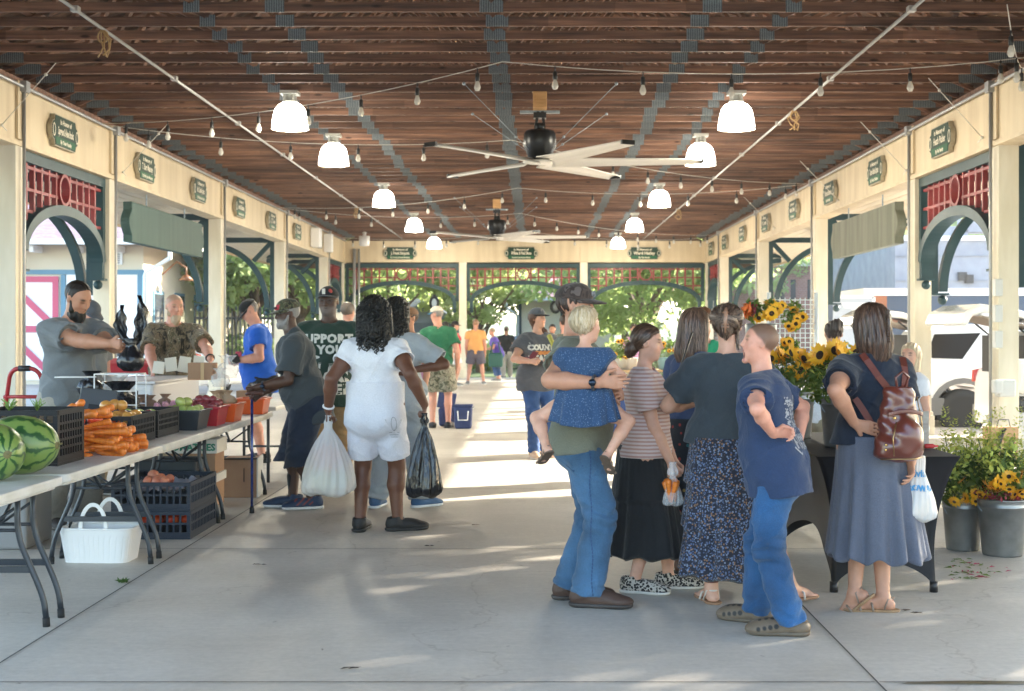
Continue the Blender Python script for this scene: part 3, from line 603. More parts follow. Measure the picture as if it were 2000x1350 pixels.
# far cottage
CT = empty('cottage', (3,64,0), 'small cream cottage with a faded red hip roof beyond the middle far arch', 'cottage')
ca, cb = at(1013,583,62).x, at(1200,583,62).x
b = MB(); b.box(((ca+cb)/2,65,1.45), (cb-ca,6,2.9)); b.build('wall', mSid, CT, world=True)
b = MB(); o = .75; A = [(ca-o,61.2,2.95),(cb+o,61.2,2.95),(cb+o,69,2.95),(ca-o,69,2.95)]; T = [(ca+2.3,65,4.35),(cb-2.3,65,4.35)]; b.add(A+T, [(0,1,5,4),(1,2,5),(2,3,4,5),(3,0,4),(3,2,1,0)]); b.build('roof', M('red_shingle', (.42,.22,.20), .9, col2=(.5,.3,.28), ns=4), CT, world=True)
b = MB(); b.box(((ca+cb)/2,61.1,2.92), (cb-ca+1.6,.12,.14)); b.tube([(ca-.6,61.1,2.85),(ca-.5,61.1,2.5),(ca-.05,61.9,2.2),(ca-.05,61.9,.1)], .07, 6); b.build('gutter', mGutter, CT, world=True)
b = MB(); b.box((ca+.06,61.97,1.4), (.14,.06,2.8)); b.build('corner_trim', mTeal, CT, world=True)
# brick building and block building on the right
def extr(name, label, cat, px0, px1, pyt, D, depth, mt, cap):
    a, c = at(px0,pyt,D), at(px1,pyt,D); r = empty(name, ((a.x+c.x)/2,D+depth/2,0), label, cat)
    q = MB(); q.box(((a.x+c.x)/2,D+depth/2,a.z/2-.06), (c.x-a.x,depth,a.z+.12)); q.build('wall', mt, r, world=True)
    q = MB(); q.box(((a.x+c.x)/2,D+depth/2,a.z+.08), (c.x-a.x+.2,depth+.2,.16)); q.build('parapet', cap, r, world=True); return r, a, c
def brick_extra(nt, b, tc):
    N, L = nt.nodes, nt.links; br = N.new('ShaderNodeTexBrick'); mp = N.new('ShaderNodeMapping'); mp.inputs['Rotation'].default_value = (PI/2,0,0); L.new(tc.outputs['Object'], mp.inputs[0]); L.new(mp.outputs[0], br.inputs['Vector'])
    br.inputs['Scale'].default_value = 3; br.inputs['Color1'].default_value = (.40,.19,.17,1); br.inputs['Color2'].default_value = (.34,.15,.13,1); br.inputs['Mortar'].default_value = (.45,.36,.33,1); br.inputs['Mortar Size'].default_value = .015; L.new(br.outputs[0], b.inputs['Base Color'])
mBrick = M('pale_red_brick', (.4,.2,.17), .85, extra=brick_extra); mBlock = M('grey_block', (.30,.31,.34), .85, col2=(.24,.25,.28), ns=2)
r, a, c = extr('brick_building', 'faded red brick building with slit windows and a downpipe, beyond the right side openings', 'building', 1405, 1742, 520, 60, 14, mBrick, mWhite)
for px in (1527,1549,1582,1650):
    p, q_ = at(px,565,59.97), at(px,595,59.97); q = MB(); q.box((p.x,59.96,(p.z+q_.z)/2+.3), (.22,.06,.9)); q.build('window', M('dark_glass', ()), r, world=True)
q = MB(); p = at(1670,560,59.9); q.tube([(p.x,59.85,.1),(p.x,59.85,4.2)], .09, 8); q.box((p.x,59.85,4.3), (.4,.25,.35)); q.build('downpipe', mGutter, r, world=True)
r, a, c = extr('block_building', 'pale grey block building with a sloping parapet, right of the brick one', 'building', 1748, 2120, 470, 48, 14, mBlock, mWhite)
q = MB(); p = at(1748,470,48)
for i in range(3): q.box((p.x+.7+i*1.2,48.5,p.z-.25+.3*i+.2), (1.3,.9,.5))
for i in range(5): q.box(((a.x+c.x)/2,47.97,.7+i*.85), (c.x-a.x,.04,.02))
q.build('stepped_wall', mBlock, r, world=True)
for px, py in ((1880,540),(1893,545),(1845,575)):
    q = MB(); p = at(px,py,47.9); q.box((p.x,47.93,p.z), (.3,.1,.3)); q.build('wall_vent', mBlk, r, world=True)
# dark storage trailer
TL = empty('storage_trailer', (10.5,33,0), 'dark blue storage trailer with a white roof edge, parked beyond the right openings', 'trailer')
a, c = at(1695,585,32), at(2100,585,32)
q = MB(); q.box(((a.x+c.x)/2,33.2,1.35), (c.x-a.x,2.4,1.9)); q.build('body', M('navy_panel', (.035,.06,.10), .5, col2=(.05,.08,.13), ns=1), TL, world=True)
q = MB(); q.box(((a.x+c.x)/2,33.2,2.39), (c.x-a.x+.2,2.5,.17)); q.build('roof', mWhite, TL, world=True)
q = MB(); q.box(((a.x+c.x)/2,31.97,1.15), (c.x-a.x,.05,.16)); q.build('side_rail', M('alu', (.6,.62,.64), .35, .6), TL, world=True)
for x in (a.x+2.2, a.x+3.2):
    q = MB(); q.lathe([(.1,-.1),(.33,-.1),(.36,-.05),(.36,.05),(.33,.1),(.1,.1)], (x,32.2,.24), 18, mat=Matrix.Rotation(PI/2,3,'X')); q.build('wheel', mBlk, TL, world=True)
q = MB(); q.tube([(a.x,33.2,.5),(a.x-1.2,33.2,.45)], .05, 6); q.tube([(a.x-1.1,33.2,.45),(a.x-1.1,33.2,-.12)], .03, 6); q.build('drawbar', mBlk, TL, world=True)
# small board with an arrow beside the trailer
SG = empty('arrow_sign', at(1665,700,30)); SG.location.z = 0; tag(SG, 'tall pale grey board sign with a white arrow in front of the trailer', 'sign')
q = MB(); q.box((0,0,1.35), (.85,.06,1.7)); q.box((-.35,0,.2), (.06,.06,.65)); q.box((.35,0,.2), (.06,.06,.65)); q.build('panel', M('pale_grey_board', (.42,.46,.52), .6), SG)
q = MB(); q.box((.45,-.01,1.35), (.07,.08,1.75)); q.box((0,-.01,2.22), (.9,.08,.07)); fn = lambda u, v, w: Vector((u,-.035-w,v))
q.prism([(-.35,1.6),(-.2,1.73),(-.2,1.66),(.35,1.66),(.35,1.54),(-.2,1.54),(-.2,1.47)], fn, 0, .006); q.prism([(-.25,2.1),(.3,2.1),(.2,1.98),(.05,1.98),(.02,1.88),(-.05,1.98),(-.18,1.98)], fn, 0, .006); q.build('arrow', mWhite, SG)
q = MB(); q.box((.62,.1,1.3), (.28,.1,1.9)); q.build('brick_pier', M('pier_orange', (.35,.13,.06), .8), SG)
# ================================================================ vehicles
mCarW = M('white_car_paint', (.78,.78,.78), .18, coat=1., spec=.5); mTint = M('tinted_window', (.022,.019,.016), .12, spec=.12); mTyre = M('tyre_rubber', (.035,.035,.035), .85); mRim = M('alloy_rim', (.62,.62,.62), .3, .8); mTail = M('tail_lamp_red', (.55,.015,.015), .15, coat=1); mCladd = M('grey_cladding', (.16,.16,.16), .6); mCabin = M('cabin_trim', (.34,.29,.25), .8)
def wheel(par, x, y, R, side):
    o = MB(); Q = Matrix.Rotation(PI/2,3,'X'); o.lathe([(R*.62,-.11),(R*.93,-.115),(R,-.08),(R,.08),(R*.93,.115),(R*.62,.11)], (x,y,R), 28, mat=Q); w = o.build('wheel', mTyre, par)
    o = MB(); s = side; o.lathe([(R*.64,-.09*s),(R*.60,-.10*s),(R*.57,-.07*s),(R*.57,.0)], (x,y,R), 28, mat=Q.inverted()); o.lathe([(0,-.085*s),(R*.14,-.085*s),(R*.15,-.05*s)], (x,y,R), 16, mat=Q.inverted())
    for i in range(10):
        a = 2*PI*i/10+(.14 if i % 2 else -.14); p = Vector((x+R*.1*math.cos(a), y+s*-.075, R+R*.1*math.sin(a))); q_ = Vector((x+R*.6*math.cos(a*1.0+(-.1 if i % 2 else .1)), y+s*-.085, R+R*.6*math.sin(a+(-.1 if i % 2 else .1)))); o.bar(p, q_, .05*R/.35, .03, up=(0,1,0))
    o.build('rim', mRim, w); o = MB(); o.lathe([(0,0),(R*.55,0)], (x,y+s*-.02,R), 20, mat=Q); o.build('brake_disc', M('disc_dark', (.06,.06,.06), .6), w)
def suv(name, loc, rz, label, gate=True, L=4.9, Wd=1.95, kind='suv'):
    """local x: rear (0) to front (L); the near side is y = -Wd/2"""
    r = empty(name, loc, label, 'car', rz=rz); hw = Wd/2
    if kind == 'suv':
        low = [(0,.42),(.02,.95),(.05,1.05)]; belt = [(.06,1.08),(1.2,1.12),(2.6,1.08),(3.6,1.05),(4.55,.92),(4.88,.72),(4.9,.42)]; roof = [(.14,1.12),(.32,1.60),(.6,1.70),(1.6,1.74),(2.5,1.70),(2.9,1.58),(3.55,1.10)]
        R, wx = .36, (.80, 3.75); side_win = [[(.24,1.20),(.40,1.56),(1.12,1.58),(.80,1.18)],[(1.42,1.15),(1.42,1.63),(2.2,1.62),(2.2,1.14)],[(2.28,1.14),(2.28,1.61),(2.62,1.56),(3.25,1.12)]]
    else:
        low = [(0,.40),(.0,.80),(.1,.94)]; belt = [(.12,.97),(.9,1.0),(2.6,.96),(3.4,.93),(4.3,.80),(4.65,.62),(4.7,.40)]; roof = [(.62,.99),(1.15,1.30),(1.7,1.42),(2.3,1.43),(2.8,1.33),(3.55,.95)]
        R, wx = .32, (.95, 3.65); side_win = [[(.95,1.02),(1.3,1.30),(1.75,1.38),(1.75,1.01)],[(1.83,1.01),(1.83,1.385),(2.35,1.38),(2.75,1.28),(3.2,.98)]]
    bot = [(L,.3),(wx[1]+R+.12,.3)] + [(wx[1]+(R+.1)*math.cos(a), R+(R+.1)*math.sin(a)) for a in [PI*i/10 for i in range(11)]] + [(wx[0]+R+.12,.3)] + [(wx[0]+(R+.1)*math.cos(a), R+(R+.1)*math.sin(a)) for a in [PI*i/10 for i in range(11)]] + [(0.02,.32)]
    outline = low+belt+bot; b = MB()
    fnw = lambda ww: (lambda u, v, w: Vector((u, w*(hw-.05*max(0,(.75-v))*.6-(.02 if v < .5 else 0)), v)))
    b.prism(outline, fnw(0), -1, 1); bo = b.build('body', mCarW, r, bevel=.05)
    b = MB(); nr = len(roof); base = [(roof[0][0],roof[0][1]-.1)]+roof+[(roof[-1][0],roof[-1][1]-.1)]
    b.prism(base, lambda u, v, w: Vector((u, w*(hw-.03-max(0,v-1.05)*.30), v)), -1, 1); b.build('cabin', mCarW, r, bevel=.04)
    for i, wpts in enumerate(side_win):
        for s in (-1, 1):
            b = MB(); b.prism(wpts, lambda u, v, w, s=s: Vector((u, s*(hw-.03-max(0,v-1.05)*.30+w), v)), .004, .012); b.build('window', mTint, r)
    for s in (-1, 1):
        for x in wx: wheel(r, x, s*(hw-.1), R, -s*-1 if 0 else (1 if s < 0 else -1))
        b = MB()
        for x in wx:
            b.strip([(x+(R+.17)*math.cos(PI*i/12), R+(R+.17)*math.sin(PI*i/12)) for i in range(13)], [(x+(R+.09)*math.cos(PI*i/12), R+(R+.09)*math.sin(PI*i/12)) for i in range(13)], lambda u, v, w, s=s: Vector((u, s*(hw+w), v)), -.02, .015)
        b.box((L/2,s*(hw-.02),.36), (wx[1]-wx[0]-2*R-.3,.07,.16)); b.box((.25,s*(hw-.02),.45), (.5,.06,.26)); b.build('wheel_arch_trim', mCladd if kind == 'suv' else mCarW, r)
        b = MB(); b.prism([(-.012,.90),(-.006,1.06),(.17,1.10),(.06,.93)], lambda u, v, w, s=s: Vector((u, s*(hw+w), v)), -.06, .012); b.build('tail_lamp', mTail, r)
        b = MB(); b.box((3.35 if kind == 'suv' else 3.2,s*(hw+.1),1.16 if kind == 'suv' else 1.03), (.14,.22,.15)); b.build('mirror', mCarW, r, bevel=.03)
        b = MB(); [b.box((x_,s*(hw+.004),.98 if kind == 'suv' else .88), (.2,.03,.03)) for x_ in (1.6,2.55)]; b.build('door_handle', mCarW, r)
    if gate:
        b = MB(); b.box((.30,0,1.10), (.5,1.5,.9)); b.build('load_bay', M('load_bay_dark', (.03,.03,.032), .8), r)
        g0 = Vector((.42,0,1.74)); an = R_(12)
        b = MB(); prof = [(0,0),(-.5,.06),(-.95,.02),(-1.15,-.12),(-1.22,-.3),(-1.12,-.30),(-1.05,-.16),(-.9,-.08),(-.5,-.04),(0,-.08)]
        b.prism([(g0.x+u*math.cos(an)+v*math.sin(an)*0, g0.z+v-u*math.sin(an)) for u, v in prof], lambda u, v, w: Vector((u, w*.74, v)), -1, 1); t = b.build('tailgate', mCarW, r, bevel=.03)
        b = MB(); b.prism([(g0.x-.1,g0.z-.09),(g0.x-.85,g0.z+.07),(g0.x-.85,g0.z+.045),(g0.x-.1,g0.z-.12)], lambda u, v, w: Vector((u, w*.6, v)), -1, 1); b.build('inner_trim', mCabin, t)
        [MB().tube([(.2,s*.68,1.5),(g0.x-.55,s*.68,g0.z+.02)], .015, 6).build('gas_strut', mBlk, t) for s in (-1,1)]
    return r
suv('white_suv', (5.78,22.2,-.13), 0, 'white suv with raised tailgate and dark quarter window, parked beyond the second right post', True)
suv('white_suv', (6.2,18.5,-.13), R_(2), 'white suv with raised tailgate and red tail lamp, partly behind the nearest right post', True)
suv('parked_car', (-8.9,20.6,-.13), R_(176), 'white car with red tail lamp parked behind the bearded seller', False, kind='sedan', L=4.7, Wd=1.8)
suv('parked_car', (-7.5,33.5,-.13), R_(150), 'white car with slanted windscreen parked beyond the third left post', False, kind='sedan', L=4.7, Wd=1.8)
suv('parked_car', (-1.2,58,-.13), R_(80), 'small blue car seen under the middle far arch', False, kind='sedan', L=4.7, Wd=1.8)
for o in kids(bpy.data.objects['parked_car.002']):
    if o.name.startswith(('body','cabin')): o.data.materials.clear(); o.data.materials.append(M('pale_blue_paint', (.12,.2,.33), .25, coat=1))
# ================================================================ trees
def leaf_mat(name, a, b_):
    def ex(nt, b, tc):
        N, L = nt.nodes, nt.links; n = N.new('ShaderNodeTexNoise'); n.inputs['Scale'].default_value = .9; n.inputs['Detail'].default_value = 4; L.new(tc.outputs['Object'], n.inputs['Vector'])
        r = N.new('ShaderNodeValToRGB'); L.new(n.outputs['Fac'], r.inputs[0]); r.color_ramp.elements[0].position = .35; r.color_ramp.elements[0].color = (*a,1); r.color_ramp.elements[1].position = .65; r.color_ramp.elements[1].color = (*b_,1); L.new(r.outputs[0], b.inputs['Base Color'])
        tr_ = N.new('ShaderNodeBsdfTranslucent'); L.new(r.outputs[0], tr_.inputs[0]); mx = N.new('ShaderNodeMixShader'); mx.inputs[0].default_value = .68; out = [q for q in N if q.type == 'OUTPUT_MATERIAL'][0]
        L.new(b.outputs[0], mx.inputs[1]); L.new(tr_.outputs[0], mx.inputs[2]); L.new(mx.outputs[0], out.inputs[0])
    return M(name, a, .6, extra=ex)
mLeafA = leaf_mat('leaf_green', (.26,.36,.12), (.46,.56,.22)); mLeafB = leaf_mat('leaf_yellow_green', (.34,.43,.15), (.54,.60,.28)); mBark = M('bark', (.20,.13,.09), .9, col2=(.12,.08,.055), ns=6, nst=(3,3,.6), bump=.6, bs=12)
def tree_mesh(seed, H, CW, CB, nleaf, leaf, mt, stems=1):
    rg = np.random.default_rng(seed); random.seed(seed); tk = MB(); tips = []
    for s in range(stems):
        a0 = rr(0,6.28); lean = .0 if stems == 1 else .12
        p = Vector((rr(-.1,.1)*(stems > 1), rr(-.1,.1)*(stems > 1), -.15)); pts = [p.copy()]; d = Vector((math.cos(a0)*lean, math.sin(a0)*lean, 1)).normalized(); hh = CB*1.05
        for i in range(5): p = p+d*hh/5; pts.append(p.copy()); d = (d+Vector((rr(-.12,.12),rr(-.12,.12),0))).normalized()
        r0 = .17*H/6/math.sqrt(stems)*1.2; tk.tube(pts, [r0*(1-.09*i) for i in range(6)], 8)
        for b in range(7 if stems == 1 else 3):
            a = a0+b*2.4+rr(-.3,.3); q = pts[-1-(b % 2)].copy(); bp = [q.copy()]; e = Vector((math.cos(a)*rr(.5,1.),math.sin(a)*rr(.5,1.),rr(.5,1.1))).normalized(); ln = rr(.55,.95)*(H-CB)
            for i in range(4): q = q+e*ln/4; bp.append(q.copy()); e = (e+Vector((rr(-.25,.25),rr(-.25,.25),rr(-.05,.2)))).normalized()
            tk.tube(bp, [r0*.55*(1-.2*i) for i in range(5)], 6); tips += bp[2:]
    cl = []
    for i in range(46):
        t = random.choice(tips) if rg.random() < .55 else Vector((0,0,CB+(H-CB)*rg.uniform(.15,.95)))
        ang = rg.uniform(0,6.28); zz = t.z if rg.random() < .5 else CB-.2+(H-CB)*rg.uniform(0,1)**.9
        w = CW*math.sqrt(max(.05, 1-((zz-CB-(H-CB)*.4)/((H-CB)*.68))**2)); rad = w*rg.uniform(.25,1.0)**.7
        cl.append((rad*math.cos(ang), rad*math.sin(ang), zz, rg.uniform(.16,.30)*CW))
    cl = np.array(cl); ci = rg.integers(0, len(cl), nleaf); u = rg.normal(size=(nleaf,3)); u /= np.linalg.norm(u, axis=1)[:,None]; rad = rg.random(nleaf)**.45
    C = cl[ci,:3]+u*(cl[ci,3]*rad)[:,None]*np.array([1.15,1.15,.75])
    nrm = u*.5+rg.normal(size=(nleaf,3))*.6+np.array([0,0,.4]); nrm /= np.linalg.norm(nrm, axis=1)[:,None]; t1 = np.cross(nrm, rg.normal(size=(nleaf,3))); t1 /= np.linalg.norm(t1, axis=1)[:,None]; t2 = np.cross(nrm, t1)
    sz = leaf*rg.uniform(.6,1.3,nleaf)[:,None]; V = np.stack([C-t1*sz, C+t2*sz*.5, C+t1*sz, C-t2*sz*.5], 1).reshape(-1,3)
    me = bpy.data.meshes.new('crown'); me.vertices.add(nleaf*4); me.vertices.foreach_set('co', V.ravel()); me.loops.add(nleaf*4); me.loops.foreach_set('vertex_index', np.arange(nleaf*4)); me.polygons.add(nleaf); me.polygons.foreach_set('loop_start', np.arange(0,nleaf*4,4)); me.update(calc_edges=True); me.materials.append(mt)
    return tk.mesh('trunk', mBark), me
TM = [tree_mesh(3,7,3.3,2.5,9000,.16,mLeafA), tree_mesh(8,6.2,2.5,2.0,7000,.14,mLeafB,3), tree_mesh(15,6.5,3.8,2.2,10000,.15,mLeafA), tree_mesh(21,6.5,3.4,2.2,2600,.13,mLeafB)]
trees = [(2,1268,50,1.0,0,'tree with a thick leaning trunk seen through the right far arch'),(1,1222,56,.8,1,'slim tree at the left edge of the right far arch'),(2,1395,62,1.1,2,'broad tree behind the far right corner post'),(1,938,54,.9,3,'multi stemmed tree beside the cottage under the middle far arch'),
 (1,930,66,1.2,4,'yellow green tree behind the far middle left post'),(0,705,60,1.15,5,'tall tree at the left edge of the left far arch'),(1,760,54,1.15,1.3,'bright green tree in the middle of the left far arch'),(2,835,72,1.3,6,'wide tree behind the grey tent canopy'),
 (0,500,49,1.0,1,'green tree between the third and fourth left posts'),(1,455,55,1.1,2.2,'pale green tree beside the dark iron fence on the left'),(0,590,50,1.05,4.2,'bushy green tree between the fourth and fifth left posts'),(2,640,66,1.2,.4,'green tree behind the far left corner post'),(1,545,68,1.3,3.1,'distant tree behind the fourth left post'),
 (0,1445,68,1.0,.2,'tree behind the brick building seen past the far right posts'),(2,1690,95,1.9,2,'big pale tree above the brick building roof'),(0,1560,100,1.7,1,'distant tree crown over the left end of the brick building'),(2,1880,88,1.95,.9,'large tree above the block building on the right'),(1,1745,75,1.3,1,'light green tree between the brick and block buildings'),
 (0,1100,90,1.5,2,'distant tree behind the cottage roof'),(2,350,80,1.5,2,'distant tree behind the depot building')]
tp = []
for i, (k, px, D, s, rz, lb) in enumerate(trees):
    r = empty('tree', ((px-VX)*D/F0, D, -.1), lb, 'tree', 'trees around the pavilion', rz); r.scale = (s,s,s)
    link_mesh('trunk', TM[k][0], r); link_mesh('crown', TM[k][1], r)
# trees out of frame to the right whose crowns filter the sun
for i, (x, y, k, s) in enumerate(((12.6,15.4,0,1.0),(12.4,10.2,3,1.))):
    r = empty('tree', (x,y,-.13), ['dense tree on the parking lot right of the pavilion','sparse tree on the parking lot right of the pavilion'][i], 'tree', 'trees around the pavilion', i); r.scale = (s,s,s); link_mesh('trunk', TM[k][0], r); link_mesh('crown', TM[k][1], r)
# far wooded rise
hl = MB(); hl.grid(40, 6, lambda u, v: Vector((-160+320*u, 150+60*v, -.2+(3.2+1.2*math.sin(u*11)+.6*math.sin(u*29))*math.sin(v*PI/2))))
tag(hl.build('hill', M('far_woods', (.14,.19,.09), .95, col2=(.22,.27,.14), ns=.25)), kind='structure')
hz = MB(); hz.box((0,285,9.5), (720,650,22)); mh = bpy.data.materials.new('haze_air'); mh.use_nodes = True; hn = mh.node_tree; hn.nodes.remove(hn.nodes['Principled BSDF']); pv_ = hn.nodes.new('ShaderNodeVolumePrincipled'); pv_.inputs['Density'].default_value = .001; pv_.inputs['Color'].default_value = (.96,.97,.98,1); pv_.inputs['Anisotropy'].default_value = .35
hn.links.new(pv_.outputs[0], [q for q in hn.nodes if q.type == 'OUTPUT_MATERIAL'][0].inputs['Volume']); tag(hz.build('haze', mh), kind='stuff'); SC.cycles.volume_bounces = 0; SC.cycles.volume_step_rate = 4
# hedge shrubs behind far arches
def shrub(px, D, w, h, mt, lb, n=1800):
    rg = np.random.default_rng(int(px)); u = rg.normal(size=(n,3)); u /= np.linalg.norm(u, axis=1)[:,None]; rad = rg.random(n)**.4; C = u*rad[:,None]*np.array([w,w*.6,h*.55])+np.array([0,0,h*.5]); C += .12*np.sin(C[:, [1,2,0]]*9)
    nr = u+rg.normal(size=(n,3))*.7; nr /= np.linalg.norm(nr, axis=1)[:,None]; t1 = np.cross(nr, rg.normal(size=(n,3))); t1 /= np.linalg.norm(t1, axis=1)[:,None]; t2 = np.cross(nr, t1); sz = .09*rg.uniform(.6,1.3,n)[:,None]
    V = np.stack([C-t1*sz, C+t2*sz*.5, C+t1*sz, C-t2*sz*.5], 1).reshape(-1,3); m = MB(); m.v = [tuple(v) for v in V]; m.f = [tuple(range(4*i,4*i+4)) for i in range(n)]; m.m = [0]*n; m.sm = [False]*n
    o = m.build('shrub', mt, fixn=False); o.location = ((px-VX)*D/F0, D, -.12); tag(o, lb, 'shrub', 'shrubs beyond the far arches')
for px, D, w, h, mt, lb in ((1225,49,1.2,1.3,mLeafB,'low bright shrub left of the leaning tree trunk'),(1330,50,1.6,1.4,mLeafB,'low bright shrub right of the leaning tree trunk'),(560,46,1.4,1.3,mLeafB,'low shrub beyond the fourth left post'),(470,47,1.2,1.5,mLeafA,'shrub in front of the dark iron fence'),(720,52,1.5,1.3,mLeafB,'low shrub at the left of the left far arch'),(955,56,1.4,1.2,mLeafA,'shrub under the multi stemmed tree')): shrub(px, D, w, h, mt, lb)
# iron fence, tent, lamp posts
FN = empty('iron_fence', at(452,700,46)); FN.location.z = -.13; tag(FN, 'dark iron picket fence beyond the third left post', 'fence')
q = MB()
for i in range(20): q.box((-1.2+i*.125,i*.05,1.15), (.05,.05,2.3)); q.lathe([(.035,2.3),(.05,2.36),(0,2.5)], (-1.2+i*.125,i*.05,0), 6)
q.build('picket', mBlk, FN); q = MB(); q.bar((-1.25,0,.35), (1.25,.98,.35), .04, .08); q.bar((-1.25,0,2.05), (1.25,.98,2.05), .04, .08); q.build('rail', mBlk, FN)
TN = empty('tent_canopy', at(815,640,56)); TN.location.z = -.13; tag(TN, 'grey blue pop up tent canopy seen under the left far arch', 'tent')
q = MB(); q.lathe([(2.6,1.55),(2.55,1.95),(1.2,2.6),(0,2.95)], n=4, mat=Matrix.Rotation(PI/4,3,'Z'), smooth=False); q.f = [f for f in q.f if len(f) == 4 and True]; q.m = q.m[:len(q.f)]; q.sm = q.sm[:len(q.f)]; q.build('canopy', M('tent_cloth', (.12,.15,.22), .8), TN)
for sx in (-1,1):
    for sy in (-1,1): q = MB(); q.box((sx*1.75,sy*1.75,.9), (.05,.05,1.85)); q.build('leg', mGalv, TN)
LP = empty('lamp_post', at(848,640,52)); LP.location.z = -.13; tag(LP, 'dark lamp post topped by a ring shaped lantern, under the left far arch', 'lamp post')
q = MB(); q.tube([(0,0,0),(0,0,2.45)], .05, 8); q.lathe([(.12,0),(.12,.3),(.06,.4)], n=10); q.build('pole', mTeal, LP); q = MB(); q.tube([(.15*math.cos(a),0,2.68+.22*math.sin(a)) for a in [2*PI*i/16 for i in range(16)]], .05, 6, closed=True); q.box((0,0,2.95), (.12,.1,.1)); q.build('lantern_ring', mBlk, LP); q = MB(); q.ell((0,.02,2.68), .13,.04,.19); q.build('lantern_glass', mWhite, LP)
LP = empty('lamp_post', at(1097,640,50)); LP.location.z = -.13; tag(LP, 'teal post with two round black lanterns in front of the cottage', 'lamp post')
q = MB(); q.tube([(0,0,0),(0,0,3.)], .05, 8); q.bar((-.3,0,2.55), (.3,0,2.55), .05, .05); q.build('pole', mTeal, LP)
for sx in (-.22,.22): q = MB(); q.tube([(sx+.16*math.cos(a),-.05,2.5+.2*math.sin(a)) for a in [2*PI*i/16 for i in range(16)]], .05, 6, closed=True); l_ = q.build('lantern_ring', mBlk, LP); q = MB(); q.ell((sx,-.04,2.5), .12,.04,.16); q.build('lantern_glass', M('lantern_dim', (.25,.26,.26), .3), l_)
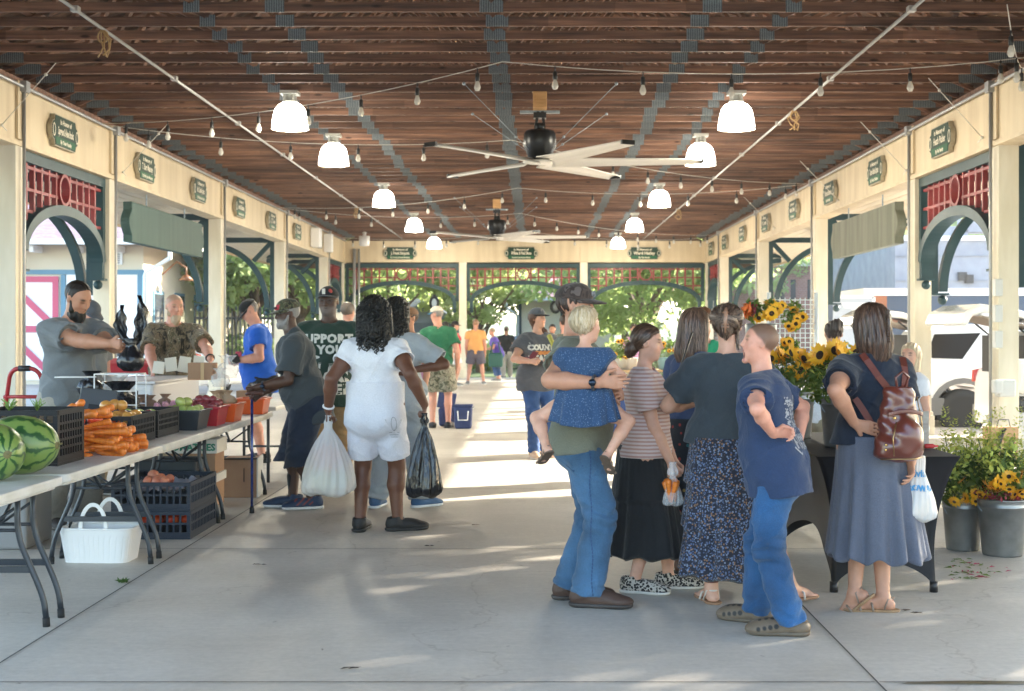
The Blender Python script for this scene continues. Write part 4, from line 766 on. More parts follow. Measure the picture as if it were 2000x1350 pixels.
# ================================================================ implicit surfaces -> one continuous mesh
def V3(p): return np.array([p[0], p[1], p[2]], dtype=np.float32)
def nrm(v): v = np.asarray(v, dtype=np.float64); return v/max(np.linalg.norm(v), 1e-9)
class SDF:
    def __init__(s): s.P = []; s.cuts = []; s.disp = None; s.paints = []
    def cap(s, a, b, ra, rb, k=.015, col=None, sub=False):
        a, b = V3(a), V3(b); R = max(ra, rb)
        def f(X):
            ba = b-a; t = np.clip(((X-a)@ba)/max(float(ba@ba), 1e-9), 0, 1); return np.linalg.norm(X-a-t[:,None]*ba, axis=1)-(ra+(rb-ra)*t)
        s.P.append((f, np.minimum(a,b)-R, np.maximum(a,b)+R, k, col, sub)); return s
    def cyl(s, a, b, ra, rb, k=.01, col=None, flat=None):
        """flat ended tapered cylinder; flat = (axis, factor) squeezes the section"""
        a, b = V3(a), V3(b); R = max(ra, rb)*1.5; L = float(np.linalg.norm(b-a)); ax = (b-a)/max(L, 1e-9)
        def f(X):
            q = X-a; t = q@ax; rd = q-t[:,None]*ax
            if flat is not None: e = V3(flat[0]); c = rd@e; rd = rd+np.outer(c*(1/flat[1]-1), e)
            r = np.linalg.norm(rd, axis=1)-(ra+(rb-ra)*np.clip(t/L, 0, 1)); return np.maximum(r, np.maximum(-t, t-L))
        s.P.append((f, np.minimum(a,b)-R, np.maximum(a,b)+R, k, col, False)); return s
    def ell(s, c, r, Q=None, k=.03, col=None, sub=False):
        """ellipsoid; Q columns = its axes"""
        c = V3(c); r = np.asarray(r, np.float32); Q = np.eye(3, dtype=np.float32) if Q is None else np.asarray(Q, np.float32); R = float(r.max())
        def f(X):
            q = (X-c)@Q; k0 = np.linalg.norm(q/r, axis=1); k1 = np.linalg.norm(q/(r*r), axis=1); return k0*(k0-1)/np.maximum(k1, 1e-6)
        s.P.append((f, c-R, c+R, k, col, sub)); return s
    def tor(s, a, b, ra, rb, Q, k=.03, col=None):
        """tapered column with elliptical section: ra, rb = (side, front) radii at its ends, Q = axes (side, front, up)"""
        a, b = V3(a), V3(b); ra, rb = np.asarray(ra, np.float32), np.asarray(rb, np.float32); Q = np.asarray(Q, np.float32); R = float(max(ra.max(), rb.max())); L = max(float((b-a)@Q[:,2]), 1e-4); m = float(min(ra.min(), rb.min()))
        def f(X):
            q = X-a; z = q@Q[:,2]; t = np.clip(z/L, 0, 1); ctr = a+t[:,None]*(b-a); d = X-ctr; r = ra+(rb-ra)*t[:,None]
            e = np.sqrt((d@Q[:,0]/r[:,0])**2+(d@Q[:,1]/r[:,1])**2); ez = np.maximum(np.maximum(-z, z-L), 0)/m; return (np.sqrt(e*e+ez*ez)-1)*r.min(axis=1)
        s.P.append((f, np.minimum(a,b)-R, np.maximum(a,b)+R, k, col, False)); return s
    def ev(s, X, prims=None):
        d = np.full(len(X), 10., np.float32)
        for f, lo, hi, k, col, sub in (prims or s.P):
            dp = f(X)
            if sub: h = np.clip(.5-.5*(dp+d)/k, 0, 1); d = d*(1-h)-dp*h+k*h*(1-h)
            else: h = np.clip(.5+.5*(d-dp)/k, 0, 1); d = d*(1-h)+dp*h-k*h*(1-h)
        return d
    def mesh(s, vox, base, off=(0,0,0), name='body'):
        lo = np.min([p[1] for p in s.P if not p[5]], 0)-4*vox-.01; hi = np.max([p[2] for p in s.P if not p[5]], 0)+4*vox+.01
        n = np.maximum(((hi-lo)/vox).astype(int)+1, 4); D = np.full(n, 10., np.float32)
        ax = [lo[i]+vox*np.arange(n[i], dtype=np.float32) for i in range(3)]
        def boxed(l, h, mg):
            i0 = np.maximum(((l-mg-lo)/vox).astype(int), 0); i1 = np.minimum(((h+mg-lo)/vox).astype(int)+2, n); return tuple(slice(a, b) for a, b in zip(i0, i1))
        def pts(sl): g = np.meshgrid(ax[0][sl[0]], ax[1][sl[1]], ax[2][sl[2]], indexing='ij'); return np.stack([q.ravel() for q in g], 1), g[0].shape
        for f, l, h, k, col, sub in s.P:
            sl = boxed(l, h, 2*k+3*vox); X, sh = pts(sl)
            if 0 in sh: continue
            dp = f(X).reshape(sh); d = D[sl]
            if sub: w = np.clip(.5-.5*(dp+d)/k, 0, 1); D[sl] = d*(1-w)-dp*w+k*w*(1-w)
            else: w = np.clip(.5+.5*(d-dp)/k, 0, 1); D[sl] = d*(1-w)+dp*w-k*w*(1-w)
        near = np.abs(D) < .06
        if s.disp is not None or s.cuts:
            idx = np.argwhere(D < .05); X = (lo+vox*idx).astype(np.float32); v = D[tuple(idx.T)]
            if s.disp is not None: v = v-s.disp(X)
            for c in s.cuts: v = np.maximum(v, c(X))
            D[tuple(idx.T)] = v
        D[[0,-1],:,:] = 1; D[:,[0,-1],:] = 1; D[:,:,[0,-1]] = 1
        S = D < 0; C = np.zeros(n-1, np.int8)
        for i in (0,1):
            for j in (0,1):
                for k in (0,1): C += S[i:n[0]-1+i, j:n[1]-1+j, k:n[2]-1+k]
        act = np.argwhere((C > 0) & (C < 8))
        if not len(act): return None
        vid = np.full(n-1, -1, np.int32); vid[tuple(act.T)] = np.arange(len(act))
        acc = np.zeros((len(act),3)); cnt = np.zeros(len(act))
        cor = [np.array(c) for c in ((0,0,0),(1,0,0),(0,1,0),(1,1,0),(0,0,1),(1,0,1),(0,1,1),(1,1,1))]
        for a, b in ((0,1),(2,3),(4,5),(6,7),(0,2),(1,3),(4,6),(5,7),(0,4),(1,5),(2,6),(3,7)):
            da = D[tuple((act+cor[a]).T)]; db_ = D[tuple((act+cor[b]).T)]; m = (da < 0) != (db_ < 0); t = np.where(m, da/(da-db_+1e-12), 0)
            acc += m[:,None]*(cor[a]+t[:,None]*(cor[b]-cor[a])); cnt += m
        P = (lo+vox*(act+acc/cnt[:,None]))
        F = []
        for axis in range(3):
            u, v = [(1,2),(2,0),(0,1)][axis]; sl0 = [slice(1,-1)]*3; sl1 = [slice(1,-1)]*3; sl0[axis] = slice(0,-1); sl1[axis] = slice(1,None)
            s0 = S[tuple(sl0)]; s1 = S[tuple(sl1)]; e = np.argwhere(s0 != s1)
            if not len(e): continue
            base_i = e.copy(); 
            for q in range(3):
                if q != axis: base_i[:,q] += 1
            fl_ = s0[tuple(e.T)]; eu = np.zeros(3,int); eu[u] = 1; evv = np.zeros(3,int); evv[v] = 1
            q = np.stack([vid[tuple((base_i-eu-evv).T)], vid[tuple((base_i-evv).T)], vid[tuple(base_i.T)], vid[tuple((base_i-eu).T)]], 1)
            q[~fl_] = q[~fl_][:, ::-1]; F.append(q)
        F = np.concatenate(F); F = F[(F >= 0).all(1)]
        # one relaxation pass takes the voxel steps off
        nb = np.zeros_like(P); c2 = np.zeros(len(P))
        for i in range(4):
            a, b = F[:,i], F[:,(i+1) % 4]; np.add.at(nb, a, P[b]); np.add.at(c2, a, 1)
        c2 = np.maximum(c2, 1); P = P*.45+.55*nb/c2[:,None]
        me = bpy.data.meshes.new(name); off = np.asarray(off); me.vertices.add(len(P)); me.vertices.foreach_set('co', (P-off).astype(np.float32).ravel())
        me.loops.add(len(F)*4); me.loops.foreach_set('vertex_index', F.ravel().astype(np.int32)); me.polygons.add(len(F)); me.polygons.foreach_set('loop_start', np.arange(0, len(F)*4, 4)); me.update(calc_edges=True); me.validate()
        me.polygons.foreach_set('use_smooth', np.ones(len(me.polygons), bool))
        X = P.astype(np.float32); colr = np.tile(np.append(np.asarray(base, np.float32), 1), (len(P),1))
        for f, l, h, k, col, sub in s.P:
            if col is None: continue
            m = ((X > l-.02) & (X < h+.02)).all(1)
            if m.any(): w = np.clip(1-np.abs(f(X[m]))/max(.5*k, vox*.8), 0, 1)[:,None]; colr[m,:3] = colr[m,:3]*(1-w)+np.asarray(col)*w
        for fn in s.paints:
            w, col = fn(X); w = np.clip(w, 0, 1)[:,None]; colr[:,:3] = colr[:,:3]*(1-w)+np.asarray(col)*w
        at_ = me.color_attributes.new('Col', 'FLOAT_COLOR', 'POINT'); at_.data.foreach_set('color', colr.astype(np.float32).ravel())
        return me
def ik(a, c, l1, l2, pole):
    a, c = np.asarray(a, float), np.asarray(c, float); d = c-a; L = np.linalg.norm(d)
    if L > (l1+l2)*.995: c = a+d/L*(l1+l2)*.995; d = c-a; L = np.linalg.norm(d)
    L = max(L, abs(l1-l2)+.01); x = (l1*l1-l2*l2+L*L)/(2*L); h = math.sqrt(max(l1*l1-x*x, 0)); u = d/np.linalg.norm(d); p = np.asarray(pole, float); p = p-u*(p@u); return a+u*x+nrm(p)*h, c
SKIN = {'fair':(.56,.31,.22), 'pink':(.58,.28,.20), 'tan':(.44,.22,.14), 'dark':(.075,.034,.021), 'brown':(.125,.052,.030)}
mSkin = VC('skin', .48, sub=.12, mott=.07, ms=30, spec=.35); mHairM = VC('hair', .45, bump=.3, bs=110, mott=.12, ms=60, spec=.4); mShoeM = VC('shoe_leather', .6, bump=.2, bs=70, mott=.12)
mEye = VC('eyeball', .15, mott=0)
def cloth(name, col, kind='knit', rough=.85, col2=None, **k):
    def ex(nt, b, tc):
        N, L = nt.nodes, nt.links
        n = N.new('ShaderNodeTexNoise'); n.inputs['Scale'].default_value = 9; n.inputs['Detail'].default_value = 3; n.inputs['Distortion'].default_value = 1.2; L.new(tc.outputs['Object'], n.inputs['Vector'])
        n2 = N.new('ShaderNodeTexNoise'); n2.inputs['Scale'].default_value = 260; n2.inputs['Detail'].default_value = 2; L.new(tc.outputs['Object'], n2.inputs['Vector'])
        ma = N.new('ShaderNodeMath'); ma.operation = 'MULTIPLY_ADD'; ma.inputs[1].default_value = .12; L.new(n2.outputs['Fac'], ma.inputs[0]); L.new(n.outputs['Fac'], ma.inputs[2])
        bp = N.new('ShaderNodeBump'); bp.inputs['Strength'].default_value = .38; bp.inputs['Distance'].default_value = .025; L.new(ma.outputs[0], bp.inputs['Height']); L.new(bp.outputs[0], b.inputs['Normal'])
        cr = N.new('ShaderNodeValToRGB'); L.new(n2.outputs['Fac'], cr.inputs[0]); e = cr.color_ramp.elements; f = .84 if kind != 'denim' else .80
        e[0].position = .3; e[0].color = (*[c*f for c in col],1); e[1].position = .7; e[1].color = (*[min(1,c*(2-f)) for c in col],1); out = cr.outputs[0]
        if kind == 'stripe':
            w = N.new('ShaderNodeTexWave'); w.bands_direction = 'Z'; w.inputs['Scale'].default_value = k.get('sc', 10); w.inputs['Distortion'].default_value = .35; w.inputs['Detail Scale'].default_value = 2; L.new(tc.outputs['Object'], w.inputs['Vector'])
            r = N.new('ShaderNodeValToRGB'); L.new(w.outputs['Fac'], r.inputs[0]); r.color_ramp.elements[0].position = .35; r.color_ramp.elements[1].position = .55; r.color_ramp.elements[0].color = (*col,1); r.color_ramp.elements[1].color = (*col2,1); out = r.outputs[0]
        elif kind in ('camo', 'treecamo'):
            mp = N.new('ShaderNodeMapping'); mp.inputs['Scale'].default_value = (1,1,.45 if kind == 'treecamo' else 1); L.new(tc.outputs['Object'], mp.inputs[0])
            c1 = N.new('ShaderNodeTexNoise'); c1.inputs['Scale'].default_value = k.get('sc', 14); c1.inputs['Detail'].default_value = 4 if kind == 'treecamo' else 1.5; c1.inputs['Roughness'].default_value = .7; c1.inputs['Distortion'].default_value = .8; L.new(mp.outputs[0], c1.inputs['Vector'])
            r = N.new('ShaderNodeValToRGB'); r.color_ramp.interpolation = 'CONSTANT' if kind == 'camo' else 'LINEAR'; L.new(c1.outputs['Fac'], r.inputs[0]); el = r.color_ramp.elements; pal = col2
            el[0].position = 0; el[0].color = (*pal[0],1); el[1].position = .43; el[1].color = (*pal[1],1)
            for pos, c in zip((.51,.58,.66), pal[2:]): q = el.new(pos); q.color = (*c,1)
            out = r.outputs[0]
        elif kind in ('floral', 'dots', 'leopard'):
            v = N.new('ShaderNodeTexVoronoi'); v.inputs['Scale'].default_value = k.get('sc', 60); L.new(tc.outputs['Object'], v.inputs['Vector']); th = k.get('th', .32)
            r = N.new('ShaderNodeValToRGB'); r.color_ramp.interpolation = 'CONSTANT'; L.new(v.outputs['Distance'], r.inputs[0]); r.color_ramp.elements[0].color = (1,1,1,1); r.color_ramp.elements[1].position = th; r.color_ramp.elements[1].color = (0,0,0,1)
            sp = N.new('ShaderNodeSeparateColor'); L.new(v.outputs['Color'], sp.inputs[0]); r2 = N.new('ShaderNodeValToRGB'); r2.color_ramp.interpolation = 'CONSTANT'; L.new(sp.outputs[0], r2.inputs[0]); el = r2.color_ramp.elements; pal = col2
            el[0].color = (*pal[0],1); el[1].position = 1/len(pal); el[1].color = (*pal[1 % len(pal)],1)
            for i in range(2, len(pal)): q = el.new(i/len(pal)); q.color = (*pal[i],1)
            mx = N.new('ShaderNodeMix'); mx.data_type = 'RGBA'; L.new(r.outputs[0], mx.inputs['Factor']); L.new(cr.outputs[0], mx.inputs['A']); L.new(r2.outputs[0], mx.inputs['B']); out = mx.outputs['Result']
        elif kind == 'plaid':
            w = N.new('ShaderNodeTexChecker'); w.inputs['Scale'].default_value = 14; w.inputs['Color1'].default_value = (*col,1); w.inputs['Color2'].default_value = (*col2,1); L.new(tc.outputs['Object'], w.inputs['Vector']); out = w.outputs[0]
        elif kind == 'denim':
            f2 = N.new('ShaderNodeTexNoise'); f2.inputs['Scale'].default_value = 3.2; f2.inputs['Detail'].default_value = 5; L.new(tc.outputs['Object'], f2.inputs['Vector']); r = N.new('ShaderNodeMapRange'); r.inputs[1].default_value = .3; r.inputs[2].default_value = .7; r.inputs[3].default_value = .60; r.inputs[4].default_value = 1.5; L.new(f2.outputs['Fac'], r.inputs[0])
            s = N.new('ShaderNodeVectorMath'); s.operation = 'SCALE'; L.new(cr.outputs[0], s.inputs[0]); L.new(r.outputs[0], s.inputs['Scale']); out = s.outputs[0]
        L.new(out, b.inputs['Base Color']); b.inputs['Sheen Weight'].default_value = .15; b.inputs['Sheen Roughness'].default_value = .5
    return M(name, col, rough, spec=.25, extra=ex)
# ================================================================ people
class Person:
    def __init__(s, loc, yaw, H, label, skin='fair', sex='m', w=1., belly=0., lean=0., slean=0., twist=0., head=(0,0,0), vox=.0075, hs=None, feet=None, hands=(None,None), elbow=(None,None), grip=('relax','relax'), pelvis=None, toes=(8,-8), pz=None, handdir=(None,None), palm=(None,None), sit=None, knees=(None,None), group='people at the market', hipw=1., legw=1., armw=1.):
        s.root = empty('person', loc, label, 'person', group); s.loc = np.array(loc, float); s.H = H; s.vox = vox; s.sex = sex; s.w = w; s.belly = belly
        y = R_(yaw); F = np.array([math.sin(y), -math.cos(y), 0]); R = np.array([F[1], -F[0], 0]); U = np.array([0,0,1.])
        s.F, s.R, s.U = F, R, U; h = H; s.skin = SKIN[skin] if isinstance(skin, str) else skin
        L = lambda r, f, z: s.loc+R*r+F*f+U*z
        s.L = L; P = L(0,0,.525*h) if pelvis is None else np.array(pelvis, float); 
        if pz is not None: P = P+U*(pz-.525*h)
        s.P = P; a, b = R_(lean), R_(slean); u = nrm(U*math.cos(a)*math.cos(b)+F*math.sin(a)+R*math.sin(b)); tw = R_(twist)
        Rt = R*math.cos(tw)+F*math.sin(tw); ft = nrm(np.cross(u, Rt)*-1 if 0 else np.cross(u, Rt)); 
        if ft@(F*math.cos(tw)-R*math.sin(tw)) < 0: ft = -ft
        rt = nrm(Rt-u*(Rt@u)); s.u, s.rt, s.ft = u, rt, ft
        T = lambda r, f, z: P+rt*r+ft*f+u*z
        s.T = T; shw = (.104 if sex == 'm' else .090)*h*w**.62; s.shw = shw
        mid = nrm(u*.6+U*.4); s.Q = np.stack([rt, ft, u], 1); s.Q0 = np.stack([R, F, U], 1)
        s.sh = [T(-shw,-.005*h,.268*h), T(shw,-.005*h,.268*h)]      # left, right (right = person's right)
        s.neck = T(0,-.012*h,.305*h); l1, l2 = .172*h, .150*h; s.hl = .105*h
        s.el, s.wr = [], []
        for i, sg in enumerate((-1, 1)):
            t = hands[i]
            if t is None: t = T(0,0,0)*0+s.sh[i]+R*sg*.035*h+F*.02*h-U*.315*h
            elif isinstance(t, tuple): t = L(*t)
            t = np.array(t, float); pole = elbow[i] if elbow[i] is not None else (sg*.6, -1., -.15)
            if isinstance(pole, tuple): pole = R*pole[0]+F*pole[1]+U*pole[2]
            e, wv = ik(s.sh[i], t, l1, l2, pole); s.el.append(e); s.wr.append(wv)
        s.hip = [P-R*.050*h*hipw*w**.5-U*.01*h, P+R*.050*h*hipw*w**.5-U*.01*h]; feet = feet or ((-.055*h,0,0),(.055*h,0,0)); s.kn, s.an, s.toe = [], [], []
        for i, sg in enumerate((-1, 1)):
            ft_ = feet[i]; ank = (L(ft_[0], ft_[1], (ft_[2] if len(ft_) > 2 else 0)+.043*h)) if isinstance(ft_, tuple) else np.array(ft_, float)
            kp = knees[i] if knees[i] is not None else R*sg*.12+F
            if isinstance(kp, tuple): kp = R*kp[0]+F*kp[1]+U*kp[2]
            k_, ank = ik(s.hip[i], ank, .245*h, .240*h, kp); s.kn.append(k_); s.an.append(ank)
            tv = toes[i]
            if isinstance(tv, (int, float)): ta = R_(tv); td = F*math.cos(ta)+R*math.sin(-ta if 0 else ta)*-1 if 0 else F*math.cos(ta)-R*math.sin(ta)
            else: td = nrm(R*tv[0]+F*tv[1]+U*tv[2])
            s.toe.append(td)
        # head
        hy, hp, hr = [R_(q) for q in head]; hf = F*math.cos(hy)+R*math.sin(hy); hr_ = R*math.cos(hy)-F*math.sin(hy); hu = U.copy()
        hf, hu = hf*math.cos(hp)-hu*math.sin(hp), hu*math.cos(hp)+hf*math.sin(hp); hr_, hu = hr_*math.cos(hr)-hu*math.sin(hr), hu*math.cos(hr)+hr_*math.sin(hr)
        s.hs = hs or .132*h; s.HQ = np.stack([hr_, hf, hu], 1); s.hc = s.neck+mid*(.045*h)+hu*.5*s.hs+hf*.10*s.hs
        s.hd = lambda r, f, z: s.hc+(hr_*r+hf*f+hu*z)*s.hs
        s.grip, s.handdir, s.palm = grip, handdir, palm; s.legw, s.armw = legw, armw; s.hipw = hipw
    def child(s, name, me, mat, parent=None):
        if me is None: return None
        me.materials.clear(); me.materials.append(mat); return link_mesh(name, me, parent or s.root)
    def torso(s, B, x=0., k=.05, hemr=None):
        """trunk grown outward by x"""
        h, w, sx = s.H, s.w, s.sex; T, Q = s.T, s.Q; g = .5+.5*w
        hipx = (.090 if sx == 'm' else .100)*h*w*s.hipw
        B.tor(s.P-s.U*.045*h, s.P+s.u*.03*h, (hipx*.86+x,.066*h*g+x), (hipx+x,.068*h*g+x), s.Q0, k)
        wx = (.085 if sx == 'm' else .072)*h*w
        B.tor(T(0,.004*h,.03*h), T(0,.006*h,.14*h), (hipx*.98+x,.066*h*g+x), (wx+x,.060*h*g+x), Q, k)
        B.tor(T(0,.004*h,.13*h), T(0,-.002*h,.235*h), (wx+x,.060*h*g+x), ((.096 if sx == 'm' else .082)*h*w+x,.066*h*g+x), Q, k)
        cw = (.096 if sx == 'm' else .082)*h*w
        B.tor(T(0,-.002*h,.21*h), T(0,-.008*h,.262*h), (cw+x,.064*h*g+x), (cw*.80+x,.048*h+x), Q, k)
        for q in (-1,1): B.cap(T(q*s.shw*.86,-.006*h,.258*h), T(q*.030*h,-.014*h,.292*h), .0315*h*g+x, .031*h+x*.85, k*.55)
        if s.belly: B.ell(T(0,.045*h*s.belly,.065*h), (.080*h*w+x,(.055+.03*s.belly)*h+x,.085*h+x), Q, k)
        if sx == 'f':
            for q in (-1,1): B.ell(T(q*.040*h*w,.050*h,.205*h), (.038*h*w+x,.036*h+x,.040*h+x), Q, k*.7)
        for q in (-1,1): B.ell(s.P+s.R*q*.042*h*s.hipw*w-s.F*.030*h-s.U*.02*h, (.050*h*s.hipw*w**.5+x*.7,.050*h*g+x*.7,.055*h+x*.7), s.Q0, k*.8)
    def hand(s, B, i):
        h = s.H/1.75; sg = (-1,1)[i]; w = s.wr[i]; fa = nrm(s.wr[i]-s.el[i]); d = fa if s.handdir[i] is None else nrm(s.handdir[i])
        n = s.palm[i] if s.palm[i] is not None else -s.R*sg       # palm faces the body
        n = nrm(np.asarray(n, float)-d*(np.asarray(n, float)@d)); th = nrm(np.cross(n, d))*(-1 if i else 1)     # toward the thumb
        if s.palm[i] is None and th@s.F < 0: th = -th
        g = s.grip[i]; cur = {'relax':(.35,.45,.35),'fist':(1.35,1.55,1.0),'flat':(.08,.1,.08),'hold':(.75,.9,.6),'hook':(1.1,1.3,.7)}[g]
        kc = w+d*.085*h
        B.tor(w+d*.012*h, kc, (.026*h,.016*h), (.040*h,.0145*h), np.stack([th, n, d], 1), .012)
        s.hc_ = kc
        for j, (o, ln) in enumerate(((.030,.072),(.010,.080),(-.010,.075),(-.029,.058))):
            p = w+d*(.083 if j not in (0,3) else .078)*h+th*o*h; ang = 0; r = .0092*h*(1 if j < 3 else .88)
            for q, (fr, c) in enumerate(zip((.45,.30,.25), cur)):
                ang += c*(1+.12*j*(g != 'flat')); e = nrm(d*math.cos(ang)+n*math.sin(ang)+th*o*(1.2 if g == 'flat' else .4)); p2 = p+e*ln*h*fr*1.08; B.cap(p, p2, r, r*.9, .004); p = p2; r *= .92
        p = w+d*.022*h+th*.022*h; e = nrm(d*.75+th*.75+n*(.25 if g != 'fist' else .55)); p2 = p+e*.045*h; B.cap(p, p2, .013*h, .0115*h, .010)
        e = nrm(d*.9+th*(.25 if g == 'flat' else -.15)+n*(.3 if g == 'flat' else .6)); p3 = p2+e*.030*h; B.cap(p2, p3, .0112*h, .0095*h, .004); B.cap(p3, p3+nrm(e+n*.2)*.022*h, .0095*h, .008*h, .004)
    def body(s, head=True, handsd=True, beardpaint=None, lips=None, brow=(.08,.05,.035), mouth_open=False, buzz=None, bald=False, feetbare=(True,True), fat=1., female_brow=False, stubble=None, barefoot=False, eyes=True, arms=True):
        h = s.H; B = SDF(); s.torso(B, 0)
        g = s.w**.35
        B.cap(s.neck-s.u*.02*h, s.neck+nrm(s.hc-s.neck)*.065*h, .036*h*g*(1 if s.sex == 'm' else .86), .032*h*g*(1 if s.sex == 'm' else .84), .03)
        for i in (0,1):
            if arms:
                aw = s.armw*g; m = s.el[i]*.5+s.wr[i]*.5; um = s.sh[i]*.5+s.el[i]*.5
                B.cap(s.sh[i], um, .032*h*aw, .029*h*aw, .03); B.cap(um, s.el[i], .029*h*aw, .0225*h*aw, .02); B.cap(s.el[i], s.el[i]*.68+s.wr[i]*.32, .0235*h*aw, .0245*h*aw, .015); B.cap(s.el[i]*.68+s.wr[i]*.32, s.wr[i], .0245*h*aw, .0150*h*aw, .015)
                if handsd: s.hand(B, i)
            lw = s.legw*g; cal = s.kn[i]*.66+s.an[i]*.34; back = nrm(np.cross(np.cross(s.an[i]-s.hip[i], s.toe[i]), s.an[i]-s.hip[i])*-1+1e-6)
            B.cap(s.hip[i], s.kn[i]*.5+s.hip[i]*.5, .054*h*lw, .046*h*lw, .04); B.cap(s.kn[i]*.5+s.hip[i]*.5, s.kn[i], .046*h*lw, .0325*h*lw, .03)
            bk = -nrm(s.toe[i]-0*s.U) if abs(s.toe[i][2]) < .5 else -s.F
            B.cap(s.kn[i], cal, .032*h*lw, .031*h*lw, .02); B.cap(s.kn[i]*.86+s.an[i]*.14+bk*.008*h, cal+bk*.012*h, .026*h*lw, .029*h*lw, .02); B.cap(cal+bk*.008*h, s.an[i], .030*h*lw, .0205*h*lw, .02)
            t = s.toe[i]; a = s.an[i]; sd = nrm(np.cross(t, s.U)) if abs(t[2]) < .8 else s.R; dn = nrm(np.cross(sd, t)); dn = dn if dn[2] < 0 else -dn
            if abs(t[2]) >= .8: dn = -s.F if t[2] < 0 else s.F
            hl_ = a+dn*.022*h-t*.018*h; B.cap(a, hl_, .021*h, .019*h, .015); B.cap(hl_, a+t*.085*h+dn*.030*h, .017*h, .0125*h, .02); B.cap(a, a+t*.07*h+dn*.022*h, .018*h, .014*h, .02)
            B.cap(a+t*.08*h+dn*.031*h-sd*.014*h, a+t*.08*h+dn*.031*h+sd*.014*h, .012*h, .012*h, .015)
            if barefoot:
                for j in range(5): o = (j-2)*.0105*h; B.cap(a+t*.085*h+dn*.033*h+sd*o, a+t*(.118-.004*abs(j-1.2))*h+dn*.034*h+sd*o*1.05, .0065*h, .006*h, .004)
        if head:
            q = s.hs; H_, Q = s.hd, s.HQ; K = .16*q; fe = s.sex == 'f'; sk_ = np.array(s.skin)
            B.ell(H_(0,-.07,.13), (.335*q*fat**.5,.405*q,.365*q), Q, K*.8); B.ell(H_(0,.10,-.10), (.265*q*fat,.285*q,.36*q), Q, K); B.ell(H_(0,.17,-.34), (.18*q*fat,.17*q,.15*q), Q, K*.9); B.ell(H_(0,.275,-.425), (.085*q,.07*q,.065*q), Q, K*.5)
            B.cap(H_(-.17,.265,.105), H_(.17,.265,.105), (.052 if not fe else .042)*q, (.052 if not fe else .042)*q, K*.45)
            for e in (-1,1):
                B.ell(H_(e*.175*fat,.215,-.13), (.10*q,.10*q,.10*q), Q, K*.6)
                B.ell(H_(e*.145,.385,.0), (.075*q,.06*q,.05*q), Q, .022*q/.23 if 0 else .05*q, None, True)
                B.ell(H_(e*.335*fat**.5,-.03,-.03), (.035*q,.085*q,.125*q), Q, .02*q, np.clip(sk_*1.05+np.array([.02,0,0]),0,1)); B.ell(H_(e*.375*fat**.5,.0,-.03), (.02*q,.05*q,.085*q), Q, .02*q, sk_*.75, True)
            B.cap(H_(0,.345,.05), H_(0,.425,-.115), .036*q, .050*q, .05*q); 
            for e in (-1,1): B.ell(H_(e*.052,.375,-.135), (.036*q,.045*q,.034*q), Q, .03*q)
            B.ell(H_(0,.30,-.25), (.12*q,.07*q,.07*q), Q, .06*q)
            lc = lips or (sk_*np.array([.80,.45,.45]))
            if mouth_open:
                B.ell(H_(0,.36,-.34), (.085*q,.12*q,.125*q), Q, .02*q, None, True); B.cap(H_(-.08,.345,-.225), H_(.08,.345,-.225), .022*q, .022*q, .02*q, lc); B.cap(H_(-.075,.325,-.475), H_(.075,.325,-.475), .022*q, .022*q, .02*q, lc); B.ell(H_(0,.29,-.50), (.10*q,.08*q,.07*q), Q, .04*q)
                B.paints.append(lambda X: (np.clip(1.3-np.linalg.norm(((X-V3(H_(0,.26,-.34)))@Q)/(np.array([.09,.105,.13])*q), axis=1), 0, 1)*5, (.12,.02,.02)))
            else:
                B.cap(H_(-.085,.338,-.237), H_(.085,.338,-.237), .019*q, .019*q, .02*q, lc); B.cap(H_(-.07,.338,-.275), H_(.07,.338,-.275), .022*q, .022*q, .02*q, lc)
                B.paints.append(lambda X: (1-np.linalg.norm(((X-V3(H_(0,.37,-.256)))@Q)/(np.array([.10,.07,.011])*q), axis=1), sk_*.30))
            for e in (-1,1):
                B.paints.append(lambda X, e=e: (1.6*(1-np.linalg.norm(((X-V3(H_(e*.155,.33,.118)))@Q)/(np.array([.115,.12,.036 if fe else .05])*q), axis=1)), brow))
                B.paints.append(lambda X, e=e: (1.5*(1-np.linalg.norm(((X-V3(H_(e*.143,.33,.028)))@Q)/(np.array([.095,.10,.026])*q), axis=1)), (.04,.022,.018)))
                B.paints.append(lambda X, e=e: (.45*(1-np.linalg.norm(((X-V3(H_(e*.16,.27,-.15)))@Q)/(np.array([.13,.16,.12])*q), axis=1)), (sk_[0]*1.05,sk_[1]*.7,sk_[2]*.7)))
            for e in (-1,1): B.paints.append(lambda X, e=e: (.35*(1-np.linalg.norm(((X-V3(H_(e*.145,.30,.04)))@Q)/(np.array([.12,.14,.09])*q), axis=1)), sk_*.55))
            if buzz is not None:
                def bz(X):
                    p = (X-V3(s.hc))@Q/q; zl = np.interp(p[:,1], [-.45,-.12,.0,.12,.24,.36], [-.30,-.16,.02,.10,.26,.34]); return np.clip((p[:,2]-zl)*12, 0, 1)*.9, buzz
                B.paints.append(bz)
            if stubble is not None:
                def sb(X):
                    p = (X-V3(s.hc))@Q/q; m = np.clip((-.14-p[:,2]-.25*np.clip(np.abs(p[:,0])*0,0,1))*9, 0, 1)*np.clip((p[:,1]-.02)*9, 0, 1)*np.clip((p[:,2]+.62)*9, 0, 1); lipz = np.exp(-((p[:,2]+.256)/.035)**2-(p[:,0]/.10)**2); return m*(1-lipz)*.85, stubble
                B.paints.append(sb)
        me = B.mesh(s.vox, s.skin, s.loc); s.bo = s.child('body', me, mSkin); s.B = B
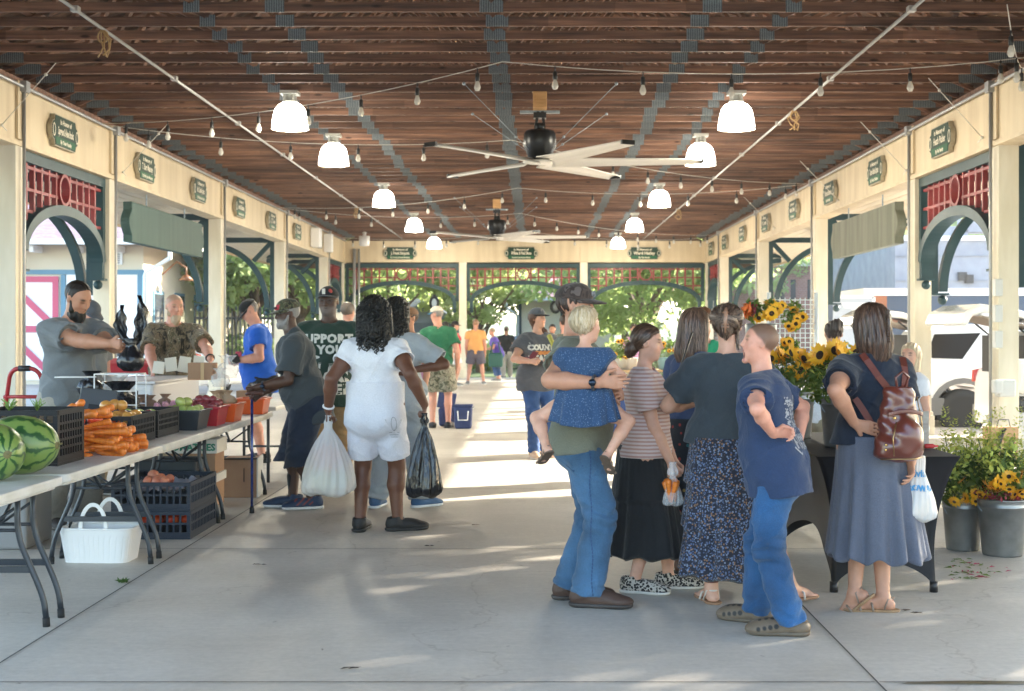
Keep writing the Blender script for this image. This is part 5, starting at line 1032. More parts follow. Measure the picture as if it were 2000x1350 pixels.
        if head and eyes:
            for e in (-1,1):
                m = MB(); c = s.hd(e*.143,.262,.0)-s.loc; Qm = Matrix(s.HQ.tolist()); m.ell(c, .062*s.hs, .062*s.hs, .062*s.hs, 14, 10)
                me = m.mesh('eye', mEye); ca = me.color_attributes.new('Col', 'FLOAT_COLOR', 'POINT'); fv = s.HQ[:,1]
                for v in me.vertices:
                    dv = (np.array(v.co)-c)/(.062*s.hs); cs = dv@fv; ca.data[v.index].color = (.015,.01,.008,1) if cs > .78 else ((.75,.72,.70,1) if dv@s.HQ[:,2] < .35 else (*s.skin,1))
                link_mesh('eye', me, s.root)
        return s
    # ------------------------------------------------ garments
    def folds(s, amp, zf=28., seed=0):
        u, r, f = [np.asarray(q, np.float32) for q in (s.u, s.rt, s.ft)]; P = V3(s.P)
        def d(X):
            q = X-P; a, b, c = q@r, q@f, q@u
            v = np.sin(a*zf*.9+c*9+2.2*np.sin(c*7+b*5+seed)+seed)*.5+np.sin(b*zf*.8-c*zf*.55+1.7*np.sin(a*13+seed*2))*.5+np.sin(c*zf*1.3+a*21+1.5*np.sin(b*17+seed))*.45+np.sin(a*46-c*38+2*np.sin(c*15+seed))*.28
            v += 1.1*(1-np.abs(np.sin(a*11+c*9+b*6+1.8*np.sin(c*8+seed)+seed)))**4+.9*(1-np.abs(np.sin(c*13-a*7+b*5+1.6*np.sin(a*10+seed*3)+seed*2)))**5
            return (amp*(v*.9+.3)).astype(np.float32)
        return d
    def shirt(s, mat, name='shirt', sleeve=.55, hem=-.06, loose=.014, fold=.0045, sr=1.25, neckr=.043, tank=False, seed=1, base=(1,1,1), vneck=0., flare=0., belly=None, collar=None, kk=.05):
        h = s.H; B = SDF(); sr0 = sr; sr = 1+(sr-1)*.62; s.torso(B, loose, kk)
        hx = (.092 if s.sex == 'm' else .100)*h*s.w*s.hipw; hz = -.02 if hem < -.02 else hem+.02
        B.tor(s.T(0,.0,hem*h-.03*h), s.T(0,.002*h,.05*h), (hx+loose+flare,.076*h*(.5+.5*s.w)+loose+flare), (hx+loose,.070*h*(.5+.5*s.w)+loose), s.Q, .05)
        if s.belly: B.tor(s.T(0,.03*h*s.belly,hem*h-.03*h), s.T(0,.045*h*s.belly,.06*h), (hx*.92+loose,.072*h+loose), (.080*h*s.w+loose,(.055+.03*s.belly)*h+loose), s.Q, .05)
        g = s.w**.35*s.armw
        if not tank:
            for i in (0,1):
                e = s.sh[i]+(s.el[i]-s.sh[i])*min(sleeve, 1.); d = nrm(s.el[i]-s.sh[i]); sr = 1+(sr0-1)*.62; B.cap(s.sh[i], s.sh[i]+d*.02*h, .0335*h*g+loose*.75, .033*h*g+loose*.75, .03); B.cyl(s.sh[i]-d*.0*h, e, .034*h*g+loose*.6, .031*h*g*sr+loose*.6, .035)
                if sleeve > 1: B.cyl(s.el[i]-nrm(s.wr[i]-s.el[i])*.01, s.el[i]+(s.wr[i]-s.el[i])*(sleeve-1), .034*h*g+loose*.5, .026*h*g+loose*.5, .02)
        u = np.asarray(s.u, np.float32); hp = V3(s.T(0,0,hem*h)); F_ = V3(s.ft); fw = s.folds(fold, seed=seed)
        B.disp = fw
        hu_ = V3(nrm(s.u+s.U)); B.cuts.append(lambda X: -((X-hp)@hu_)+.006*np.sin((X-hp)@V3(s.rt)*22+seed))
        if not tank:
            for i in (0,1):
                e = V3(s.sh[i]+(s.el[i]-s.sh[i])*min(sleeve, 1.)); d = V3(nrm(s.el[i]-s.sh[i])); shp = V3(s.sh[i])
                # hollow cuff: the arm hole shows as a real gap
                er = .029*h*g*sr+loose*.5-.004
                B.cuts.append(lambda X, e=e, d=d, er=er: np.where(((X-e)@d > -.02) & ((X-e)@d < .004), er-np.linalg.norm((X-e)-np.outer((X-e)@d, d), axis=1), -9).astype(np.float32)) if sleeve <= 1 else None
        nk = V3(s.neck+s.ft*.008*h); nd = V3(nrm(s.u+s.ft*.35)); nb = V3(s.neck-s.u*.02*h+s.ft*.02*h)
        B.cuts.append(lambda X: np.where(((X-nb)@nd > -.012), neckr*h*(.55+.45*s.w**.4)+vneck-np.linalg.norm((X-nk)-np.outer((X-nk)@nd, nd), axis=1), -9).astype(np.float32))
        top = V3(s.neck+s.u*.018*h); B.cuts.append(lambda X: ((X-top)@u).astype(np.float32))
        if tank:
            for i in (0,1):
                o = V3(s.sh[i]+s.rt*(-.01,.01)[i]*h+s.u*.0*h); B.cuts.append(lambda X, o=o: (.052*h-np.linalg.norm((X-o)*np.array([1,1,.8],np.float32), axis=1)).astype(np.float32))
        me = B.mesh(s.vox, base, s.loc, name); o = s.child(name, me, mat); s.sho = o
        if collar:
            cB = SDF(); c0 = s.neck-s.u*.012*h; cB.tor(c0-s.ft*.0, c0+s.u*.026*h-s.ft*.006*h, (.047*h*s.w**.3+.006,.044*h+.006), (.041*h*s.w**.3+.006,.040*h+.006), s.Q, .01)
            cB.tor(c0-s.u*.008*h, c0+s.u*.012*h, (.060*h*s.w**.3,.054*h), (.047*h*s.w**.3,.045*h), s.Q, .012)
            cB.cuts.append(lambda X: (.036*h*s.w**.3-np.linalg.norm((X-nk)-np.outer((X-nk)@u, u), axis=1)).astype(np.float32)); s.child('collar', cB.mesh(s.vox*.8, base, s.loc, 'collar'), mat, o)
        return o
    def trousers(s, mat, name='trousers', length=1., loose=.010, rise=.075, fold=.004, flare=1.15, seed=2, base=(1,1,1), thigh=1.):
        h = s.H; B = SDF(); g = .5+.5*s.w; hipx = (.092 if s.sex == 'm' else .101)*h*s.w*s.hipw
        B.tor(s.P-s.U*.04*h, s.P+s.u*rise*h, (hipx*.95+loose,.072*h*g+loose), (hipx*.94+loose,.068*h*g+loose), s.Q0, .04)
        for q in (-1,1): B.ell(s.P+s.R*q*.044*h*s.hipw*s.w-s.F*.032*h-s.U*.025*h, (.052*h*s.hipw*s.w**.5+loose*.8,.052*h*g+loose*.8,.06*h+loose*.8), s.Q0, .04)
        if s.belly: B.ell(s.P+s.F*.02*h+s.U*.02*h, (.085*h*s.w+loose,.07*h+loose,.06*h), s.Q0, .04)
        lw = s.legw*s.w**.35; ends = []
        for i in (0,1):
            if length <= .5:
                e = s.hip[i]+(s.kn[i]-s.hip[i])*length*2; B.cyl(s.hip[i], e, .058*h*lw*thigh+loose, .052*h*lw*flare*thigh+loose, .03); ends.append((e, nrm(s.kn[i]-s.hip[i])))
            else:
                B.cap(s.hip[i], s.kn[i], .056*h*lw*thigh+loose, .040*h*lw*(.5+.5*thigh)+loose, .03); e = s.kn[i]+(s.an[i]-s.kn[i])*(length-.5)*2; d = nrm(s.an[i]-s.kn[i]); B.cyl(s.kn[i]-d*.0, e+d*.0, .039*h*lw+loose, .032*h*lw*flare+loose, .03); ends.append((e, d))
        ff = s.folds(fold*.7, seed=seed); kz = [V3(k) for k in s.kn]; az = [V3(a) for a in s.an]
        def dp(X):
            v = ff(X)*np.clip((float(s.hip[0][2])+.03-X[:,2])/.12, .0, 1)
            for p, sg in ((kz, 22), (az, 16)):
                for c in p: r2 = np.linalg.norm(X-c, axis=1); v = v+fold*1.5*np.exp(-(r2/(.10*h/1.7))**2)*np.sin((X[:,2]-c[2])*95+np.sin(X[:,0]*30+seed)*1.6+np.sin(X[:,1]*26)*1.6)
            return v.astype(np.float32)
        B.disp = dp; wp = V3(s.P+s.u*rise*h); u = V3(s.u); B.cuts.append(lambda X: ((X-wp)@u).astype(np.float32))
        for e, d in ends:
            e, d = V3(e), V3(d)
            if length <= .5: rr_ = .046*h*lw*flare*thigh+loose*.5; B.cuts.append(lambda X, e=e, d=d, rr_=rr_: np.where((np.abs((X-e)@d) < .03), rr_-np.linalg.norm((X-e)-np.outer((X-e)@d, d), axis=1), -9).astype(np.float32))
        me = B.mesh(s.vox, base, s.loc, name); s.tro = s.child(name, me, mat); return s.tro
    def skirt(s, mat, top=.09, length=.30, r0=None, r1=.16, n=9, amp=.16, tiers=0, name='skirt', sway=(0,0), seed=0, hemamp=.01, squash=.93, gather=0.):
        h = s.H; r0 = r0 or (.108*h*s.w*s.hipw); m = MB(); P = s.P+s.u*top*h
        def fn(a, t):
            th = 2*PI*a; base = r0+(.118*h*s.hipw*s.w-r0)*min(1, t*3.2) if t < .31 else .118*h*s.hipw*s.w+(r1*h-.118*h*s.hipw*s.w)*(t-.31)/.69
            if tiers: ph = (t*tiers) % 1; base *= 1+.10*(ph if t > .02 else 0)-.05
            f = 1+amp*t**1.2*(math.sin(n*th+seed+1.3*math.sin(2*th+seed)+t*1.2)*.6+.4*math.sin((n*1.7//1)*th+seed*2+t*2))+ (gather*math.sin(34*th+seed+(int(t*max(tiers,1))*2.3))*(.4+.6*(1-((t*max(tiers,1)) % 1))) if gather else 0)
            x = base*f*math.cos(th); y = base*f*math.sin(th)*(squash+.15*t)-.012*h*(1-t); z = -t*length*h+hemamp*math.sin(n*th+seed+.7)*t
            cen = P+(np.array([*(s.loc[:2]), P[2]])-P)*0; p = cen+s.R*(x+sway[0]*t)+s.F*(y+sway[1]*t)+s.U*z; return Vector(p-s.loc)
        m.grid(160, 44, fn, wrap=True); o = m.build(name, mat, s.root, solid=.004); return o
    def shoe(s, i, col, sole=(.75,.74,.72), kind='sneaker', accent=None, mat=None, up=.0, big=1.):
        h = s.H; t, a = s.toe[i], s.an[i]; sd = nrm(np.cross(t, s.U)) if abs(t[2]) < .8 else s.R; dn = nrm(np.cross(sd, t)); dn = dn if dn[2] < 0 else -dn
        if abs(t[2]) >= .8: dn = -s.F if t[2] < 0 else s.F
        hh = h*big; Q = np.stack([sd, t, -dn], 1); g0 = a+dn*.043*h; B = SDF(); v = max(.004, s.vox*.75)
        c = lambda f, z, r=0.: g0+t*f*hh-dn*z*hh+sd*r*hh
        if kind in ('sneaker','boot','slipon'):
            B.ell(c(-.018,.028), (.026*hh,.034*hh,.034*hh), Q, .02); B.ell(c(.035,.026), (.028*hh,.06*hh,.026*hh), Q, .03); B.ell(c(.088,.019), (.030*hh,.045*hh,.018*hh), Q, .03)
            B.cyl(c(-.012,.03), c(-.016,.058 if kind != 'boot' else .068), .029*hh, .028*hh, .02)
        elif kind == 'clog':
            B.ell(c(-.02,.026), (.031*hh,.036*hh,.026*hh), Q, .02); B.ell(c(.055,.024), (.033*hh,.06*hh,.028*hh), Q, .03); B.ell(c(.095,.018), (.034*hh,.040*hh,.020*hh), Q, .03)
        gp = V3(c(0,.010)); dnv = V3(-dn); B.cuts.append(lambda X: -((X-gp)@dnv))
        if kind in ('sneaker','slipon'):
            hp = V3(c(-.016,.05)); r_ = .021*hh; dd = V3(-dn); B.cuts.append(lambda X: np.where((X-hp)@dd > -.01, r_-np.linalg.norm((X-hp)-np.outer((X-hp)@dd, dd), axis=1), -9).astype(np.float32))
        if accent is not None: B.paints.append(lambda X: (2.2*(.62-np.abs(np.sin(((X-gp)@V3(t))*60+((X-gp)@dnv)*70)))*(((X-gp)@dnv) > .012*hh)*(((X-gp)@dnv) < .045*hh)*(((X-gp)@V3(t)) > .0)*(((X-gp)@V3(t)) < .08*hh), accent))
        if kind == 'clog':
            for k in range(4):
                for e in (-1,1): hp2 = V3(c(.045+.017*k,.030-.003*k, e*(.030))); B.paints.append(lambda X, hp2=hp2: ((1-np.linalg.norm(X-hp2, axis=1)/(.0085*hh))*4, (.01,.01,.01)))
            for k in range(3):
                for e in (-.35,.35): hp2 = V3(c(.055+.018*k,.050-.004*k, e*.03)); B.paints.append(lambda X, hp2=hp2: ((1-np.linalg.norm(X-hp2, axis=1)/(.0075*hh))*4, (.01,.01,.01)))
        o = s.child('shoe', B.mesh(v, col, s.loc, 'shoe'), mat or mShoeM)
        S = SDF(); S.ell(c(-.022,.010), (.031*hh,.033*hh,.016*hh), Q, .015); S.ell(c(.03,.008), (.029*hh,.06*hh,.012*hh), Q, .02); S.ell(c(.085,.010), (.034*hh,.047*hh,.014*hh), Q, .02)
        g1 = V3(c(0,.0005)); g2 = V3(c(0,.014 if kind != 'slipon' else .012)); S.cuts.append(lambda X: -((X-g1)@dnv)); S.cuts.append(lambda X: (X-g2)@dnv)
        s.child('sole', S.mesh(v, sole, s.loc, 'sole'), mShoeM, o)
        if kind == 'sneaker' and accent is None:
            m = MB()
            for k in range(4):
                p = [Vector(c(.022+.016*k,.050-.0055*k,-.018)-s.loc), Vector(c(.026+.016*k,.0555-.0055*k,0)-s.loc), Vector(c(.022+.016*k,.050-.0055*k,.018)-s.loc)]; m.tube(p, .003, 5)
            m.build('lace', M('lace_grey', (.25,.25,.26), .8), o)
        return o
    def sandal(s, i, col, sole=(.25,.14,.07), straps=2):
        h = s.H; t, a = s.toe[i], s.an[i]; sd = nrm(np.cross(t, s.U)) if abs(t[2]) < .8 else s.R; dn = nrm(np.cross(sd, t)); dn = dn if dn[2] < 0 else -dn
        if abs(t[2]) >= .8: dn = -s.F if t[2] < 0 else s.F
        Q = np.stack([sd, t, -dn], 1); g0 = a+dn*.043*h; c = lambda f, z, r=0.: g0+t*f*h-dn*z*h+sd*r*h; dv = V3(-dn)
        S = SDF(); S.ell(c(-.02,.004), (.029*h,.034*h,.014*h), Q, .015); S.ell(c(.035,.004), (.028*h,.06*h,.012*h), Q, .02); S.ell(c(.09,.004), (.033*h,.042*h,.013*h), Q, .02); g1 = V3(c(0,-.002)); g2 = V3(c(0,.0085)); S.cuts.append(lambda X: -((X-g1)@dv)); S.cuts.append(lambda X: (X-g2)@dv)
        o = s.child('sandal', S.mesh(max(.004, s.vox*.7), sole, s.loc, 'sandal'), mShoeM); m = MB()
        for k in range(straps):
            f = .035+.04*k; m.tube([Vector(c(f,.004,-.031)-s.loc), Vector(c(f+.004,.026-.006*k,-.022)-s.loc), Vector(c(f+.006,.034-.008*k,0)-s.loc), Vector(c(f+.004,.026-.006*k,.022)-s.loc), Vector(c(f,.004,.031)-s.loc)], .0065, 6)
        m.tube([Vector(c(.0,.01,-.028)-s.loc), Vector(c(-.012,.042,-.020)-s.loc), Vector(c(-.034,.045,0)-s.loc), Vector(c(-.012,.042,.020)-s.loc), Vector(c(0,.01,.028)-s.loc)], .005, 6)
        m.build('strap', M('strap_%d' % int(col[0]*1000), col, .5), o); return o
    # ------------------------------------------------ head wear
    def hair(s, col, kind='short', vol=.04, back=None, seed=1, line=None, extra=None, amp=.03, freq=38, col2=None, name='hair'):
        q = s.hs; H_, Q = s.hd, s.HQ; B = SDF(); B.ell(H_(0,-.08,.14), ((.335+vol)*q,(.405+vol)*q,(.365+vol)*q), Q, .03)
        fs, zs = line or ([-.5,-.12,.0,.10,.20,.36], [-.34,-.24,-.02,.02,.22,.36])
        c0 = V3(s.hc)
        cuts = [lambda X: (np.interp((X-c0)@Q[:,1]/q, fs, zs)-(X-c0)@Q[:,2]/q)*q*.8]
        if back is not None:        # list of (r,f,z, radius) polylines in head units
            B2 = SDF(); B2.P = B.P; B = B2
            main = list(B.P)
            base_ell = main[0]
            def capd(X, c=cuts[0], f=base_ell[0]): return np.maximum(f(X), c(X))
            B.P = [(capd, base_ell[1], base_ell[2], .03, None, False)]
            for line_ in back:
                for (p0, p1) in zip(line_[:-1], line_[1:]): B.cap(H_(*p0[:3]), H_(*p1[:3]), p0[3]*q, p1[3]*q, .05*q*2)
            cuts = []
        if extra: extra(B, H_, Q, q)
        def dp(X):
            p = (X-c0)@Q/q; a = np.arctan2(p[:,0], -(p[:,1]+.1)); return (amp*q*(np.sin(a*freq*.5+seed+2*np.sin(p[:,2]*4+seed))*.5+.5*np.sin(p[:,0]*freq+p[:,2]*6+3*np.sin(p[:,1]*5)))).astype(np.float32)
        B.disp = dp; B.cuts += cuts
        if col2 is not None: B.paints.append(lambda X: (.5+.5*np.sin((X-c0)@Q[:,0]/q*freq*.8+3*np.sin((X-c0)@Q[:,2]/q*3)), col2))
        return s.child(name, B.mesh(max(.004, s.vox*.8), col, s.loc, name), mHairM)
    def strands(s, o, n, cols, target=None, ln=.09, w=.0022, seed=0, lift=.003, sweep=(0,0,0)):
        rg = np.random.default_rng(seed); me = o.data; nv = len(me.vertices); bv = BVHTree.FromPolygons([v.co.copy() for v in me.vertices], [tuple(f.vertices) for f in me.polygons]); q = MB()
        for k in range(n):
            i = int(rg.integers(nv)); p = me.vertices[i].co.copy(); nr = me.vertices[i].normal.copy(); L_ = ln*rg.uniform(.5,1.3); lf = lift*rg.uniform(.4,1.6); P_ = []; sd = Vector(rg.normal(size=3)*.12)+Vector(sweep)
            for j in range(7):
                P_.append((p+nr*lf*(1+.2*j), nr)); d = (Vector(target)-p).normalized() if target is not None else Vector((0,0,-1)); d = d+sd; d = d-nr*d.dot(nr); 
                if d.length < .05: break
                p = p+d.normalized()*L_/6; h = bv.find_nearest(p)
                if h[0] is None: break
                if (h[0]-p).length < .02: p = h[0]; nr = h[1]
            if len(P_) < 3: continue
            vs = []
            for j, (c, m_) in enumerate(P_):
                t = (P_[min(j+1, len(P_)-1)][0]-P_[max(j-1,0)][0]); sdv = t.cross(m_); sdv = sdv.normalized() if sdv.length > 1e-6 else Vector((1,0,0)); ww = w*(1-.7*j/len(P_)); vs += [c-sdv*ww, c+sdv*ww]
            q.add(vs, [(2*j,2*j+1,2*j+3,2*j+2) for j in range(len(P_)-1)], int(rg.integers(len(cols))), True)
        return q.build('hair_strands', [M('strand_%d_%d' % (int(c[0]*1000), int(c[2]*1000)), c, .38, spec=.45) for c in cols], o, fixn=False)
    def beard(s, col, size=1., long=0., col2=None):
        q = s.hs; H_, Q = s.hd, s.HQ; B = SDF(); K = .05*q
        B.ell(H_(0,.16,-.36-long*.3), (.26*q*size,.26*q,(.17+long*.35)*q), Q, K); B.ell(H_(0,.30,-.42-long*.35), (.15*q*size,.12*q,(.12+long*.35)*q), Q, K)
        for e in (-1,1): B.cap(H_(e*.30,.02,-.02), H_(e*.25,.14,-.30), .045*q, .10*q, K); B.cap(H_(e*.02,.375,-.195), H_(e*.14,.30,-.27), .030*q, .035*q, .03*q)
        lip = V3(H_(0,.36,-.256)); c0 = V3(s.hc)
        B.cuts.append(lambda X: (1-np.linalg.norm(((X-lip)@Q)/(np.array([.085,.12,.038])*q), axis=1))*.03)
        B.cuts.append(lambda X: (((X-c0)@Q[:,2]/q+.02)*.6*q))
        B.disp = lambda X: (.010*q*np.sin((X-c0)@Q[:,0]/q*42+3*np.sin((X-c0)@Q[:,2]/q*9))+.012*q*np.sin((X-c0)@Q[:,1]/q*37+(X-c0)@Q[:,2]/q*12)).astype(np.float32)
        return s.child('beard', B.mesh(max(.004, s.vox*.75), col, s.loc, 'beard'), mHairM)
    def cap(s, mat, brim=None, tilt=-6., turn=0., front=None, patch=None, size=1.):
        q = s.hs*size; Q = s.HQ; tr = R_(turn); hr, hf, hu = Q[:,0], Q[:,1], Q[:,2]; f = hf*math.cos(tr)+hr*math.sin(tr); r = hr*math.cos(tr)-hf*math.sin(tr); ti = R_(tilt); f2 = f*math.cos(ti)+hu*math.sin(ti); u2 = hu*math.cos(ti)-f*math.sin(ti)
        ctr = s.hd(0,-.05,.20); W_ = lambda a, b, c: ctr+(r*a+f2*b+u2*c)*q; Qc = np.stack([r, f2, u2], 1)
        B = SDF(); B.ell(W_(0,-.02,-.03), (.385*q,.455*q,.385*q), Qc, .02); B.ell(W_(0,.12,.10), (.27*q,.27*q,.24*q), Qc, .1*q); cu = V3(W_(0,0,-.02)); uv = V3(u2); B.cuts.append(lambda X: -((X-cu)@uv))
        if front is not None: fv = V3(f2); B.paints.append(lambda X: (np.clip(((X-cu)@fv/q-.08)*14, 0, 1), front)); 
        me = B.mesh(max(.004, s.vox*.75), (1,1,1), s.loc, 'cap')
        if front is not None or patch == 'vc': pass
        o = s.child('cap', me, mat)
        m = MB()
        def bf(u, v):
            a = (u-.5)*PI*.92; rin = .36+.09*math.cos(a); x = math.sin(a)*.375; y0 = .40*math.cos(a)+.0; y = y0+v*.36*math.cos(a*.95)**.6 if abs(a) < 1.5 else y0; z = .0-.13*x*x*2.2-.07*v; return Vector(W_(x*(1-.08*v), y, z)-s.loc)
        m.grid(17, 7, bf); m.build('brim', brim or mat, o, solid=.007)
        m = MB(); m.ell(Vector(W_(0,-.01,.355)-s.loc), .03*q); m.build('button', brim or mat, o)
        s.W_ = W_; s.capo = o; s.Qc = Qc; return o
    def glasses(s, col=(.02,.02,.02), shade=False):
        q = s.hs; m = MB(); D = lambda a, b, c: Vector(s.hd(a,b,c)-s.loc)
        for e in (-1,1):
            m.tube([D(e*.145+.095*math.cos(t),.40-.02*abs(math.cos(t)),.0+.065*math.sin(t)) for t in [2*PI*i/16 for i in range(16)]], .0022, 5, closed=True); m.tube([D(e*.24,.385,.02), D(e*.345,.2,.03), D(e*.35,-.02,.02)], .0022, 5)
        m.tube([D(-.05,.405,.015), D(0,.425,.025), D(.05,.405,.015)], .002, 5); return m.build('glasses', M('spectacle_frame', col, .3), s.root)
    def watch(s, i, col=(.02,.02,.02), face=(.55,.55,.55), r=None, at_=.93):
        d = nrm(s.wr[i]-s.el[i]); c = s.el[i]+(s.wr[i]-s.el[i])*at_; rad = r or .0165*s.H*s.armw*s.w**.35+.004; t0 = nrm(np.cross(d, s.U+.01*s.F)); t1 = np.cross(d, t0); m = MB()
        m.tube([Vector(c+(t0*math.cos(a)+t1*math.sin(a))*rad-s.loc) for a in [2*PI*k/18 for k in range(18)]], .0085, 6, closed=True); o = m.build('watch', M('strap_m%d%d' % (int(col[0]*99), int(col[2]*99)), col, .5), s.root)
        if face is not None:
            cam_ = nrm(np.array([0,0,CH])-c); n = nrm(cam_-d*(cam_@d)); Qm = Matrix(np.stack([d, np.cross(n, d), n], 1).tolist()); m = MB(); m.lathe([(.0,.016),(.017,.015),(.019,.010),(.019,.0)], Vector(c+n*(rad-.004)-s.loc), 18, mat=Qm); m.build('watch_face', M('watch_steel', face, .25, .8), o)
        return o
pw = lambda px, py, D: np.array(at(px, py, D))
def X_(px, D): return (px-VX)*D/F0
WHT = (1,1,1)
cGreyT = cloth('grey_cotton', (.155,.17,.18)); cKhaki = cloth('khaki_twill', (.30,.25,.17)); cStone = cloth('stone_twill', (.31,.29,.25)); cSlate = cloth('slate_knit', (.035,.045,.055)); cNavy = cloth('navy_cotton', (.018,.035,.085)); cNavyD = cloth('navy_dark_cotton', (.008,.014,.028))
cDenim = cloth('blue_denim', (.045,.105,.19), 'denim'); cDenimB = cloth('bright_denim', (.018,.068,.165), 'denim'); cDenimD = cloth('dark_denim', (.015,.024,.045), 'denim'); cDenimM = cloth('mid_denim', (.03,.075,.20), 'denim')
cWhiteT = cloth('white_cotton', (.66,.66,.70)); cGrn = cloth('forest_cotton', (.018,.045,.034)); cGrn2 = cloth('kelly_cotton', (.02,.13,.065)); cBlue = cloth('royal_cotton', (.01,.10,.50)); cLtGrey = cloth('light_grey_knit', (.34,.37,.40)); cBlack = cloth('black_cotton', (.012,.013,.015)); cOlive = cloth('olive_cotton', (.14,.145,.11))
cTreeCamo = cloth('tree_camo_cotton', (.1,.08,.05), 'treecamo', col2=[(.008,.007,.005),(.025,.020,.012),(.22,.16,.10),(.05,.048,.022),(.44,.36,.26)], sc=15)
cCamo = cloth('camo_cotton', (.1,.1,.07), 'camo', col2=[(.02,.02,.015),(.06,.07,.035),(.14,.13,.08),(.05,.035,.02),(.03,.03,.02)], sc=26); cCamoL = cloth('washed_camo_cotton', (.2,.2,.15), 'camo', col2=[(.07,.075,.05),(.22,.21,.15),(.30,.28,.22),(.14,.13,.09),(.25,.22,.17)], sc=16)
cCamoB = cloth('brown_camo_cotton', (.05,.035,.03), 'camo', col2=[(.035,.024,.02),(.06,.042,.036),(.035,.024,.02),(.11,.085,.075),(.04,.03,.026)], sc=13)
cStripe = cloth('striped_jersey', (.40,.235,.21), 'stripe', col2=(.55,.44,.41), sc=15)
cFloral = cloth('floral_rayon', (.014,.016,.028), 'floral', col2=[(.11,.15,.25),(.20,.11,.06),(.07,.10,.19),(.15,.18,.25),(.05,.07,.12)], sc=88, th=.46)
cDots = cloth('dotted_chambray', (.022,.055,.125), 'dots', col2=[(.20,.26,.36)], sc=120, th=.20); cDarkFl = cloth('dark_print_rayon', (.012,.016,.024), 'floral', col2=[(.25,.03,.03),(.02,.10,.12),(.3,.2,.06),(.012,.016,.024)], sc=26, th=.25)
cLeop = cloth('leopard_canvas', (.42,.38,.33), 'leopard', col2=[(.015,.014,.014)], sc=75, th=.52); cHeather = cloth('heather_blue', (.09,.10,.135))
cOrange = cloth('peach_cotton', (.72,.36,.12)); cRed = cloth('red_cotton', (.5,.02,.03)); cPurple = cloth('purple_cotton', (.11,.07,.38)); cPinkT = cloth('lilac_cotton', (.5,.25,.42)); cBlackCap = cloth('black_cap_twill', (.012,.012,.014)); cGreyCap = cloth('grey_cap_twill', (.09,.10,.12)); cTan = cloth('tan_twill', (.36,.23,.11)); cGreyShort = cloth('grey_short_twill', (.10,.09,.12))
BRN = (.032,.016,.010); DKB = (.014,.009,.007); BLK = (.008,.0075,.007); BLOND = (.52,.40,.24); GREYH = (.22,.20,.19)
mInk = M('white_ink', (.62,.62,.58), .8); mInkB = M('blue_ink', (.05,.22,.42), .7); mInkG = M('grey_ink', (.28,.29,.32), .8)
# --- bearded seller
D = 10.45; p = Person((X_(132,D),D,0), 60, 1.86, 'bearded man in grey t-shirt holding a knotted black bag behind the produce table', 'tan', 'm', 1.08, belly=.5, lean=5, head=(-6,30,4), vox=.007, hands=(pw(262,693,10.05), pw(236,676,9.95)), elbow=((-.5,-.3,-.8),(.7,-.2,-.7)), grip=('hold','hold'), feet=((-.16,.02),(.14,-.06)), armw=1.18, palm=(None,None))
p.body(lips=(.30,.13,.10), brow=BRN, fat=1.08); p.hair(DKB, 'short', .022, amp=.016, line=([-.5,-.15,.0,.06,.12,.22,.36], [-.40,-.30,-.02,.04,.30,.41,.50])); p.beard(BLK, 1.12, .35)
p.shirt(cGreyT, sleeve=.68, hem=-.155, loose=.019, fold=.0085, sr=1.55, seed=2, flare=.012); p.trousers(cStone, loose=.024, fold=.009, flare=1.55, thigh=1.1)
for i in (0,1): p.shoe(i, (.05,.04,.035), (.1,.09,.08), 'boot')
# --- man in cap behind him
D = 12.4; p = Person((X_(172,D),D,0), 60, 1.74, 'man in dark grey cap whose head shows behind the bearded seller', 'pink', 'm', 1., head=(5,18,0), vox=.010)
p.body(); p.hair(GREYH, 'short', .02); p.cap(cGreyCap, tilt=-12); p.shirt(cGreyT, hem=-.1); p.trousers(cKhaki); [p.shoe(i, (.05,.05,.05)) for i in (0,1)]
# --- camouflage shirt man
D = 14.4; p = Person((X_(338,D),D,0), 14, 1.85, 'bald man with pale beard in camouflage shirt leaning on the back table', 'pink', 'm', 1.16, belly=.8, lean=8, head=(-22,10,0), vox=.0085, hands=(pw(414,706,13.9), pw(300,728,13.8)), elbow=((-1,-.3,.2),(1,-.3,.2)), handdir=((.1,-.3,-1),(-.1,-.3,-1)), armw=1.15, grip=('flat','flat'))
p.body(brow=(.3,.2,.12), fat=1.1, buzz=(.42,.27,.20)); p.beard((.42,.30,.20), .85, .35); p.shirt(cTreeCamo, sleeve=.86, hem=-.13, loose=.022, fold=.008, sr=1.5, seed=4); p.trousers(cKhaki)
for i in (0,1): p.shoe(i, (.06,.05,.04), kind='boot')
p.watch(0, (.02,.02,.02), None)
# --- blue shirt man
D = 15.6; p = Person((X_(512,D),D,0), -80, 1.84, 'man in royal blue t-shirt and black cap looking down at his wallet', 'pink', 'm', 1.15, belly=.8, lean=7, head=(0,34,0), vox=.0095, hands=(pw(462,704,15.3), pw(470,706,15.8)), elbow=((-.6,-.7,-.5),(.6,-.7,-.5)), grip=('hold','hold'), armw=1.1)
p.body(fat=1.08); p.hair(GREYH, 'short', .015); p.cap(cBlackCap, tilt=-14); p.shirt(cBlue, hem=-.10, sleeve=.6, loose=.022, fold=.006, sr=1.5); p.trousers(cBlack, length=.42, loose=.03); [p.shoe(i, (.015,.015,.018), (.03,.03,.03)) for i in (0,1)]
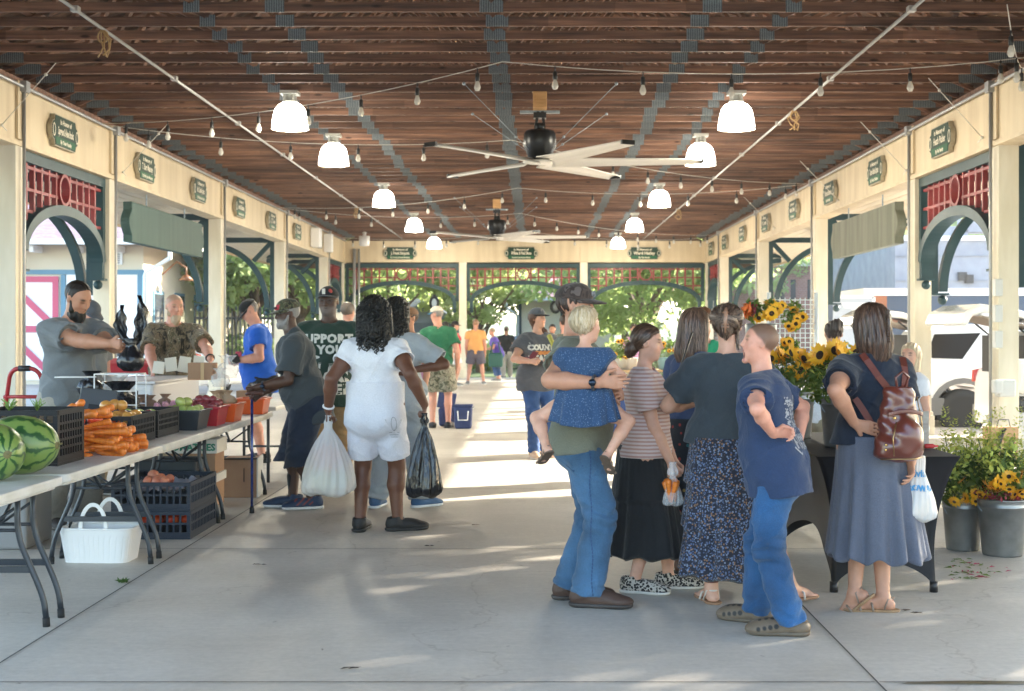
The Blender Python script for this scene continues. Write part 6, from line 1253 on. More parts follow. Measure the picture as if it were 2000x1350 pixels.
# --- old man with the cane
D = 11.55; p = Person((X_(603,D),D,0), -78, 1.74, 'old man in grey polo shirt and camouflage cap leaning on a blue cane', 'dark', 'm', 1.12, belly=.55, lean=17, head=(-14,4,0), vox=.0075, hands=(pw(503,757,11.3), pw(512,768,11.75)), elbow=((-.35,-.3,-1),(.35,-.2,-1)), grip=('fist','hold'), feet=((-.09,-.02),(.06,.13)), armw=1.05, palm=(np.array([0,0,-1.]),None), handdir=(np.array([-1,0,-.05]),None))
p.body(lips=(.10,.045,.035), brow=(.25,.24,.23), stubble=(.30,.29,.28)); p.hair((.22,.21,.20), 'short', .012, amp=.01); p.beard((.20,.19,.185), .60, .0); c = p.cap(cCamo, tilt=-8)
m = MB(); W_ = p.W_; m.grid(7, 4, lambda u, v: Vector(W_(-.19+.38*u, .475-.55*(.5-u)**2*.9*.5-.10*v, .03+.17*v)-p.loc)); o = m.build('cap_patch', M('red_patch', (.45,.03,.05), .7), c, solid=.006)
m = MB(); [m.box(Vector(W_(-.12+.06*k, .478-.03, .10)-p.loc), (.006,.012,.018)) for k in range(5)]; m.build('patch_letters', M('dark_stitch', (.06,.01,.012), .8), o)
p.glasses(); sh = p.shirt(cloth('charcoal_polo', (.045,.055,.062)), sleeve=.80, hem=-.125, loose=.030, fold=.008, sr=1.85, seed=6, collar=True); p.trousers(cDenimD, length=.62, loose=.032, fold=.006, flare=2.1, thigh=1.12)
for i in (0,1): p.shoe(i, (.02,.04,.085), (.72,.72,.72), accent=(.30,.06,.03) if i == 0 else None, big=1.08)
p.watch(0, (.03,.05,.09), (.02,.03,.05), at_=.80); m = MB()
for i in (0,1): q = SDF(); q.cap(p.kn[i]*.45+p.an[i]*.55, p.an[i]+p.U*.02, .047, .034, .01); p.child('sock', q.mesh(.008, WHT, p.loc, 'sock'), cBlack)
# --- big man in green shirt
D = 12.7; p = Person((X_(643,D),D,0), 4, 1.86, 'big man in dark green slogan t-shirt, glasses and black cap', 'dark', 'm', 1.22, belly=.9, head=(12,2,0), vox=.008, armw=1.15)
p.body(stubble=(.16,.13,.12), fat=1.15, lips=(.13,.055,.05)); p.hair(BLK, 'short', .01); c = p.cap(cBlackCap, tilt=4); p.glasses(); sh = p.shirt(cGrn, sleeve=.75, hem=-.10, loose=.022, fold=.006, sr=1.6, seed=8); p.trousers(cTan, loose=.024, fold=.008)
m = MB(); W_ = p.W_; m.box(Vector(W_(.05,.475,.14)-p.loc), (.022,.012,.05)); m.box(Vector(W_(.10,.46,.14)-p.loc), (.012,.012,.05)); m.build('cap_badge', mInk, c); m = MB(); [m.ell(Vector(W_(-.2+.04*k,.40-.02*k,.14+.05*(k % 2))-p.loc), .014,.008,.014) for k in range(3)]; m.build('cap_flower', M('badge_red', (.4,.04,.03), .7), c)
for i in (0,1): p.shoe(i, (.10,.05,.03), (.05,.04,.03), 'boot')
up = p.u; rg_ = -p.rt; T = []; 
cc = p.T(0,0,.20*p.H)-p.loc
for txt, dz, sz, dx in (('SUPPORT',.055,.105,-.02),('YOUR',-.045,.105,.06),('LOCAL',-.29,.125,.0),('FARMERS',-.405,.125,.0)): decal('print', text_verts(txt, sz, bold=.006, spacing=1.12), cc+up*dz+rg_*dx, rg_, up, sh, mInk, sh)
fr = MB()
for k in range(9): a = -.55+k*.11; fr.strip([(-.17+.30*t, -.135+.02*math.sin(a)-t*(.03+.02*k)-.00) for t in (0,.33,.66,1)], [(-.17+.30*t, -.142-t*(.03+.02*k)-.008*t) for t in (0,.33,.66,1)], lambda u, v, w: (u, v, w), 0, .0005)
decal('print', (fr.v, fr.f), cc, rg_, up, sh, mInk, sh); fr = MB(); fr.box((.10,-.155,0), (.05,.03,.001)); fr.ell((.075,-.175,0), .014,.014,.001); fr.ell((.12,-.175,0), .018,.018,.001); fr.box((.13,-.13,0), (.012,.03,.001)); fr.ell((-.14,-.11,0), .07,.018,.001); decal('print', (fr.v, fr.f), cc, rg_, up, sh, mInk, sh)
# --- woman in white
D = 10.15; p = Person((X_(733,D),D,0), 172, 1.70, 'woman in white t-shirt and white shorts seen from behind carrying bags', 'brown', 'f', 1.10, hipw=1.08, legw=1.08, armw=1.14, head=(8,0,0), vox=.0065, hands=(pw(641,800,10.15), pw(829,790,10.0)), elbow=((-.3,-1,0),(.3,-1,0)), grip=('hook','hook'), feet=((-.12,.02),(.15,.08)), toes=(4,-62), handdir=((0,0,-1),(0,0,-1)))
p.body(eyes=False)
def curls(p, n, pts, col=BLK, rad=.016, seed=1, name='hair_curl', lens=(.05,.10)):
    rg = np.random.default_rng(seed); m = MB()
    for k in range(n):
        c, out, ln = pts(rg); q = []; ph = rg.uniform(0,6.28); L_ = rg.uniform(*lens); s1 = nrm(np.cross(out, [0,0,1.])+1e-6)
        for i in range(15):
            t = i/14; a = ph+t*13; q.append(Vector(c+np.array([0,0,-1.])*L_*t+out*(.006+rad*.6*math.cos(a))+s1*rad*.7*math.sin(a)-p.loc))
        m.tube(q, .0042, 4, caps=False)
    return m.build(name, M('black_curls' if col == BLK else 'brown_curls', col, .35, spec=.5), p.ho)
p.ho = p.hair(BLK, vol=.13, back=[[(0,-.15,.1,.44),(0,-.24,-.45,.46),(0,-.28,-.72,.40)],[(-.22,-.05,.0,.33),(-.30,-.10,-.58,.30)],[(.22,-.05,.0,.33),(.30,-.10,-.58,.30)]], amp=.05, freq=60, seed=3)
def cp(rg):
    a = rg.uniform(-2.1,2.1); z = rg.uniform(-.95,.55); r = .50 if z < .1 else .50*math.sqrt(max(.05,1-((z-.1)/.48)**2)); out = -p.HQ[:,1]*math.cos(a)+p.HQ[:,0]*math.sin(a); return p.hd(0,-.16,z)+out*r*p.hs*1.02, out, .1
curls(p, 420, cp, seed=4)
sh = p.shirt(cWhiteT, sleeve=.50, hem=.105, loose=.016, fold=.0055, sr=1.35, seed=3, neckr=.046); tr = p.trousers(cloth('white_fleece', (.64,.64,.69)), length=.41, loose=.026, fold=.007, flare=1.06, thigh=.80, rise=.125, name='shorts')
for i in (0,1): p.shoe(i, (.012,.012,.013), (.02,.02,.02), 'sneaker', big=1.06)
p.watch(0, (.75,.75,.75), None, at_=.90)
lg = MB()
for a in (-.62,0,.62): lg.strip([(.022*math.sin(t)*math.cos(a)-(.05+.05*math.cos(t))*math.sin(-a)*1., .05*0+(.052+.05*math.cos(t))*math.cos(a)+.022*math.sin(t)*math.sin(a)) for t in [2*PI*i/18 for i in range(19)]], [(.018*math.sin(t)*math.cos(a)-(.05+.045*math.cos(t))*math.sin(-a), (.052+.045*math.cos(t))*math.cos(a)+.018*math.sin(t)*math.sin(a)) for t in [2*PI*i/18 for i in range(19)]], lambda u, v, w: (u, v, w), 0, .0005)
for k in range(3): lg.box((0,-.008-.016*k,0), (.075-.012*k,.004,.0005))
decal('print', (lg.v, lg.f), pw(771,842,10.0)-p.loc, (.96,.2,0), (-.15,.1,1), tr, mInkG, tr)
# --- woman in grey behind her
D = 11.5; p = Person((X_(776,D),D,0), 165, 1.73, 'woman with long curly hair in loose grey t-shirt and grey joggers', 'brown', 'f', 1.12, vox=.0085, hands=(pw(745,735,11.2), pw(812,722,11.3)), elbow=((-.9,-.3,0),(.6,-.4,-1)), feet=((-.19,.0),(.16,.12)), toes=(6,-35), head=(15,0,0))
p.body(eyes=False); p.ho = p.hair(BLK, vol=.10, back=[[(0,-.15,.05,.42),(0,-.26,-.8,.38),(.0,-.30,-1.35,.28)],[(.2,-.1,0,.3),(.28,-.15,-1.0,.24)]], amp=.05, freq=60, seed=5)
def cp(rg):
    a = rg.uniform(-2.0,2.0); z = rg.uniform(-1.5,.5); r = .45 if z < .1 else .47*math.sqrt(max(.05,1-((z-.1)/.48)**2)); r = r*(1-.25*max(0,-z-.8)); out = -p.HQ[:,1]*math.cos(a)+p.HQ[:,0]*math.sin(a); return p.hd(0,-.18,z)+out*r*p.hs, out, .1
curls(p, 320, cp, seed=6); p.shirt(cLtGrey, sleeve=.80, hem=-.06, loose=.028, fold=.007, sr=1.6, seed=12); p.trousers(cloth('grey_fleece', (.30,.335,.365)), loose=.026, fold=.009, flare=1.15)
for i in (0,1): p.shoe(i, (.035,.10,.22), (.68,.72,.76))
# --- woman in lilac tank top
D = 15.2; p = Person((X_(800,D),D,0), -28, 1.72, 'woman in lilac tank top and brown cap behind the curly haired woman', 'tan', 'f', .95, vox=.010, head=(20,0,0)); p.body(); p.hair(BRN, 'short', .02); p.cap(cloth('tan_cap', (.22,.12,.07)), tilt=0); p.shirt(cPinkT, tank=True, hem=-.02, neckr=.06); p.trousers(cBlack, length=.28, loose=.012); [p.shoe(i, (.5,.3,.35)) for i in (0,1)]
# --- man in green t-shirt
D = 21.1; p = Person((X_(857,D),D,0), 176, 1.84, 'man in kelly green t-shirt, camouflage shorts and white cap seen from behind', 'pink', 'm', 1.02, vox=.011, head=(-55,8,0), feet=((-.10,.02),(.14,.05)), hands=((-.24,.12,.95),(.27,.1,.93))); p.body(); p.hair(GREYH, 'short', .01); c = p.cap(cloth('cream_mesh', (.55,.50,.42)), brim=cloth('teal_cap', (.03,.16,.30)), tilt=0)
sh = p.shirt(cGrn2, sleeve=.62, hem=-.05, loose=.018, fold=.008, sr=1.5); p.trousers(cCamoL, length=.42, loose=.03, fold=.006, thigh=1.08); [p.shoe(i, (.02,.02,.025), (.03,.03,.035), 'clog') for i in (0,1)]
# --- far figures
def far(px, D, yaw, H, lb, skin, sex, top, bot, hairc, length=1., cap=None, w=1., sleeve=.6, hem=-.06, tank=False, hands=(None,None), shoe=(.2,.2,.2), lean=0, head=(0,5,0), hairk=None, feet=None, vox=.015, belly=0, grip=('relax','relax'), skirtl=None):
    p = Person((X_(px,D),D,0 if D < 44.3 else -.12), yaw, H, lb, skin, sex, w, vox=vox, hands=hands, lean=lean, head=head, feet=feet, belly=belly, grip=grip); p.body(eyes=False)
    if hairc is not None: p.hair(hairc, vol=.03, back=hairk)
    if cap is not None: p.cap(cap)
    p.shirt(top, sleeve=sleeve, hem=hem, tank=tank, sr=1.5, loose=.018)
    if skirtl: p.skirt(bot, length=skirtl, r1=.13)
    else: p.trousers(bot, length=length, loose=.022)
    for i in (0,1): p.shoe(i, shoe)
    return p
far(679, 18, 160, 1.84, 'man with greying hair whose head shows behind the big man in green', 'pink', 'm', cGreyT, cKhaki, (.10,.08,.07))
p = far(889, 37.5, 95, 1.74, 'woman in red top and white shorts near the far left post', 'fair', 'f', cRed, cWhiteT, BRN, .36, cap=cBlackCap, sleeve=1.4, hem=-.03)
q = SDF(); q.tor(p.L(0.1,-.12,.55), p.L(.0,-.12,.95), (.14,.05), (.10,.05), p.Q0, .03); p.child('tied_shirt', q.mesh(.014, WHT, p.loc, 'tied_shirt'), cloth('red_plaid', (.5,.03,.04), 'plaid', col2=(.6,.45,.45)))
far(870, 36, 150, 1.72, 'woman with dark hair and a pale skirt partly behind the man in kelly green', 'fair', 'f', cWhiteT, cWhiteT, DKB, hairk=[[(0,-.1,0,.42),(0,-.2,-.8,.3)]], skirtl=.34)
far(929, 38.5, 180, 1.80, 'man in peach t-shirt and grey shorts standing by the far post', 'pink', 'm', cOrange, cGreyShort, (.28,.15,.09), .40, w=1.12, belly=.4, feet=((-.22,0),(.22,0)))
p = far(974, 41, -72, 1.60, 'woman in purple shirt bending with a green bag on her arm', 'pink', 'f', cPurple, cDenimM, (.35,.26,.18), .86, lean=22, hands=((-.10,.45,.95),(.12,.18,1.0)), w=1.08)
far(989, 46.6, 178, 1.76, 'man in black polo walking away beyond the far arches', 'tan', 'm', cBlack, cStone, (.10,.06,.04), w=1.1, feet=((-.1,-.2),(.12,.25)))
far(1104, 19.5, -165, 1.70, 'man in grey green t-shirt behind the man holding the toddler', 'pink', 'm', cOlive, cKhaki, BRN, w=1.1)
far(1079, 30, 0, 1.62, 'person with dark hair between two shoppers near the far arches', 'tan', 'f', cGreyT, cDenimM, DKB)
far(1238, 28, 20, 1.62, 'woman in pale pink top at the far flower stand', 'fair', 'f', cPinkT, cKhaki, BRN)
far(1333, 26, -120, 1.60, 'dark haired person in pale shirt behind the far flowers', 'tan', 'f', cWhiteT, cKhaki, DKB)
far(1372, 11.4, -150, 1.66, 'woman in bright green top behind the long haired woman', 'fair', 'f', cloth('jade_cotton', (.01,.28,.14)), cBlack, (.14,.06,.03), vox=.01)
# --- woman in grey with cap and phone
D = 16.2; p = Person((X_(1050,D),D,0), 22, 1.73, 'woman in charcoal print t-shirt, trucker cap and ripped jeans holding a phone', 'fair', 'f', 1.12, vox=.0085, head=(-32,-4,0), hands=(pw(1076,704,15.9), pw(1036,706,15.8)), elbow=((-.8,-.4,-.6),(.8,-.3,-.6)), grip=('hold','hold'), feet=((-.09,.0),(.10,.12)), hipw=1.08)
p.body(); p.hair((.09,.04,.022), vol=.03, back=[[(0,-.15,0,.38),(-.12,-.2,-.45,.24)],[(-.22,.0,-.45,.13),(-.33,.20,-.75,.12),(-.40,.34,-1.1,.115),(-.38,.40,-1.5,.10),(-.36,.38,-1.8,.04)]], amp=.03); p.cap(cGreyCap, brim=cBlackCap, tilt=-3)
sh = p.shirt(cloth('charcoal_print_base', (.085,.09,.105)), sleeve=.62, hem=-.075, loose=.026, fold=.009, sr=1.7, seed=5); p.trousers(cDenimM, loose=.008, fold=.006, flare=1.0); [p.shoe(i, (.55,.36,.24), (.6,.5,.42), 'slipon') for i in (0,1)]
q = SDF(); kk = p.kn[1]+p.F*.05-p.U*.02; q.ell(kk, (.045,.02,.035), p.Q0, .01); p.child('ripped_knee', q.mesh(.007, (.75,.55,.45), p.loc, 'ripped_knee'), VC('frayed_cotton', .8)); q = SDF(); q.ell(kk-p.U*.055-p.F*.004, (.04,.02,.025), p.Q0, .01); p.child('ripped_knee', q.mesh(.007, (.30,.42,.55), p.loc, 'ripped_knee'), VC('frayed_cotton'))
cc = p.T(.0,0,.20*p.H)-p.loc; fr = MB(); fr.strip([(-.16,.09),(.16,.11),(.16,-.14),(-.16,-.16),(-.16,.09)], [(-.15,.08),(.15,.10),(.15,-.13),(-.15,-.15),(-.15,.08)], lambda u, v, w: (u,v,w), 0, .0005); decal('print', (fr.v, fr.f), cc, -p.rt, p.u, sh, mInk, sh); decal('print', text_verts('COUNTY', .085, bold=.006), cc+p.u*.03, -p.rt, p.u, sh, mInk, sh); decal('print', text_verts('FAIR', .10, bold=.006), cc-p.u*.10, -p.rt, p.u, sh, mInk, sh)
fr = MB(); [fr.ell((-.08+.05*k,-.03,0), .03,.025,.001) for k in range(4)]; decal('print', (fr.v, fr.f), cc, -p.rt, p.u, sh, M('orange_ink', (.6,.25,.08), .8), sh)
# --- man carrying the toddler
D = 7.52; FA = p = Person((X_(1136,D),D,0), 84, 1.71, 'man in olive t-shirt, brown camouflage cap and blue jeans carrying a toddler', 'tan', 'm', 1.0, lean=-3, head=(4,0,0), vox=.0065, hands=(pw(1196,772,7.35), pw(1168,748,7.04)), elbow=((-.5,-.5,-.7),(.9,-.4,-.5)), grip=('hold','flat'), feet=((-.07,-.07),(.13,.04)), toes=(6,-6), handdir=(None,(1,.03,.06)), palm=(None,(0,1,.0)), armw=1.10, legw=1.06)
p.body(lips=(.42,.18,.15), stubble=None); p.hair(BRN, 'short', .012); c = p.cap(cCamoB, tilt=-4, size=1.04); sh = p.shirt(cOlive, sleeve=.58, hem=-.05, loose=.028, fold=.0075, sr=1.5, seed=9); p.trousers(cDenim, loose=.012, fold=.008, flare=1.3, thigh=.98)
for i in (0,1): p.shoe(i, (.065,.036,.026), (.045,.038,.035), 'boot', big=1.10)
p.watch(1, (.05,.05,.055), (.50,.50,.50), at_=.92)
W_ = p.W_; m = MB(); rg = np.random.default_rng(2)
for k in range(14): a = -.30+rg.uniform(0,.42); m.tube([Vector(W_(.02+a+rg.uniform(-.05,.05), .47-abs(a+.02)*.4, .05+rg.uniform(0,.16))-p.loc), Vector(W_(.02+a+rg.uniform(-.07,.07), .475-abs(a+.02)*.4, .05+rg.uniform(0,.18))-p.loc)], .003, 4)
m.build('cap_badge', mInkG, c)
tr = p.tro; st = MB(); st.box((0,0,0), (.11,.004,.001)); st.box((-.055,-.06,0), (.004,.12,.001)); st.box((.055,-.06,0), (.004,.12,.001)); st.prism([(-.057,-.118),(0,-.15),(.057,-.118),(.053,-.122),(0,-.145),(-.053,-.122)], lambda u, v, w: (u, v, w), 0, .001); decal('pocket_stitching', (st.v, st.f), pw(1113,868,7.3)-p.loc, (1,-.5,0), (0,0,1), tr, M('denim_stitch', (.02,.05,.12), .9), tr, lift=.002, off=.5)
st = MB(); [st.box((.004*math.sin(k*.5),-.02*k,0), (.006,.016,.001)) for k in range(44)]; decal('seam_stitching', (st.v, st.f), pw(1152,880,7.3)-p.loc, (1,0,0), (-.02,0,1), tr, M('denim_stitch', ()), tr, lift=.002, off=.5)
# --- toddler
D = 7.16; tl = np.array([X_(1141,D), D, 1.47-(775-VY)*D/F0])     # seat on the forearm
tz = 1.47-(808-VY)*D/F0
TO = p = Person((X_(1141,D),D,0), 172, .88, 'blond toddler in dotted blue dress held on the arm of a man', 'fair', 'f', 1.12, hs=.185, pelvis=(X_(1141,D),D,tz+.06), vox=.0055, head=(38,2,-4), hands=(pw(1118,745,7.3), pw(1192,752,7.22)), elbow=((-.8,.2,-.3),(.8,-.1,-.8)), feet=(pw(1068,876,7.08), pw(1186,890,7.2)), knees=((-1,.5,.1),(1,.5,.1)), toes=((-.45,.75,-.5),(.25,.75,-.75)), hipw=1.15, legw=1.12, armw=1.15, grip=('relax','relax'))
p.body(eyes=True, lips=(.55,.26,.24)); p.hair(BLOND, vol=.035, amp=.018, freq=46, line=([-.5,-.2,-.02,.06,.2,.33], [-.50,-.46,-.10,.12,.26,.30]))
p.shirt(cDots, name='dress', sleeve=.34, hem=.10, loose=.020, fold=.004, sr=1.5, neckr=.05); m = MB(); Pt = p.P+p.U*.115-p.loc
def drs(a, t):
    th = 2*PI*a; r = .098+.055*t**.7; f = 1+.07*math.sin(11*th)*t+.03*math.sin(23*th+1)*t; return Vector(Pt+p.R*r*f*math.cos(th)*1.18+p.F*r*f*math.sin(th)*.8-p.U*(.24*t-.035*t*math.cos(th)**2))
m.grid(120, 24, drs, wrap=True); m.build('dress_skirt', cDots, p.root, solid=.004); HT = [o for o in kids(p.root) if o.name.startswith('hair')][0]; p.strands(HT, 900, [(.62,.50,.33),(.48,.36,.22),(.70,.60,.44)], ln=.06, w=.0016)
for i in (0,1): p.sandal(i, (.20,.14,.10), (.10,.07,.05), 3)
# --- striped girl
D = 7.85; p = Person((X_(1262,D),D,0), 80, 1.50, 'girl in striped pink t-shirt and long black skirt holding bagged carrots', 'fair', 'f', .98, head=(2,6,0), vox=.006, hands=(pw(1318,905,7.95), pw(1311,905,7.7)), elbow=((-.5,-.8,-.2),(.5,-.8,-.2)), grip=('hook','hook'), handdir=((.15,0,-1),(.15,0,-1)), feet=((-.075,.12),(.085,-.06)), toes=(14,-10))
p.body(lips=(.48,.20,.18), brow=(.12,.06,.035)); p.hair((.060,.032,.020), vol=.03, amp=.010, freq=30, line=([-.5,-.12,.0,.10,.20,.36], [-.34,-.30,.0,.14,.26,.36]), back=[[(0,-.40,-.12,.11),(0,-.46,-.22,.15),(-.02,-.50,-.34,.13)],[(0,-.46,-.40,.05),(0,-.55,-.50,.02)]], col2=(.10,.055,.032))
p.shirt(cStripe, sleeve=.62, hem=-.02, loose=.018, fold=.005, sr=1.5, seed=11); p.skirt(cBlack, top=.03, length=.42, r1=.135, n=8, amp=.11, gather=.008, tiers=2, seed=2, sway=(0,-.0))
for i in (0,1): p.shoe(i, (.42,.38,.33), (.62,.58,.52), 'slipon', mat=cLeop, big=1.08)
HT = [o for o in kids(p.root) if o.name.startswith('hair')][0]; p.strands(HT, 800, [(.075,.04,.025),(.04,.02,.013),(.12,.07,.045)], target=p.hd(0,-.5,-.32)-p.loc, ln=.09)
# --- long haired woman in navy
D = 8.35; p = Person((X_(1358,D),D,0), 128, 1.60, 'woman with long brown hair in navy top and dark buttoned skirt with a shoulder strap', 'fair', 'f', 1.08, head=(15,4,0), vox=.0075, hands=((-.18,.25,.95),(.20,.22,.93)), grip=('hold','hold'))
p.body(); p.hair((.10,.055,.035), vol=.03, amp=.02, freq=50, back=[[(0,-.15,0,.40),(0,-.24,-.75,.36),(0,-.26,-1.05,.26)],[(.25,-.02,.0,.2),(.30,.0,-.75,.16)],[(-.25,-.02,.0,.2),(-.30,.0,-.75,.16)]], col2=(.055,.03,.02)); p.shirt(cloth('navy_knit', (.03,.05,.12)), sleeve=.5, hem=-.02, loose=.018); p.skirt(cDarkFl, top=.07, length=.44, r1=.135, n=7, amp=.12, seed=5)
m = MB(); [m.lathe([(0,.004),(.013,.003),(.013,-.003),(0,-.004)], Vector(pw(px,py,8.02)-p.loc), 10, mat=Matrix.Rotation(PI/2,3,'X')) for px, py in ((1327,1003),(1339,1027),(1335,975))]; m.build('button', M('horn_button', (.25,.17,.12), .4), p.root)
for i in (0,1): p.shoe(i, (.09,.038,.02), (.02,.015,.012), 'boot')
HT = [o for o in kids(p.root) if o.name.startswith('hair')][0]; p.strands(HT, 900, [(.13,.075,.05),(.06,.033,.022),(.20,.12,.085)], ln=.16)
# --- floral skirt woman
D = 7.48; p = Person((X_(1420,D),D,0), 170, 1.60, 'woman in slate t-shirt and long floral skirt with clipped up hair', 'fair', 'f', 1.14, hipw=1.02, head=(4,6,0), vox=.0065, hands=(pw(1368,782,7.75), pw(1480,790,7.75)), elbow=((-.9,-.55,-.4),(.9,-.55,-.4)), feet=((-.085,.02),(.35,.0)), toes=(20,-40), armw=1.1, legw=1.05)
p.body(eyes=False, barefoot=True); p.hair((.075,.045,.032), vol=.05, amp=.03, freq=44, back=[[(0,-.38,.28,.20),(.04,-.46,.10,.20),(-.02,-.44,-.12,.17),(0,-.40,-.3,.10)],[(-.2,-.3,.2,.2),(-.05,-.45,.0,.15)],[(.2,-.3,.2,.2),(.05,-.45,.0,.15)],[(.26,-.05,-.2,.05),(.30,-.08,-.6,.025)]], col2=(.16,.10,.07), seed=8)
p.shirt(cSlate, sleeve=.68, hem=.018, loose=.026, fold=.007, sr=1.6, seed=14, flare=.006); p.skirt(cFloral, top=.04, length=.465, r1=.155, n=8, amp=.14, tiers=3, gather=.012, seed=1, squash=.9)
for i in (0,1): p.sandal(i, (.55,.50,.45), (.28,.15,.08), 1)
m = MB()
m.tube([Vector(p.hd(.02,-.60,.38)-p.loc), Vector(p.hd(.03,-.71,.2)-p.loc), Vector(p.hd(.02,-.72,.0)-p.loc), Vector(p.hd(.01,-.63,-.26)-p.loc)], [.008,.012,.010,.005], 6)
for k in range(6): m.tube([Vector(p.hd(-.07,-.66,.26-.075*k)-p.loc), Vector(p.hd(.02,-.71,.27-.075*k)-p.loc), Vector(p.hd(.10,-.66,.26-.075*k)-p.loc)], .0045, 5)
m.build('claw_clip', M('tan_plastic', (.30,.16,.10), .3), p.root)
m = MB(); a = p.an[0]+p.U*.045; m.tube([Vector(a+p.R*.036*math.cos(t)+p.F*.036*math.sin(t)-p.loc) for t in [2*PI*i/16 for i in range(16)]], .004, 5, closed=True); m.build('anklet', M('bead_red', (.12,.03,.025), .5), p.root)
HT = [o for o in kids(p.root) if o.name.startswith('hair')][0]; p.strands(HT, 900, [(.10,.06,.045),(.05,.03,.022),(.21,.14,.10)], target=p.hd(0,-.62,.12)-p.loc, ln=.10, lift=.004)
# --- yawning boy
D = 6.82; p = Person((X_(1519,D),D,0), -113, 1.51, 'yawning boy in navy t-shirt and blue jeans with hand on hip', 'pink', 'm', .97, belly=.35, head=(-24,-8,0), vox=.006, lean=12, hands=(pw(1510,848,6.62), pw(1560,862,6.98)), elbow=((-1,-.3,-.35),(.6,-.5,-.6)), grip=('hold','hold'), handdir=((.95,.05,.12),(-.3,.3,-.7)), palm=((0,-1,-.5),None), feet=((-.10,-.09),(.12,.13)), toes=(16,-8), armw=.98, legw=1.02)
p.body(lips=(.48,.17,.16), brow=(.30,.17,.10), mouth_open=True, buzz=(.11,.066,.042), fat=1.05); sh = p.shirt(cNavy, sleeve=.56, hem=-.085, loose=.024, fold=.008, sr=1.45, seed=15, flare=.006); p.trousers(cDenimB, loose=.012, fold=.010, flare=1.3)
for i in (0,1): p.shoe(i, (.13,.095,.065), (.11,.085,.06), 'clog', big=1.1)
bk = -p.ft; bu = p.u; br = p.rt; cc = p.T(0,0,.15*p.H)-p.loc; rg = np.random.default_rng(3); fr = MB()
for k in range(150): fr.box((rg.uniform(-.085,.085), rg.uniform(-.06,.115), 0), (rg.uniform(.006,.024), rg.uniform(.003,.012), .0006), (0,0,rg.uniform(-.6,.6)))
decal('print', (fr.v, fr.f), cc, br, bu, sh, mInkG, sh)
fr = MB(); sx = -.055; o_ = [(-.05,.045),(.05,.045),(.05,-.02),(0,-.06),(-.05,-.02),(-.05,.045)]; i_ = [(-.043,.038),(.043,.038),(.043,-.017),(0,-.051),(-.043,-.017),(-.043,.038)]; fr.strip([(u+sx, v-.12) for u, v in o_], [(u+sx, v-.12) for u, v in i_], lambda u, v, w: (u, v, w), 0, .0005)
for bx in ((-.02,0,.013,.062),(.02,0,.013,.062),(0,0,.03,.012)): fr.box((sx+bx[0],-.113+bx[1],0), (bx[2],bx[3],.0006))
decal('print', (fr.v, fr.f), cc, br, bu, sh, mInkG, sh); decal('print', text_verts('HAY', .045, bold=.003), cc+br*.045-bu*.095, br, bu, sh, mInkG, sh); decal('print', text_verts('DAY', .045, bold=.003), cc+br*.045-bu*.14, br, bu, sh, mInkG, sh)
# --- woman with the backpack
D = 7.28; BP = p = Person((X_(1701,D),D,0), -168, 1.60, 'woman in black t-shirt and grey blue skirt wearing a brown leather backpack', 'tan', 'f', 1.06, head=(-18,2,0), vox=.0065, hands=(pw(1668,826,7.12), pw(1780,902,7.12)), elbow=((-.75,-.9,-.1),(.1,-.3,-1)), grip=('flat','relax'), handdir=((.85,-.05,-.25),None), palm=((0,1,0),None), feet=((-.085,.02,.02),(.06,-.02)), toes=((-.55,.45,-.62),(-.9,.3,0)), knees=((.6,1,0),(0,1,0)), armw=1.05, legw=1.0)
p.body(eyes=False, barefoot=True); p.hair((.060,.032,.022), vol=.05, amp=.02, freq=46, back=[[(0,-.12,.1,.42),(0,-.24,-.45,.38),(.02,-.28,-.8,.26),(.05,-.28,-1.0,.10)],[(.24,-.1,.0,.24),(.30,-.14,-.85,.15),(.32,-.16,-1.05,.05)],[(-.24,-.05,.0,.22),(-.26,-.08,-.55,.16)]], col2=(.10,.05,.034), seed=6); p.glasses()
m = MB(); [m.tube([Vector(p.hd(-.03,-.63-.02*math.sin(k*.4),.32-.065*k)-p.loc), Vector(p.hd(.02,-.67,.31-.065*k)-p.loc), Vector(p.hd(.08,-.63,.32-.065*k)-p.loc)], .006, 5) for k in range(12)]; m.tube([Vector(p.hd(.03,-.62,.36)-p.loc), Vector(p.hd(.02,-.68,.0)-p.loc), Vector(p.hd(.03,-.64,-.45)-p.loc)], .008, 6); m.build('hair_clip', M('shell_plastic', (.06,.035,.025), .2), p.root)
p.shirt(cNavyD, sleeve=.62, hem=.028, loose=.024, fold=.007, sr=1.5, seed=16, flare=.008); p.skirt(cHeather, top=.055, length=.395, r1=.156, n=11, amp=.15, seed=4, hemamp=.018, sway=(.02,-.03))
for i in (0,1): p.sandal(i, (.20,.18,.17), (.27,.16,.08), 2)
m = MB(); m.tube([Vector(p.wr[0]+nrm(p.wr[0]-p.el[0])*.09+p.U*.012+p.F*.0-p.loc), Vector(p.wr[0]+nrm(p.wr[0]-p.el[0])*.092-p.U*.012-p.loc)], .006, 6); m.build('ring', M('gold', (.7,.45,.15), .25, 1), p.root)
HT = [o for o in kids(p.root) if o.name.startswith('hair')][0]; p.strands(HT, 1300, [(.07,.036,.024),(.03,.016,.011),(.13,.07,.045)], ln=.16, lift=.003)
